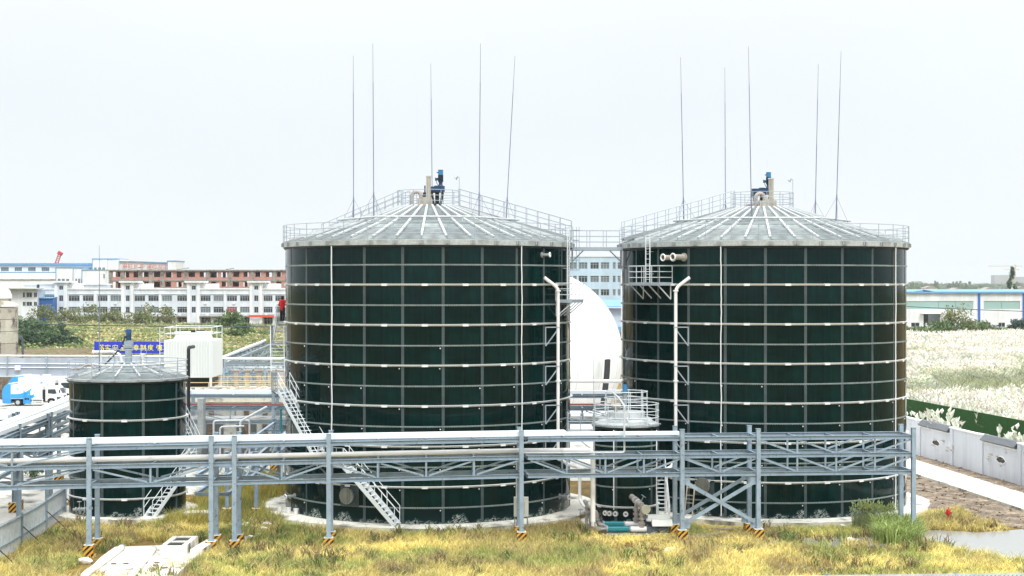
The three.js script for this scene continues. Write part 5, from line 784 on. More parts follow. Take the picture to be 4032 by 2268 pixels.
// ---------------------------------------------------------------- yard buildings behind the short tank
{
  const g = thing('basin_building', 'low concrete basin building with yellow roof railings behind the short tank', 'building', V(-22, GROUND, 140));
  const x0 = -31, x1 = -14, d = 133, t = 5.05;
  part('wall', wallWith(x0, x1, GROUND, t - 0.5, d, 0.35, [[0.2, 3.4, [[-30.2, -27.4], [-25.8, -23.6], [-22.6, -20.9], [-19.4, -17.6]]]]), M.yardWall, g); part('interior', bx(x0, x1, GROUND, t - 0.6, d + 4, d + 4.3), M.wallGrey, g);
  for (const x of [-26.9, -24.6, -21.7, -20.2]) part('pilaster', bx(x - 0.2, x + 0.2, GROUND, t - 0.55, d - 0.2, d - 0.01), M.brownWall, g);
  part('roof_slab', bx(x0 - 0.2, x1, t - 0.5, t, d - 0.3, d + 9), M.creamConcrete, g);
  for (const [i, x] of [-25.4, -22.5, -19.6].entries()) { const b = part('basin', [bx(x - 0.95, x + 0.95, t + 0.004, t + 0.34, d + 2.0, d + 2.25), bx(x - 0.95, x + 0.95, t + 0.004, t + 0.34, d + 6.4, d + 6.65), bx(x - 1.2, x - 0.95, t + 0.004, t + 0.34, d + 2, d + 6.65), bx(x + 0.95, x + 1.2, t + 0.004, t + 0.34, d + 2, d + 6.65)], M.creamConcrete, g); part('basin_water', bx(x - 0.94, x + 0.94, t + 0.004, t + 0.06, d + 2.26, d + 6.39), M.glassPale, b); }
  for (const dd of [d - 0.1, d + 8.7]) part('yellow_rail', rails(subdivide(V(x0, t, dd), V(x1, t, dd), 1.5), [1.1, 0.72, 0.36], 0.028), M.yellowRail, g);
  for (let i = 0; i < 7; i++) part('pump_post', [bx(-24.5 + i * 1.0, -24.1 + i * 1.0, t, t + 1.5, d + 10, d + 10.4), bx(-24.7 + i * 1.0, -23.9 + i * 1.0, t + 1.5, t + 1.62, d + 9.9, d + 10.5)], i % 2 ? M.beige : M.pinkish, g);
  part('rear_slab', bx(x0, x1, t - 0.5, t - 0.02, d + 9.05, d + 13), M.creamConcrete, g);
  const c = thing('cooling_tower', 'white ribbed cooling tower with a railed round fan deck', 'cooling tower', V(-27.956, 5.05, 141)), cx0 = -29.755, cx1 = -25.693, yb = 5.3, yt = 9.4;
  part('casing', [bx(cx0, cx1, yb + 0.9, yt, 139, 144)], M.ribWhite, c); for (let x = cx0 + 0.1; x < cx1; x += 0.235) part('casing_rib', bx(x, x + 0.09, yb + 0.92, yt - 0.02, 138.9, 138.999), M.ribWhite, c); for (let z = 139.2; z < 144; z += 0.3) part('casing_rib', bx(cx1 + 0.001, cx1 + 0.08, yb + 0.92, yt - 0.02, z, z + 0.1), M.ribWhite, c);
  part('sump', [bx(cx0, cx1, yb - 0.25, yb + 0.05, 139, 144), bx(cx0, cx0 + 0.2, yb, yb + 0.9, 139, 139.2), bx(cx1 - 0.2, cx1, yb, yb + 0.9, 139, 139.2), bx(cx1 - 0.2, cx1, yb, yb + 0.9, 143.8, 144), bx(cx0, cx1, yb, yb + 0.9, 143.4, 143.6)], M.ribWhite, c); part('louvre_void', bx(cx0 + 0.22, cx1 - 0.22, yb + 0.06, yb + 0.89, 139.6, 143.3), M.black, c); for (let k = 0; k < 6; k++) part('louvre', bar(V(cx0 + 0.25, yb + 0.1 + k * 0.15, 139.1), V(cx1 - 0.25, yb + 0.1 + k * 0.15, 139.1), 0.22, 0.015), M.black, c);
  const cc = V((cx0 + cx1) / 2, yt, 141.5); part('fan_stack', lathe([[1.75, 0], [1.6, 0.25], [1.55, 0.62], [1.68, 0.66], [1.62, 0.5], [1.5, 0.3], [1.5, 0.02]], 32).translate(cc.x, yt, cc.z), M.ribWhite, c); part('fan_motor', [cyl(V(cc.x, yt + 0.3, 141.5), V(cc.x, yt + 0.75, 141.5), 0.25, 12), bar(V(cc.x - 1.3, yt + 0.72, 141.3), V(cc.x + 1.0, yt + 0.8, 141.3), 0.18, 0.08)], M.black, c);
  part('guardrail', rails([V(cx0, yt, 139), V((cx0 * 2 + cx1) / 3, yt, 139), V((cx0 + 2 * cx1) / 3, yt, 139), V(cx1, yt, 139), V(cx1, yt, 141.5), V(cx1, yt, 144), V((cx0 + cx1) / 2, yt, 144), V(cx0, yt, 144), V(cx0, yt, 141.5), V(cx0, yt, 139)], [1.1, 0.55], 0.032), M.ribWhite, c);
  part('ladder', [bar(V(cx0 - 0.12, yb, 139.6), V(cx0 - 0.12, yt + 1.1, 139.6), 0.05), bar(V(cx0 - 0.5, yb, 139.6), V(cx0 - 0.5, yt + 1.1, 139.6), 0.05), ...Array.from({ length: 16 }, (_, i) => bar(V(cx0 - 0.5, yb + 0.3 + i * 0.3, 139.6), V(cx0 - 0.12, yb + 0.3 + i * 0.3, 139.6), 0.03))], M.ribWhite, c);
  solo('exhaust_hose', 'black bent exhaust pipe before the cooling tower', 'pipe', pipe([V(-23.489, 2.5, 118), V(-23.489, 9.609, 118), V(-23.397, 9.607, 119.4)], 0.13, 0.25, 12), M.black);
}
// ramp, billboard, silo
{
  const g = thing('elevated_ramp', 'grey steel clad elevated ramp with railings above the trucks', 'ramp', V(-58, GROUND, 208)); const yb = (x) => 2.58, yt = 4.85;
  part('side_wall', [bx(-80, -40, 2.6, yt, 206, 206.25)], M.rampGrey, g); part('deck', bx(-80, -40, 2.2, 2.58, 205.6, 213), M.tray, g); part('back_wall', bx(-80, -40, 2.6, yt - 0.3, 212.5, 212.8), M.rampGrey, g);
  part('top_rail', [cyl(V(-80, yt + 0.35, 206.1), V(-40, yt + 0.2, 206.1), 0.1, 8)], M.tray, g); part('mid_rail', [cyl(V(-80, 4.25, 205.9), V(-40, 4.0, 205.9), 0.07, 6), cyl(V(-80, 3.7, 205.9), V(-40, 3.55, 205.9), 0.07, 6)], M.tray, g);
  for (let x = -79; x < -40; x += 5) part('post', bx(x, x + 0.12, 2.3, yt + 0.3, 205.7, 205.95), M.steelPale, g); part('switch_box', box(0.7, 0.6, 0.25, -62.576, 3.621, -205.7), M.tray, g);
  for (const x of [-78, -62, -48]) part('support', bx(x, x + 0.6, GROUND, 2.2, 208, 209), M.rawConcrete, g);
  structure('retaining_wall', bx(-100, -59.5, GROUND, 2.5, 204.5, 205.4), M.stone, 'rough stone retaining wall under the ramp');
  const b = thing('billboard', 'long blue billboard with yellow lettering on the ramp', 'billboard', V(-48.712, 5.0, 206.6)), x0 = -53.103, x1 = -43.773, y0 = 5.387, y1 = 6.904;
  part('board', bx(x0, x1, y0, y1, 206.55, 206.7), M.billboard, b); for (let x = x0 + 0.5; x < x1; x += 2) part('strut', bx(x, x + 0.1, 3, y1 - 0.1, 206.75, 206.9), M.steelDark, b);
  const px = [388, 412, 441, 470, 499, 524, 551, 581, 614]; glyphs(['luo', 'shi', 'an', 'quan', 'gui', 'zhang', 'zhi', 'du', 'qiang'], 0.76, (i) => new THREE.Vector3((px[i] - 2016) / 6400 * 206.5, y0 + 0.36, -206.52), 0.085, 0.05).forEach((q) => part('letter', q, M.letterYellow, b));
  const s = thing('block_silo', 'pale block silo with a domed cap at the frame edge', 'silo', V(-71, GROUND, 222)); const R = 4.2, cx = -67.641 - R;
  const ring = []; for (let k = 0; k < 7; k++) part('wall_course', lathe([[R - 0.2, 0.0], [R, 0.02], [R, 1.58], [R - 0.2, 1.6]], 40).translate(cx, GROUND + k * 1.62, -222), k % 3 ? M.siloWall : M.siloWall2, s);
  part('eave', lathe([[R - 0.3, 0], [R + 0.15, 0.02], [R + 0.1, 0.16], [R - 0.9, 0.75], [0, 0.9]], 40).translate(cx, 11.147, -222), M.creamConcrete, s); part('neck', lathe([[2.6, 0], [2.6, 0.7], [2.7, 0.75]], 36).translate(cx + 0.7, 11.633, -222), M.siloWall, s); part('cap', latheSmooth([[2.75, 0], [2.7, 0.5], [2.45, 1.1], [1.8, 1.7], [0.9, 2.05], [0, 2.15]], 36).translate(cx + 0.7, 12.258, -222), M.membrane, s);
  solo('vent_pipe', 'hooked grey vent pipe standing by the silo', 'pipe', pipe([V(-62.347, 4.6, 207), V(-62.347, 7.408, 207), V(-62.83, 7.408, 207)], 0.14, 0.4, 8), M.seam);
}

// ---------------------------------------------------------------- garbage trucks
const sideTex = (() => { const c = document.createElement('canvas'); c.width = 512; c.height = 256; const x = c.getContext('2d'); x.fillStyle = '#eef1ee'; x.fillRect(0, 0, 512, 256); x.fillStyle = '#2f9fe0'; x.beginPath(); x.moveTo(0, 170); x.bezierCurveTo(150, 175, 240, 150, 340, 60); x.lineTo(420, 110); x.bezierCurveTo(430, 190, 400, 240, 330, 256); x.lineTo(0, 256); x.fill(); x.fillStyle = '#eef3f4'; for (const [a, b, w, l, t] of [[350, 120, 26, 80, 0.5], [395, 150, 24, 76, -0.3], [330, 175, 20, 70, 1.1]]) { x.save(); x.translate(a, b); x.rotate(t); x.beginPath(); x.ellipse(0, 0, w, l, 0, 0, 7); x.fill(); x.restore(); } x.fillStyle = '#2f9fe0'; x.fillRect(90, 60, 40, 34); x.fillStyle = '#eef1ee'; x.fillRect(98, 68, 10, 18); x.fillRect(114, 68, 10, 18); x.strokeStyle = 'rgba(90,110,120,0.5)'; x.lineWidth = 2; for (const q of [210, 300, 420]) { x.beginPath(); x.moveTo(q, 0); x.lineTo(q, 256); x.stroke(); } const t = new THREE.CanvasTexture(c); t.colorSpace = THREE.SRGBColorSpace; return t; })();
M.truckSide = std(0.95, 0.95, 0.95, 0.35, { map: sideTex, clearcoat: 0.3 }); M.truckWhite = std(0.82, 0.82, 0.8, 0.35, { clearcoat: 0.4 }); M.truckBlue = std(0.03, 0.3, 0.68, 0.35, { clearcoat: 0.4 }); M.hub = std(0.55, 0.56, 0.57, 0.4, { metalness: 0.6 });
function truck(x, d, s, label) {
  const g = thing('garbage_truck', label, 'truck', V(x, GROUND + 0.03, d), 'blue and white garbage trucks'); g.scale.setScalar(s); bases.set(g, new THREE.Vector3(0, 0, 0));
  const E = (pts, w, b = 0.03) => extrude(pts, w - 2 * b, b).translate(0, 0, -w / 2 + b), W = 2.05;
  part('tail_hopper', E([[0.3, 0.32], [0.12, 1.0], [0.18, 1.9], [0.42, 2.35], [0.75, 2.6], [1.12, 2.55], [1.12, 0.32]], W), M.truckBlue, g); part('tail_flap', bar(new THREE.Vector3(0.05, 0.82, 0), new THREE.Vector3(0.4, 1.12, 0), W - 0.1, 0.16), M.black, g); part('rear_step', box(0.2, 0.32, W - 0.2, 0.25, 0.5, 0), M.black, g);
  const body = part('body', E([[1.16, 0.86], [1.16, 2.45], [1.5, 2.52], [4.5, 2.5], [4.85, 2.3], [4.85, 0.86]], W - 0.04), M.truckWhite, g);
  for (const z of [W / 2 + 0.002, -W / 2 - 0.002]) { const q = new THREE.PlaneGeometry(3.66, 1.58); if (z < 0) q.rotateY(Math.PI); const m = mesh('side_panel', q.translate(3.0, 1.68, z), M.truckSide, body); }
  part('roof_gear', [box(0.9, 0.2, 1.4, 2.4, 2.62, 0), box(0.6, 0.28, 1.0, 3.8, 2.64, 0), bar(new THREE.Vector3(0.8, 2.66, 0.7), new THREE.Vector3(2.0, 2.78, 0.7), 0.07), bar(new THREE.Vector3(0.8, 2.66, -0.7), new THREE.Vector3(2.0, 2.78, -0.7), 0.07)], M.truckWhite, g);
  part('bin_lifter', [box(0.88, 1.06, 0.16, 3.12, 0.8, W / 2 + 0.08), box(0.1, 1.5, 0.1, 2.8, 1.1, W / 2 + 0.2), box(0.1, 1.5, 0.1, 3.45, 1.1, W / 2 + 0.2)], M.truckBlue, g); part('lifter_window', [box(0.26, 0.22, 0.02, 2.98, 0.86, W / 2 + 0.172), box(0.26, 0.22, 0.02, 3.3, 0.86, W / 2 + 0.172)], M.black, g);
  part('chassis', [box(6.3, 0.24, 0.8, 3.7, 0.66, 0), box(0.6, 0.4, 0.5, 4.4, 0.6, 0.6), box(0.5, 1.2, 1.6, 5.05, 1.3, 0)], M.black, g); part('side_guard', [box(1.4, 0.09, 0.05, 4.3, 0.52, W / 2 - 0.05), box(1.4, 0.09, 0.05, 4.3, 0.74, W / 2 - 0.05), box(0.08, 0.4, 0.05, 3.7, 0.62, W / 2 - 0.07), box(0.08, 0.4, 0.05, 4.9, 0.62, W / 2 - 0.07)], M.truckWhite, g);
  const cab = part('cab', E([[5.3, 0.62], [5.3, 2.2], [5.42, 2.32], [6.55, 2.33], [6.78, 2.2], [7.22, 1.42], [7.28, 0.95], [7.26, 0.5], [6.5, 0.48], [6.38, 0.86], [6.1, 1.0], [5.8, 1.0], [5.5, 0.86], [5.42, 0.62]], 1.95, 0.05), M.truckWhite, g);
  for (const z of [0.985, -0.985]) { const q = extrude([[5.55, 1.5], [5.55, 1.98], [6.42, 2.0], [6.6, 1.5], [6.3, 1.42]], 0.02).translate(0, 0, z - 0.01); part('side_window', q, M.glass, cab); }
  part('windscreen', bar(new THREE.Vector3(6.86, 2.08, 0), new THREE.Vector3(7.2, 1.46, 0), 1.6, 0.03).translate(0.035, 0.02, 0), M.glass, cab); part('front_bumper', box(0.16, 0.34, 1.95, 7.3, 0.55, 0), M.truckWhite, cab); for (const z of [0.72, -0.72]) { part('headlight', box(0.06, 0.2, 0.4, 7.28, 0.85, z), M.glassPale, cab); part('mirror', [box(0.08, 0.36, 0.22, 7.0, 1.75, z > 0 ? 1.2 : -1.2), bar(new THREE.Vector3(6.9, 1.95, z > 0 ? 0.95 : -0.95), new THREE.Vector3(7.0, 1.9, z > 0 ? 1.18 : -1.18), 0.03)], M.black, cab); }
  part('door_handle', box(0.16, 0.05, 0.03, 5.62, 1.3, 0.99), M.black, cab); part('grille', box(0.04, 0.2, 1.0, 7.3, 1.1, 0), M.black, cab);
  for (const [wx, w] of [[1.98, 0.42], [5.95, 0.25]]) for (const z of [0.8, -0.8]) { const c = new THREE.Vector3(wx, 0.42, z), wh = part('wheel', cyl(c.clone().setZ(z - w / 2), c.clone().setZ(z + w / 2), 0.42, 24), M.rubber, g); part('rim', [cyl(c.clone().setZ(z + Math.sign(z) * (w / 2 - 0.03)), c.clone().setZ(z + Math.sign(z) * (w / 2 + 0.012)), 0.25, 18)], M.hub, wh); }
}
truck(-60.686, 194, 1, 'blue and white garbage truck parked nearest the pipe racks');
truck(-61.967, 200.5, 1.2, 'blue and white garbage truck parked behind the first, cab half hidden by the tank');

// ---------------------------------------------------------------- person on the stair
function sdfGeo(bones, cen, half, cell, smooth = 0.03) {
  const res = Math.ceil(2 * half / cell) + 4, mc = new MarchingCubes(res, M.white, false, false, 400000); mc.isolation = 0; const n = mc.size, f = mc.field, hs = n / 2;
  for (let z = 0; z < n; z++) for (let y = 0; y < n; y++) for (let x = 0; x < n; x++) {
    const px = cen[0] + (x - hs) / hs * half, py = cen[1] + (y - hs) / hs * half, pz = cen[2] + (z - hs) / hs * half; let d = 1e9;
    for (const b of bones) { const ax = b[0], ay = b[1], az = b[2], ux = b[4] - ax, uy = b[5] - ay, uz = b[6] - az, l = ux * ux + uy * uy + uz * uz; const t = l < 1e-9 ? 0 : clamp(((px - ax) * ux + (py - ay) * uy + (pz - az) * uz) / l); const sx = b[8] ?? 1, q = Math.hypot((px - ax - ux * t) / sx, py - ay - uy * t, pz - az - uz * t) - (b[3] + (b[7] - b[3]) * t); const h = clamp(0.5 + 0.5 * (d - q) / smooth); d = d > 1e8 ? q : mix(d, q, h) - smooth * h * (1 - h); }
    f[x + y * n + z * n * n] = -d;
  }
  mc.update(); const c = mc.count, p = new Float32Array(c * 3), nn = new Float32Array(c * 3); for (let i = 0; i < c; i++) { p[3 * i] = cen[0] + mc.positionArray[3 * i] * half; p[3 * i + 1] = cen[1] + mc.positionArray[3 * i + 1] * half; p[3 * i + 2] = cen[2] + mc.positionArray[3 * i + 2] * half; }
  const g = new THREE.BufferGeometry(); g.setAttribute('position', new THREE.BufferAttribute(p, 3)); g.setAttribute('uv', new THREE.BufferAttribute(new Float32Array(c * 2), 2)); g.setIndex([...Array(c).keys()]); nn.set(mc.normalArray.subarray(0, c * 3)); g.setAttribute('normal', new THREE.BufferAttribute(nn, 3)); g.computeVertexNormals(); return g;
}
{
  M.skin = std(0.5, 0.3, 0.21, 0.6); M.jacket = std(0.62, 0.01, 0.015, 0.75); M.trousers = std(0.012, 0.012, 0.015, 0.8); M.hair = std(0.01, 0.009, 0.009, 0.6);
  const at = polar(tankL.c, tankL.R + 0.72, -100.5, 11.77), g = thing('person', 'person in a red jacket and black trousers standing on the tank stair', 'person', at); bases.set(g, new THREE.Vector3(0, 0, 0)); g.rotation.y = -0.5;
  const wl = [-0.4, 0.98, -0.26], wr = [0.26, 0.9, -0.24];
  const bones = [[0, 0.86, 0, 0.12, 0, 1.1, 0, 0.115, 1.15], [0, 1.1, 0, 0.115, 0, 1.3, 0, 0.13, 1.2], [-0.13, 1.32, 0, 0.065, 0.13, 1.32, 0, 0.065], [0, 1.36, 0, 0.055, 0, 1.44, -0.01, 0.05], [0, 1.5, -0.01, 0.088, 0, 1.55, 0.0, 0.088, 0.92], [0, 1.5, -0.1, 0.018, 0, 1.49, -0.105, 0.02],
    [-0.085, 0.84, 0, 0.085, -0.1, 0.46, -0.02, 0.06], [-0.1, 0.46, -0.02, 0.056, -0.1, 0.08, 0.03, 0.038], [0.085, 0.84, 0, 0.085, 0.1, 0.46, -0.03, 0.06], [0.1, 0.46, -0.03, 0.056, 0.1, 0.08, 0.03, 0.038], [-0.1, 0.05, 0.04, 0.04, -0.11, 0.035, -0.14, 0.035], [0.1, 0.05, 0.04, 0.04, 0.11, 0.035, -0.14, 0.035],
    [-0.17, 1.31, 0, 0.055, -0.3, 1.08, -0.06, 0.043], [-0.3, 1.08, -0.06, 0.042, ...wl, 0.028], [0.17, 1.31, 0, 0.055, 0.27, 1.07, -0.03, 0.043], [0.27, 1.07, -0.03, 0.042, ...wr, 0.028], [-0.095, 1.5, 0, 0.02, -0.1, 1.53, 0.005, 0.016], [0.095, 1.5, 0, 0.02, 0.1, 1.53, 0.005, 0.016]];
  const hand = (w, s) => { const b = [[w[0], w[1], w[2], 0.026, w[0], w[1] - 0.02, w[2] - 0.06, 0.03]]; for (let i = 0; i < 4; i++) { const x = w[0] + (i - 1.5) * 0.019, L = [0.03, 0.036, 0.033, 0.025][i]; b.push([x, w[1] - 0.02, w[2] - 0.075, 0.009, x, w[1] - 0.03, w[2] - 0.075 - L, 0.0085], [x, w[1] - 0.03, w[2] - 0.075 - L, 0.0085, x, w[1] - 0.06, w[2] - 0.08 - L * 0.7, 0.0075]); } b.push([w[0] - s * 0.025, w[1] - 0.01, w[2] - 0.03, 0.011, w[0] - s * 0.045, w[1] - 0.03, w[2] - 0.07, 0.009], [w[0] - s * 0.045, w[1] - 0.03, w[2] - 0.07, 0.009, w[0] - s * 0.035, w[1] - 0.05, w[2] - 0.09, 0.008]); return sdfGeo(b, [w[0], w[1] - 0.03, w[2] - 0.07], 0.1, 0.0035, 0.008); };
  const put = (n, geo, m, p) => mesh(n, geo, m, p); const body = put('body', merge([sdfGeo(bones, [0, 0.82, 0], 0.86, 0.014), hand(wl, -1), hand(wr, 1)]), M.skin, g);
  put('jacket', sdfGeo([[0, 0.82, 0, 0.145, 0, 1.1, 0, 0.14, 1.2], [0, 1.1, 0, 0.14, 0, 1.3, 0, 0.145, 1.25], [-0.14, 1.32, 0, 0.085, 0.14, 1.32, 0, 0.085], [0, 1.36, 0.0, 0.085, 0, 1.4, 0, 0.075], [-0.17, 1.31, 0, 0.08, -0.3, 1.08, -0.06, 0.066], [-0.3, 1.08, -0.06, 0.066, wl[0] * 0.98, wl[1] + 0.005, wl[2] + 0.02, 0.045], [0.17, 1.31, 0, 0.08, 0.27, 1.07, -0.03, 0.066], [0.27, 1.07, -0.03, 0.066, wr[0], wr[1] + 0.02, wr[2] + 0.02, 0.045]], [0, 1.08, 0], 0.5, 0.012), M.jacket, body);
  put('trousers', sdfGeo([[-0.06, 0.86, 0, 0.12, 0.06, 0.86, 0, 0.12], [-0.085, 0.84, 0, 0.11, -0.1, 0.46, -0.02, 0.082], [-0.1, 0.46, -0.02, 0.082, -0.1, 0.1, 0.03, 0.066], [0.085, 0.84, 0, 0.11, 0.1, 0.46, -0.03, 0.082], [0.1, 0.46, -0.03, 0.082, 0.1, 0.1, 0.03, 0.066]], [0, 0.5, 0], 0.52, 0.012), M.trousers, body);
  for (const s of [-1, 1]) put('shoe', sdfGeo([[s * 0.1, 0.05, 0.05, 0.052, s * 0.112, 0.04, -0.16, 0.046]], [s * 0.105, 0.05, -0.05], 0.2, 0.012), M.rubber, body);
  put('hair', sdfGeo([[0, 1.53, 0.02, 0.096, 0, 1.575, 0.01, 0.095, 0.95], [0, 1.47, 0.06, 0.05, 0, 1.5, 0.05, 0.07]], [0, 1.54, 0.02], 0.18, 0.008), M.hair, body);
}

// ---------------------------------------------------------------- things on the ground in front
{
  // concrete slab with two pipes and a hatch
  const Z = (px, py, h) => { const d = (14.2 - h) * 6400 / (py - 1119); return [(px - 2016) / 6400 * d, d]; };
  structure('concrete_slab', poly([Z(300, 2290, 0), Z(395, 2195, 0), Z(452, 2153, 0), Z(800, 2143, 0), Z(770, 2190, 0), Z(690, 2268, 0), Z(660, 2300, 0)], 0.0, 0.6), M.concrete, 'white concrete slab with two pipes lying on it');
  const h = thing('hatch_box', 'square white concrete hatch box with two dark openings', 'hatch', V(-17.9, 0, 84.5)), x0 = -18.423, x1 = -17.079, d0 = 84.9, d1 = 88.4, t = 0.5;
  part('rim', [bx(x0, x1, 0.002, t, d0, d0 + 0.28), bx(x0, x1, 0.002, t, d1 - 0.28, d1), bx(x0, x0 + 0.26, 0.002, t, d0 + 0.28, d1 - 0.28), bx(x1 - 0.26, x1, 0.002, t, d0 + 0.28, d1 - 0.28), bx(x0 + 0.26, x1 - 0.26, 0.002, t, (d0 + d1) / 2 - 0.13, (d0 + d1) / 2 + 0.13)], M.concrete, h); for (const [q0, q1] of [[d0 + 0.28, (d0 + d1) / 2 - 0.13], [(d0 + d1) / 2 + 0.13, d1 - 0.28]]) part('shaft_water', bx(x0 + 0.262, x1 - 0.262, 0.004, t - 0.06, q0 + 0.002, q1 - 0.002), M.black, h); 
  solo('side_slab', 'upright concrete kerb block beside the hatch box', 'block', [along(new THREE.BoxGeometry(0.6, 0.55, 3.4), V(x1 + 0.45, 0.0, d0 - 0.2), V(x1 + 0.75, 0.0, d1 + 0.8))], M.concrete);
  const pp = (a, b, r, lab) => { const g = thing('lying_pipe', lab, 'pipe', a, 'white pipes lying on the slab'); part('pipe', [new THREE.CylinderGeometry(r, r, a.distanceTo(b), 20, 1, false)].map((q) => { Q.setFromUnitVectors(UP, b.clone().sub(a).normalize()); return q.applyQuaternion(Q).translate((a.x + b.x) / 2, (a.y + b.y) / 2, (a.z + b.z) / 2); }), M.whitePipe, g); part('end_ring', cyl(b.clone().lerp(a, -0.012), b.clone().lerp(a, 0.012), r * 1.08, 20), M.galv, g); };
  { const a = Z(330, 2268, 0.14), b = Z(478, 2158, 0.14); pp(V(a[0], 0.16, a[1]), V(b[0], 0.16, b[1]), 0.16, 'white pipe lying along the outer edge of the slab'); }
  { const a = Z(500, 2290, 0.13), b = Z(604, 2165, 0.13); pp(V(a[0], 0.15, a[1]), V(b[0], 0.15, b[1]), 0.15, 'white pipe lying across the slab, nearer the hatch'); }
  [[447, 2223], [495, 2222], [572, 2220], [608, 2229], [617, 2218], [648, 2239]].forEach(([px, py], i) => { const q = Z(px, py, 0); solo('brick', ['brown brick on the slab, farthest from the hatch', 'brown brick on the slab, second from the outer pipe', 'brown brick on the slab against the inner pipe', 'small brown brick just past the inner pipe', 'brown brick close to the hatch corner', 'brown brick below the hatch box'][i], 'brick', box(0.26, 0.07, 0.13, q[0], 0.035, -q[1], i * 0.7), M.brickLoose, 'loose bricks on the slab'); });
  // electrical box on the fifth column
  const e = thing('electrical_box', 'white electrical control box behind a rack column on the grass', 'electrical box', V(0.525, GROUND, 93.4)), ex = 0.525;
  part('cabinet', bx(ex - 0.42, ex + 0.42, 0.86, 1.96, 93.25, 93.6), M.cabinet, e); part('door_panel', bx(ex - 0.22, ex + 0.22, 1.02, 1.72, 93.225, 93.249), M.creamPanel, e); for (const s of [-0.36, 0.36]) part('leg', bx(ex + s - 0.04, ex + s + 0.04, GROUND, 0.859, 93.35, 93.45), M.galv, e); part('cable', [path(bend([V(ex - 0.25, 0.86, 93.4), V(ex - 0.25, 0.3, 93.35), V(ex - 0.18, -0.28, 93.3)], 0.15), 0.025, 6), path(bend([V(ex - 0.12, 0.86, 93.4), V(ex - 0.13, 0.3, 93.35), V(ex - 0.2, -0.28, 93.3)], 0.15), 0.025, 6)], M.rubber, e); part('conduit', cyl(V(ex - 0.27, 1.96, 93.45), V(ex - 0.27, 4.5, 93.45), 0.035, 6), M.girder, e);
  // buckets
  [[1101, 2018], [1136, 2022], [1165, 2026], [960, 2140], [2235, 1990]].forEach(([px, py], i) => { const q = Z(px, py, i === 3 ? GROUND : 0), y = i === 3 ? GROUND : 0.0, g = thing('bucket', ['white bucket on the pad, outermost of three in a row', 'white bucket on the pad, between two others', 'white bucket on the pad, closest to the manhole', 'pale bucket in the grass by a striped pier', 'white bucket on the pad near the drain valves'][i], 'bucket', V(q[0], y, q[1]), 'white plastic buckets'); part('pail', lathe([[0.0, 0.01], [0.13, 0.01], [0.16, 0.36], [0.145, 0.36], [0.12, 0.04], [0, 0.04]], 18).translate(q[0], y, -q[1]), M.white, g); part('rim', lathe([[0.16, 0.33], [0.175, 0.335], [0.175, 0.365], [0.16, 0.37]], 18).translate(q[0], y, -q[1]), M.white, g); });
  // hydrants
  [[3735, 2062, 'tall red fire hydrant in the grass by the puddle', 1], [1889, 2074, 'small red hydrant valve at the edge of the middle tank pad', 0.55]].forEach(([px, py, lab, s]) => { const q = Z(px, py, GROUND), g = thing('fire_hydrant', lab, 'hydrant', V(q[0], GROUND, q[1]), 'red hydrants'); bases.set(g, new THREE.Vector3()); g.scale.setScalar(s); part('barrel', latheSmooth([[0, 0], [0.14, 0], [0.14, 0.06], [0.085, 0.08], [0.08, 0.5], [0.13, 0.56], [0.13, 0.78], [0.1, 0.86], [0, 0.92]], 18), M.red, g); part('outlet', [cyl(new THREE.Vector3(-0.22, 0.66, 0), new THREE.Vector3(0.22, 0.66, 0), 0.06, 12), cyl(new THREE.Vector3(0, 0.66, 0), new THREE.Vector3(0, 0.66, 0.22), 0.075, 12)], M.red, g); part('stem_nut', cyl(new THREE.Vector3(0, 0.9, 0), new THREE.Vector3(0, 0.99, 0), 0.03, 6), M.red, g); });
  // timber: ladder against the tank, planks, pallet
  const l = thing('wooden_ladder', 'rough wooden ladder leaning by the cross braces', 'ladder', V(10.56, 0, 96)), la = (px, py, d) => V((px - 2016) / 6400 * d, 14.2 - (py - 1119) * d / 6400, d); 
  part('rail', bar(la(2696, 2030, 95.4), la(2707, 1905, 97.2), 0.07, 0.05), M.timber, l); part('rail', bar(la(2726, 2032, 95.4), la(2736, 1908, 97.2), 0.07, 0.05), M.timber, l); for (const t of [0.16, 0.4, 0.64, 0.88]) part('rung', bar(la(2696, 2030, 95.4).lerp(la(2707, 1905, 97.2), t), la(2726, 2032, 95.4).lerp(la(2736, 1908, 97.2), t), 0.06), M.timber, l);
  [[2790, 2085, 2880, 2092, 0.35], [2780, 2113, 2858, 2103, 0.3], [2848, 2123, 2930, 2130, 0.34]].forEach(([a, b, c, e2, w], i) => { const p = Z(a, b, -0.2), q = Z(c, e2, -0.2); solo('plank', ['weathered plank lying highest behind the cross braces', 'short pale plank lying in the grass, middle of three', 'plank lying closest to the double striped piers'][i], 'plank', bar(V(p[0], -0.12, p[1]), V(q[0], -0.06, q[1]), w, 0.05), M.timber, 'loose planks in the grass'); });
  const pl = thing('pallet', 'broken pallet of thin slats beside the striped pier by the pumps', 'pallet', V(10.259, -0.2, 92.4)); for (let i = 0; i < 5; i++) part('slat', bar(V(9.9 + i * 0.02, -0.1, 92.0 + i * 0.28), V(11.1 + i * 0.03, -0.1, 91.9 + i * 0.28), 0.12, 0.025), M.timber, pl); for (const x of [10.05, 10.9]) part('bearer', bar(V(x, -0.17, 91.9), V(x, -0.17, 93.3), 0.09, 0.1), M.timber, pl);
  // rubble stones along the pads and in the grass
  const rr = rng(91), spots = [[2649, 2180, 0.42], [3345, 2135, 0.3], [3320, 2090, 0.18], [1050, 2085, 0.3], [1038, 2103, 0.26], [1018, 2113, 0.22], [990, 2093, 0.16], [965, 2087, 0.3], [985, 2122, 0.2], [2260, 2071, 0.25], [1020, 2055, 0.12], [3035, 2040, 0.3], [3075, 2030, 0.26], [2320, 2170, 0.12], [2490, 2190, 0.14], [1730, 2105, 0.5], [1830, 2100, 0.4], [650, 2222, 0.2], [330, 2220, 0.4], [325, 2048, 0.22]];
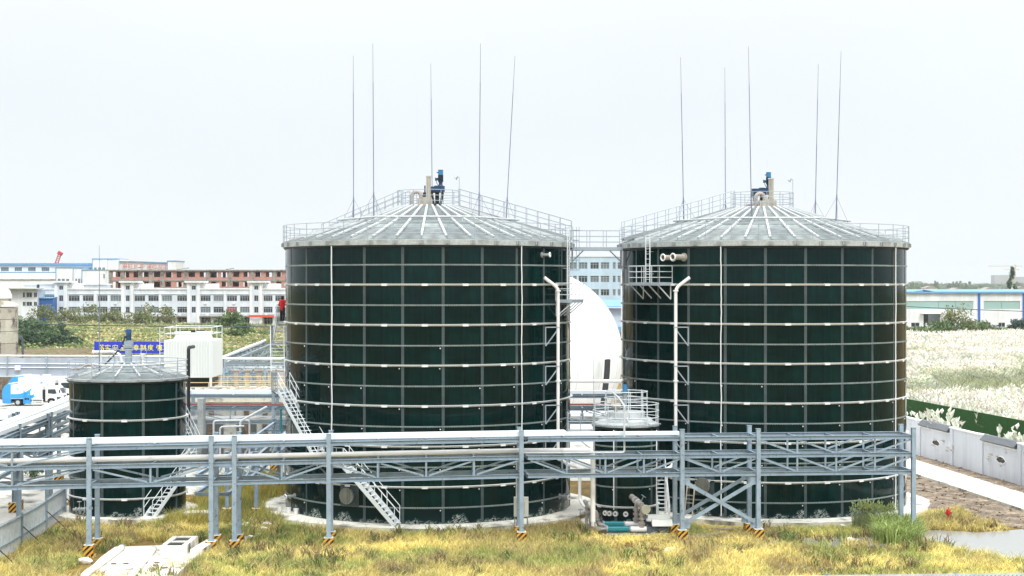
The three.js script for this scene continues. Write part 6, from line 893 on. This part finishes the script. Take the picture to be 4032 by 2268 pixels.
  const near = ['beside the puddle grass before the braces', 'in the wet grass before the end tank', 'small, before the end tank pad', 'long, past the low rack', 'next to the pale bucket', 'low, by the close rack columns', 'small, by the close rack columns', 'flat, behind the close rack columns', 'rounded, in the grass past the close columns', 'by the drain valves of the slim tank', 'tiny, at the low rack pier', 'squat, on the end tank pad', 'blocky, on the end tank pad', 'tiny, in the foreground straw', 'small, in the foreground straw by the pumps', 'broad, on the middle pad edge', 'flat, on the middle pad edge', 'beside the hatch box', 'beside the outer lying pipe', 'in the grass below the short tank']; spots.forEach(([px, py, s], i) => { const q = Z(px, py, GROUND), geo = new THREE.IcosahedronGeometry(s, 1); const p = geo.attributes.position; for (let k = 0; k < p.count; k++) { const v = new THREE.Vector3().fromBufferAttribute(p, k), h = 0.75 + 0.5 * hash(Math.round(v.x * 999), Math.round(v.y * 999 + v.z * 77), i); v.multiplyScalar(h); p.setXYZ(k, v.x, v.y * 0.5, v.z * 0.8); } geo.setIndex([...Array(p.count).keys()]); geo.computeVertexNormals(); geo.translate(q[0], GROUND + (q[1] > 93.6 && q[1] < 97 ? 0.3 : 0.12), -q[1]); solo('rubble_stone', 'pale broken concrete lump, ' + near[i], 'stone', geo, M.concrete, 'broken concrete lumps in the grass'); });
}
// pumps in front of the slim tank
{
  const pump = (xa, xb, xc, xd, y, d, label) => {
    const g = thing('screw_pump', label, 'pump', V(xa, GROUND, d), 'teal screw pumps'), P = (x, dy = 0, dd = 0) => V(x, y + dy, d + dd);
    part('stator', [cyl(P(xa + 0.12), P(xb - 0.02), 0.155, 20), ...[0.5, 1.6, 2.6].map((a) => cyl(P(xa, 0.17 * Math.sin(a), -0.17 * Math.cos(a)), P(xb, 0.17 * Math.sin(a), -0.17 * Math.cos(a)), 0.012, 5))], M.teal, g); part('end_flange', [cyl(P(xa + 0.04), P(xa + 0.12), 0.2, 20), cyl(P(xb - 0.03), P(xb + 0.05), 0.2, 20), cyl(P(xa - 0.3), P(xa + 0.04), 0.1, 14)], M.galv, g);
    part('suction_casing', [cyl(P(xb + 0.05), P(xc), 0.165, 20)], M.whitePipe, g); part('bearing_frame', [box(0.05, 0.5, 0.42, xc + 0.04, y - 0.02, -d), box(0.5, 0.3, 0.3, xc + 0.32, y - 0.02, -d), cyl(P(xc + 0.1), P(xc + 0.7), 0.12, 12)], M.motorGrey, g);
    part('motor', [cyl(P(xc + 0.7), P(xd), 0.2, 18), ...Array.from({ length: 12 }, (_, i) => { const a = i / 12 * 6.283; return along(new THREE.BoxGeometry(0.03, 0.02, xd - xc - 0.85), P(xc + 0.78, 0.21 * Math.sin(a), 0.21 * Math.cos(a)), P(xd - 0.07, 0.21 * Math.sin(a), 0.21 * Math.cos(a))); })], M.motorGrey, g);
    part('rain_hood', (() => { const q = extrude([[-0.42, 0], [-0.42, 0.04], [-0.2, 0.34], [0.2, 0.34], [0.42, 0.04], [0.42, 0]], xd - xc - 0.1, 0); q.rotateY(Math.PI / 2); return q.translate(xc + 0.3, y + 0.22, -d); })(), M.cabinet, g);
    part('skid', [bar(P(xa, -0.26, -0.2), P(xd, -0.26, -0.2), 0.08, 0.12), bar(P(xa, -0.26, 0.2), P(xd, -0.26, 0.2), 0.08, 0.12), bar(P(xa + 0.3, -0.24, -0.2), P(xa + 0.3, -0.24, 0.2), 0.08), bar(P(xc, -0.24, -0.2), P(xc, -0.24, 0.2), 0.08)], M.galv, g);
    const rx = xc - 0.28; part('riser', [cyl(P(rx, 0.12), P(rx, 0.3), 0.17, 16), cyl(P(rx, 0.28), P(rx, 0.36), 0.2, 16), cyl(P(rx, 0.36), P(rx, 0.56), 0.12, 14), cyl(P(rx, 0.56), P(rx, 0.66), 0.19, 16), cyl(P(rx, 0.66), P(rx, 1.55), 0.115, 14), cyl(P(rx, 0.8), P(rx, 0.9), 0.18, 16)], M.pinkish, g); part('valve_gear', [box(0.2, 0.16, 0.16, rx + 0.2, y + 0.72, -d + 0.05), cyl(P(rx + 0.3, 0.72), P(rx + 0.34, 0.72), 0.09, 10)], M.motorGrey, g);
  };
  pump(5.42, 6.83, 7.784, 9.05, 0.03, 93.95, 'teal and white screw pump in front, nearer the grass');
  pump(5.284, 6.561, 7.541, 8.95, 0.16, 95.0, 'teal and white screw pump behind, against the slim tank');
  const g = thing('feed_pipe', 'fat pinkish pipe slanting out of the slim tank over the pumps', 'pipe', V(7.4, 1.6, 95)); const a = V(7.072, 1.647, 96.0), b = V(7.711, 1.216, 93.7); part('pipe_run', cyl(a, b, 0.17, 18), M.pinkish, g); part('blind_flange', cyl(b, b.clone().lerp(a, -0.04), 0.27, 20), M.creamPanel2, g); part('sleeve', cyl(a.clone().lerp(b, 0.25), a.clone().lerp(b, 0.5), 0.2, 18), M.rib, g); part('valve_wheel', [cyl(a.clone().lerp(b, 0.6), a.clone().lerp(b, 0.6).add(new THREE.Vector3(0.2, 0.45, 0)), 0.03, 6), cyl(a.clone().lerp(b, 0.6).add(new THREE.Vector3(0.2, 0.45, 0)), a.clone().lerp(b, 0.6).add(new THREE.Vector3(0.22, 0.48, 0)), 0.16, 14)], M.galv, g);
  const m = thing('valve_manifold', 'cluster of flanged valves and bent pipes left of the teal pumps', 'valve', V(4.632, GROUND, 94.4)), x = 4.676, d = 94.4;
  part('pipe_run', pipe([V(x - 0.35, 1.3, 96.6), V(x - 0.2, 1.1, d), V(x + 0.25, 1.0, d), V(x + 0.25, 0.3, d), V(x + 0.9, 0.05, d)], 0.11, 0.25, 12), M.pinkish, m); part('riser', [cyl(V(x + 0.0, 0.2, d - 0.4), V(x + 0.0, 4.4, d - 0.4), 0.1, 12)], M.whitePipe, m); part('flow_meter', [cyl(V(x, 3.1 - 0.1, d - 0.4), V(x, 3.1 + 0.1, d - 0.4), 0.17, 14), box(0.3, 0.34, 0.3, x, 2.2, -d + 0.4)], M.teal, m);
  for (const [dx, y, r] of [[-0.35, 0.95, 0.16], [-0.2, 0.65, 0.15], [0.0, 0.85, 0.17], [0.25, 0.5, 0.16], [-0.3, 1.25, 0.13], [0.5, 0.18, 0.16]]) part('flange', cyl(V(x + dx, y - 0.05, d - 0.06), V(x + dx, y + 0.05, d - 0.06), r, 14), M.galv, m); part('cross_pipe', [cyl(V(x - 0.75, 0.85, d), V(x + 0.1, 0.85, d), 0.09, 12), cyl(V(x - 0.35, 0.0, d), V(x - 0.35, 1.5, d), 0.08, 12), cyl(V(x - 0.1, -0.2, d), V(x - 0.1, 0.8, d), 0.1, 12)], M.pinkish, m); for (const [dx, y] of [[-0.35, 1.55], [-0.7, 1.1]]) part('hand_wheel', [new THREE.TorusGeometry(0.14, 0.02, 6, 16).rotateX(Math.PI / 2).translate(x + dx, y, -d), cyl(V(x + dx, y - 0.25, d), V(x + dx, y, d), 0.02, 6)], M.galv, m);
}
{
  const g = thing('valve_manifold', 'small drain valves with hand wheels at the foot of the short tank', 'valve', V(-26.6, 0, 99.4)), x = -26.266, d = 99;
  part('pipe_run', [cyl(V(x - 0.5, 0.45, d), V(x + 0.6, 0.5, d + 0.4), 0.09, 10), cyl(V(x - 0.1, 0.45, d), V(x - 0.1, 0.95, d), 0.03, 6), cyl(V(x + 0.22, 0.48, d), V(x + 0.22, 1.05, d), 0.03, 6)], M.galv, g); for (const dx of [-0.3, -0.1, 0.22, 0.4]) part('flange', cyl(V(x + dx - 0.04, 0.47, d), V(x + dx + 0.04, 0.47, d), 0.15, 12), M.galv, g); for (const [dx, y] of [[-0.1, 0.95], [0.22, 1.05]]) part('hand_wheel', new THREE.TorusGeometry(0.13, 0.02, 6, 14).rotateX(Math.PI / 2).translate(x + dx, y, -d), M.galv, g);
  solo('service_pit', 'low concrete pit with pipework behind the close rack columns', 'pit', [bx(-20.048, -18.269, GROUND, 0.25, 99, 100.4)], M.concrete);
}
{ const w = (name, lab, a, b, sag) => { const pts = []; for (let i = 0; i <= 16; i++) { const t = i / 16; pts.push(a.clone().lerp(b, t).setY(mix(a.y, b.y, t) - sag * 4 * t * (1 - t))); } solo(name, lab, 'wire', path(pts, 0.09, 4), M.seam); };
  w('overhead_wire', 'thin dark wire slanting across the white factory', V(80.987, 9.628, 380), V(135.613, 7.491, 380), 0.3); w('overhead_wire', 'pale wire strung across the weeds behind the short tank', V(-96.216, 6.105, 330), V(-44.653, 5.589, 330), 0.2); }

// ---------------------------------------------------------------- vegetation
function blades(n, h, w, spread, seed, lean = 0.5, plume = 0, cols = [[1, 1, 1]], puff = 1) {
  const r = rng(seed), pos = [], col = [], idx = [];
  const tri = (a, b, c, k) => { const s = pos.length / 3; pos.push(...a, ...b, ...c); for (let i = 0; i < 3; i++) col.push(...k); idx.push(s, s + 1, s + 2); };
  for (let i = 0; i < n; i++) {
    const a = r() * 6.283, R = spread * Math.sqrt(r()), x = R * Math.cos(a), z = R * Math.sin(a), H = h * (0.55 + 0.6 * r()), t = r() * 6.283, lx = Math.cos(t) * lean * H * (0.3 + r()), lz = Math.sin(t) * lean * H * (0.3 + r()), q = r() * 6.283, wx = Math.cos(q) * w / 2, wz = Math.sin(q) * w / 2, k = cols[Math.floor(r() * cols.length)];
    const A = [x - wx, 0, z - wz], B = [x + wx, 0, z + wz], C = [x + lx * 0.3 - wx * 0.8, H * 0.6, z + lz * 0.3 - wz * 0.8], D2 = [x + lx * 0.3 + wx * 0.8, H * 0.6, z + lz * 0.3 + wz * 0.8], T = [x + lx, H * (1 - 0.2 * lean), z + lz];
    tri(A, B, D2, k); tri(A, D2, C, k); tri(C, D2, T, k);
    if (i < plume) { const pw = w * puff * (1.2 + 1.3 * r()), ph = h * (0.14 + 0.1 * r()), pc = [0.86 + 0.1 * r(), 0.85 + 0.1 * r(), 0.82 + 0.1 * r()]; for (const [ux, uz] of [[1, 0], [0, 1]]) { const b = T, P = [b[0] - ux * pw, b[1] + ph * 0.6, b[2] - uz * pw], S2 = [b[0] + ux * pw, b[1] + ph * 0.6, b[2] + uz * pw], U = [b[0] + lx * 0.3, b[1] + ph, b[2] + lz * 0.3]; tri(b, P, S2, pc.map((v) => v * 1.75)); tri(P, S2, U, pc.map((v) => v * 1.75)); } }
  }
  const g = new THREE.BufferGeometry(); g.setAttribute('position', new THREE.Float32BufferAttribute(pos, 3)); g.setAttribute('color', new THREE.Float32BufferAttribute(col, 3)); g.setIndex(idx); g.computeVertexNormals(); return g;
}
const leafMat = (rough = 0.8, tr = 0.25) => new THREE.MeshPhysicalMaterial({ color: 0xffffff, roughness: rough, vertexColors: true, side: THREE.DoubleSide, transmission: tr, thickness: 0 });
M.blade = leafMat(0.8, 0.2); M.leaf = leafMat(0.75, 0.25);
function scatter(name, label, category, geo, list) {
  const m = new THREE.InstancedMesh(geo, M.blade, list.length), o = new THREE.Object3D(), c = new THREE.Color(); m.name = numbered(name); m.castShadow = m.receiveShadow = true; m.userData = { kind: 'stuff', label, category };
  list.forEach((q, i) => { o.position.set(q.x, q.y, -q.d); o.rotation.set(0, q.a, 0); o.scale.set(q.s, q.s * q.h, q.s); o.updateMatrix(); m.setMatrixAt(i, o.matrix); m.setColorAt(i, c.setRGB(...q.c)); }); scene.add(m); return m;
}
const BL = [[1.35, 1.35, 1.25], [0.75, 0.78, 0.6], [1.05, 1.05, 0.95], [1.2, 1.2, 0.9], [0.55, 0.55, 0.4]];
const slabPoly = [[-22.6, 80], [-22.3, 86], [-20.9, 91.2], [-16.3, 91.4], [-16.6, 88], [-17.4, 83], [-17.9, 80]].map(([x, d]) => [x, d]);
const nz = (x, d, f, s) => fbm(x * f + 40, d * f + 40, 256, 256, 3, s) ;
const field = (x, d, s, f) => { let t = 0, a = 0.5, n = 0; for (let i = 0; i < 3; i++) { t += a * vnoise(x * f + 100, d * f + 100, 9999, 9999, s + i); n += a; a *= 0.55; f *= 2.1; } return t / n; };
const far = (c, x, d) => Math.hypot(x - c.x, d + c.z);
function grassy(x, d) {
  if (far(TL, x, d) < 10.75 || far(TR, x, d) < 10.75 || far(TS, x, d) < 4.5 || far(TC, x, d) < 2.4) return false;
  if (inPoly(slabPoly, x, d) || x < -26.9) return false;
  if (x > 4.8 && x < 9.4 && d > 93.2 && d < 97) return false;
  if (x > roadX(d, -5.2) - field(x, d, 9, 0.5) * 5 && d > 92) return false;
  if (x > 25.5 && d > 84.2 && d < 95.5 && inPoly(puddle, x, d)) return false; if (x > 30.5) return d < 85;
  return true;
}
{
  const r = rng(500), lists = [[], [], []];
  for (let i = 0; i < 120000; i++) {
    const x = -27 + r() * 62, d = 67 + r() * 36.5; if (Math.abs(x) > d * 0.4) continue; if (d > 100 && !(x > -20 && x < -15) && x < 25) continue; if (!grassy(x, d)) continue;
    const wet = inPoly(puddle, x, d); if (wet && (x > 23.4 || r() > 0.09)) continue;
    const n1 = field(x, d, 3, 0.16), n2 = field(x, d, 23, 0.5), bare = field(x, d, 63, 0.3); if (bare > 0.58 && r() < 0.85) continue; const cl = field(x, d, 83, 1.3); if (cl < 0.42 && r() < 0.75) continue;
    const gold = clamp((n1 - 0.36) * 3.2), gr = clamp((field(x, d, 43, 0.3) - 0.5) * 5 + (x < -20 && d < 90 ? 0.35 : 0)), br = clamp((n2 - 0.5) * 4);
    let c = [mix(0.54, 0.9, gold), mix(0.45, 0.75, gold), mix(0.18, 0.31, gold)]; c = c.map((v, k) => mix(v, [0.34, 0.26, 0.14][k], br * 0.85)).map((v, k) => mix(v, [0.34, 0.38, 0.11][k], gr * 0.85)); const v = 0.65 + 0.6 * r();
    lists[i % 3].push({ x, d, y: GROUND, a: r() * 6.28, s: 0.8 + 0.5 * r(), h: (Math.min(far(TL, x, d), far(TR, x, d)) < 12 || far(TS, x, d) < 5.6 ? 0.5 : 1) * (0.35 + 0.7 * n2 + 0.6 * Math.max(0, cl - 0.45)) * (wet ? 1.3 : 1) * (d > 91 && x > 4 && x < 16 ? 0.55 : 1), c: c.map((q) => q * v) });
  }
  for (let i = 0; i < 9000; i++) { const x = -21 + r() * 7, d = 97 + r() * 24; if (!grassy(x, d)) continue; const g = field(x, d, 13, 0.3), v = 0.8 + 0.4 * r(); lists[i % 3].push({ x, d, y: GROUND, a: r() * 6.28, s: 0.9 + 0.4 * r(), h: 0.9 + 0.4 * r(), c: [mix(0.2, 0.55, g) * v, mix(0.24, 0.42, g) * v, 0.08 * v] }); }
  scatter('dry_grass', 'yellow dry grass covering the ground before the tanks', 'grass', blades(15, 0.5, 0.028, 0.2, 1, 0.7, 0, BL), lists[0]); scatter('dry_grass', 'short matted straw between the tall grass', 'grass', blades(16, 0.34, 0.03, 0.24, 2, 1.0, 0, BL), lists[1]); scatter('dry_grass', 'taller seeding grass stems', 'grass', blades(8, 0.75, 0.02, 0.18, 3, 0.4, 0, BL), lists[2]);
  const weeds = []; for (let i = 0; i < 2000; i++) { const x = -27 + r() * 58, d = 76 + r() * 22; if (!grassy(x, d) || inPoly(puddle, x, d) && x > 23.4) continue; if (field(x, d, 143, 0.35) < 0.56) continue; const v = 0.7 + 0.6 * r(); weeds.push({ x, d, y: GROUND, a: r() * 6.28, s: 0.8 + 0.6 * r(), h: 0.7 + 0.6 * r(), c: r() < 0.55 ? [0.2 * v, 0.25 * v, 0.07 * v] : [0.24 * v, 0.17 * v, 0.09 * v] }); }
  scatter('rough_weeds', 'darker green and brown weeds among the dry grass', 'weeds', blades(18, 0.6, 0.05, 0.22, 14, 0.9, 0, BL), weeds);
  const reeds = []; for (let i = 0; i < 230; i++) { const u = r(), x = mix(20.9, 23.2, r()) + (u - 0.5), d = mix(90.2, 95.5, u) + (r() - 0.5); if (far(TR, x, d) < 10.8) continue; const v = 0.7 + 0.5 * r(); reeds.push({ x, d, y: GROUND, a: r() * 6.28, s: 0.9 + 0.5 * r(), h: 0.8 + 0.6 * r(), c: [0.32 * v, 0.4 * v, 0.11 * v] }); }
  scatter('green_reeds', 'green leafy reeds at the rack end by the puddle', 'reeds', blades(22, 0.85, 0.04, 0.3, 5, 0.9), reeds);
  const pl = []; for (let i = 0; i < 60; i++) { const x = 20.2 + r() * 2.6, d = 95.6 + r() * 0.8; if (far(TR, x, d) < 10.2) continue; pl.push({ x, d, y: -0.1, a: r() * 6.28, s: 0.8, h: 0.9 + 0.4 * r(), c: [0.28, 0.32, 0.14] }); }
  scatter('green_reeds', 'pale plumed weeds on the pad edge of the end tank', 'reeds', blades(16, 1.3, 0.03, 0.3, 6, 0.5, 4), pl);
}
// reed field to the far factory, with white plumes
{
  const r = rng(600), a = [], b = [], near = [];
  for (let i = 0; i < 60000; i++) {
    const d = Math.sqrt(mix(150 * 150, 500 * 500, r())), k = mix(0.205, 0.345, r()), x = k * d; if (x < 41.4 + (170 - d) * 0.132 + 1.2 && d < 222) continue; if (d < 150) continue;
    const n = field(x, d, 7, 0.05), g = clamp((field(x * 1.2, d * 0.5, 17, 0.04) - 0.56) * 5), v = 0.85 + 0.3 * r(), c = [mix(0.51, 0.34, g) * v, mix(0.51, 0.36, g) * v, mix(0.47, 0.19, g) * v];
    (d < 385 && g < 0.4 && n > 0.4 && r() < (d < 215 ? 0.55 : 0.9) ? a : b).push({ x, d, y: GROUND, a: r() * 6.28, s: 0.9 + 0.5 * r() + d / 500, h: (0.7 + 0.4 * r()) * (d > 400 ? 0.45 : 1), c: d > 400 ? [0.2 * v, 0.26 * v, 0.1 * v] : c });
  }
  for (let i = 0; i < 420; i++) { const d = 100 + r() * 90, u = r(), x = 34.4 + (138 - d) * 0.1075 + 0.6 + u * 1.6; if (field(x, d, 78, 0.2) < 0.48) continue; if (x > 41.2 + (170 - d) * 0.132) continue; near.push({ x, d, y: GROUND, a: r() * 6.28, s: 1.0 + 0.4 * r(), h: field(x, d, 77, 0.12) > 0.5 ? 1.0 + 0.55 * r() : 0.7, c: [0.5, 0.5, 0.47] }); }
  scatter('reed_field', 'wide field of pale reeds with white plumes', 'reeds', blades(26, 1.5, 0.042, 0.6, 8, 0.45, 21, [[0.75, 0.72, 0.55], [0.45, 0.5, 0.3], [0.9, 0.87, 0.75], [0.4, 0.4, 0.28]]), a); scatter('plume_reeds', 'white plumed reeds peeping over the boundary wall', 'reeds', blades(14, 1.7, 0.035, 0.4, 18, 0.35, 12, [[0.5, 0.56, 0.3], [0.7, 0.68, 0.4]], 1.9), near); scatter('reed_field', 'olive weeds among the plumed reeds', 'weeds', blades(22, 1.3, 0.06, 0.5, 9, 0.6), b);
}
// weeds before the white building
{
  const r = rng(700), a = [], b = [];
  for (let i = 0; i < 38000; i++) {
    const d = Math.sqrt(mix(214 * 214, 545 * 545, r())), k = mix(-0.4, -0.125, r()), x = k * d, n = field(x, d, 27, 0.02), g = clamp((n - 0.42) * 5), v = 0.8 + 0.4 * r(); if (k > -0.165 && d > 420 && r() < 0.7) { b.push({ x, d, y: GROUND, a: r() * 6, s: 1.4, h: 0.5, c: [0.55 * v, 0.42 * v, 0.14 * v] }); continue; }
    const tall = 0.62; (r() < 0.35 && g < 0.35 ? a : b).push({ x, d, y: GROUND, a: r() * 6.28, s: 1.3 + 0.8 * r(), h: (0.5 + 1.1 * r() * r()) * tall, c: [[0.42, 0.37, 0.2], [0.22, 0.25, 0.1], [0.15, 0.21, 0.08], [0.28, 0.24, 0.14]][Math.floor(clamp(g * 0.6 + r() * 0.55, 0, 0.99) * 4)].map((q) => q * v) });
  }
  scatter('weed_field', 'olive and straw weeds on the waste ground before the white building', 'weeds', blades(20, 1.5, 0.08, 0.7, 10, 0.6), b); scatter('weed_field', 'white plumed weeds on the waste ground', 'weeds', blades(12, 1.6, 0.09, 0.7, 11, 0.4, 9), a);
  const m = new THREE.SphereGeometry(1, 40, 16, 0, 6.3, 0, 1.57), p = m.attributes.position; for (let i = 0; i < p.count; i++) { const h = 1 + 0.25 * (field(p.getX(i) * 9, p.getZ(i) * 9, 5, 1) - 0.5); p.setXYZ(i, p.getX(i) * 17 * h, p.getY(i) * 2.6 * h, p.getZ(i) * 24 * h); } m.computeVertexNormals(); structure('earth_mound', m.translate(-84.422, GROUND - 0.1, -300), M.mound, 'low bare earth mound beyond the ramp');
}
function crown(R, n, leaf, seed, cols, nc = 16, cone = false) {
  const r = rng(seed), pos = [], col = [], idx = [], cl = []; for (let i = 0; i < nc; i++) { const a = r() * 6.283, y = cone ? r() : Math.pow(r(), 0.7) * 1.8 - 0.8, k = cone ? (1 - y) * 0.75 : Math.sqrt(Math.max(0, 1 - y * y)) * (0.5 + 0.4 * r()); cl.push([Math.cos(a) * k, cone ? y * 2 - 1 : y * 0.8, Math.sin(a) * k, cone ? 0.12 + 0.3 * (1 - y) : 0.26 + 0.24 * r(), r()]); }
  for (let i = 0; i < n; i++) {
    const c = cl[Math.floor(r() * nc)]; let x, y, z; do { x = r() * 2 - 1; y = r() * 2 - 1; z = r() * 2 - 1; } while (x * x + y * y + z * z > 1); const q = 0.55 + 0.45 * Math.pow(Math.hypot(x, y, z), 0.3); x = (c[0] + x * c[3] * q) * R[0]; y = (c[1] + y * c[3] * q) * R[1]; z = (c[2] + z * c[3] * q) * R[2];
    const u = new THREE.Vector3(r() - 0.5, r() - 0.5, r() - 0.5).normalize(), v = new THREE.Vector3(r() - 0.5, r() - 0.5, r() - 0.5).cross(u).normalize(), L = leaf * (0.6 + 0.8 * r()), k = cols[Math.floor((c[4] * 0.6 + r() * 0.4) * cols.length)], b = 0.8 + 0.4 * r(), s = pos.length / 3; u.multiplyScalar(L); v.multiplyScalar(L * 0.45);
    pos.push(x - u.x, y - u.y, z - u.z, x + v.x, y + v.y, z + v.z, x + u.x, y + u.y, z + u.z, x - v.x, y - v.y, z - v.z); for (let j = 0; j < 4; j++) col.push(k[0] * b, k[1] * b, k[2] * b); idx.push(s, s + 1, s + 2, s, s + 2, s + 3);
  }
  const g = new THREE.BufferGeometry(); g.setAttribute('position', new THREE.Float32BufferAttribute(pos, 3)); g.setAttribute('color', new THREE.Float32BufferAttribute(col, 3)); g.setIndex(idx); g.computeVertexNormals(); return g;
}
const GREEN = [[0.08, 0.14, 0.04], [0.11, 0.18, 0.05], [0.15, 0.22, 0.06], [0.06, 0.12, 0.04]], DARK = [[0.03, 0.075, 0.03], [0.045, 0.1, 0.035], [0.07, 0.13, 0.045]], OLIVE = [[0.16, 0.19, 0.06], [0.22, 0.23, 0.08], [0.11, 0.16, 0.05]], BLUE = [[0.03, 0.07, 0.06], [0.05, 0.1, 0.085]];
let plantSeed = 900;
function plant(name, label, cat, x, d, R, n, leaf, cols, group, o = {}) {
  const y0 = o.y ?? GROUND, g = thing(name, label, cat, V(x, y0, d), group), up = o.trunk ?? R[1] * 0.85; const c = mesh('crown', crown(R, n, leaf, plantSeed++, cols, o.clumps ?? 18, o.cone), M.leaf, g); c.position.y = up;
  const r = rng(plantSeed * 3), st = [cyl(new THREE.Vector3(0, -0.2, 0), new THREE.Vector3(0, up * 0.9, 0), R[0] * 0.05 + 0.05, 7, R[0] * 0.02 + 0.02)]; for (let i = 0; i < 4; i++) { const a = r() * 6.28; st.push(cyl(new THREE.Vector3(0, up * (0.25 + 0.15 * i), 0), new THREE.Vector3(Math.cos(a) * R[0] * 0.5, up + R[1] * 0.2 * (i - 1), Math.sin(a) * R[0] * 0.5), R[0] * 0.02 + 0.025, 5, 0.02)); } const tr = merge(st); mesh('trunk', tr, M.trunk, g); return g;
}
const bushL = [[95, 1395, 3.6, 2.6, 'by the silo'], [140, 1392, 4.2, 2.6, 'second from the silo'], [190, 1388, 3.6, 2.4, 'over the bare mound'], [240, 1390, 3.4, 2.0, 'past the mound crest'], [120, 1362, 4.6, 3.2, 'behind the first row'], [175, 1358, 4.2, 2.8, 'below the blue lift tower'], [225, 1350, 4.0, 2.6, 'next to the weeds'], [285, 1382, 2.4, 1.6, 'last towards the billboard'], [80, 1350, 4.4, 3.4, 'highest by the silo']];
bushL.forEach(([px, py, w, h, where], i) => { const d = 14.5 * 6400 / (py - 1119); plant('shrub', 'dark green shrub on the waste ground, ' + where, 'shrub', (px - 2016) / 6400 * d, d, [w, h, w], 1300, 0.42, i % 3 === 2 ? GREEN : DARK, 'shrubs on the waste ground'); });
[[165, 1290, 5, 4, 'loose olive sapling before the blue lift tower'], [270, 1295, 6, 3.4, 'loose olive sapling right of the blue lift tower'], [360, 1290, 6, 4.2, 'loose olive sapling by the thin rod'], [455, 1292, 5, 3.4, 'loose olive sapling before the second stair tower'], [625, 1290, 6, 4.6, 'loose olive sapling above the cooling tower edge'], [560, 1296, 6, 3, 'low olive bush above the blue motor']].forEach(([px, py, w, h, lab]) => { const d = 14.5 * 6400 / (py - 1119); plant('sapling', lab, 'sapling', (px - 2016) / 6400 * d, d, [w, h, w], 900, 0.45, OLIVE, 'saplings before the white building'); });
[[905, 1345, 4.6, 4.2, 'tall dark green bush beside the cooling tower'], [945, 1346, 3.6, 2.6, 'lower dark green bush next to the tall one past the cooling tower'], [1040, 1345, 2.6, 1.4, 'small green bush in the yellow field by the tank stair']].forEach(([px, py, w, h, lab]) => { const d = 14.5 * 6400 / (py - 1119); plant('shrub', lab, 'shrub', (px - 2016) / 6400 * d, d, [w, h, w], 1600, 0.36, GREEN, 'shrubs on the waste ground'); });
[[3600, 1350, 4.5, 2.2, 'spreading green bush next to the end tank'], [3655, 1356, 4.5, 2.0, 'low green bush before the factory gate'], [3715, 1352, 5.0, 3.0, 'green bush rising to the willow'], [3772, 1350, 4.2, 5.0, 'tall willow-like bush covering the factory gate'], [3835, 1347, 5.0, 3.0, 'green bush right of the willow'], [3885, 1345, 4.6, 2.4, 'greyish bush below the blue downpipe']].forEach(([px, py, w, h, lab], i) => { const d = 14.5 * 6400 / (py - 1119); plant('shrub', lab, 'shrub', (px - 2016) / 6400 * d, d, [w, h, w], 1700, 0.34, i === 3 ? OLIVE : i === 5 ? BLUE.concat(OLIVE) : GREEN, 'shrubs before the white factory'); });
plant('shrub', 'dark bluish tree at the frame edge before the factory', 'tree', 147.169, 470, [3.4, 2.4, 3.4], 1400, 0.34, BLUE);
plant('shrub', 'small dark shrub in the yard behind the rack columns', 'shrub', -36.181, 122, [1.0, 0.55, 1.0], 700, 0.1, DARK);
// faint trees on the horizon
[[3590, 780, 7, 9, 0, 'round pale tree closest to the end tank'], [3612, 800, 9, 9.5, 0, 'broad pale tree second from the end tank'], [3640, 820, 8, 8, 0, 'broad pale tree ending the round group'], [3682, 900, 4.5, 10, 1, 'thin spiky tree after the round group'], [3692, 910, 4, 9, 1, 'spiky tree leaning on the thin one'], [3738, 840, 5, 8, 1, 'first pointed tree over the blue roof'], [3754, 850, 5, 9, 1, 'second pointed tree over the blue roof'], [3768, 850, 5.5, 9.5, 1, 'third pointed tree over the blue roof'], [3782, 850, 5.5, 9.5, 1, 'tallest of the pointed row over the blue roof'], [3803, 860, 4, 8, 1, 'last pointed tree of the row over the blue roof'], [3818, 880, 4, 10, 1, 'lone spiky tree past the row'], [3852, 800, 8, 7, 0, 'low round tree above the blue downpipe'], [3885, 1000, 9, 9, 0, 'faint round tree before the hazy block'], [3985, 700, 5, 11, 1, 'dark pointed cypress before the hazy block'], [4005, 960, 4.5, 10, 1, 'faint pointed tree beside the cypress'], [4025, 980, 6, 9, 0, 'faint round tree at the frame edge']].forEach(([px, d0, w0, h, cone, lab]) => { const d = d0 > 750 ? d0 * 3.4 : d0, w = d0 > 750 ? w0 * 2.4 : w0; plant('far_tree', lab, 'tree', (px - 2016) / 6400 * d, d, [w, h, w], 900, d0 > 750 ? 1.1 : 0.6, d < 750 ? DARK : GREEN, 'trees on the horizon', { cone: !!cone, trunk: cone ? h : h * 0.95, clumps: cone ? 26 : 16 }); });
{ const r = rng(808), g = []; for (let i = 0; i < 130; i++) { const d = 3800 + r() * 1200, k = mix(0.2, 0.37, r()); g.push(crown([26, 6 + r() * 4, 16], 150, 2.2, 3000 + i, GREEN, 8).translate(k * d, 7, -d)); } for (let i = 0; i < 60; i++) { const d = 3800 + r() * 1200, k = mix(-0.36, 0.2, r()); g.push(crown([9, 6, 9], 120, 1.4, 4000 + i, GREEN, 8).translate(k * d, 5, -d)); } const m = mesh('treeline', mergeGeometries(g), M.leaf, scene); m.userData = { kind: 'stuff', label: 'hazy belt of trees on the horizon', category: 'treeline' }; }
renderer.render(scene, camera);
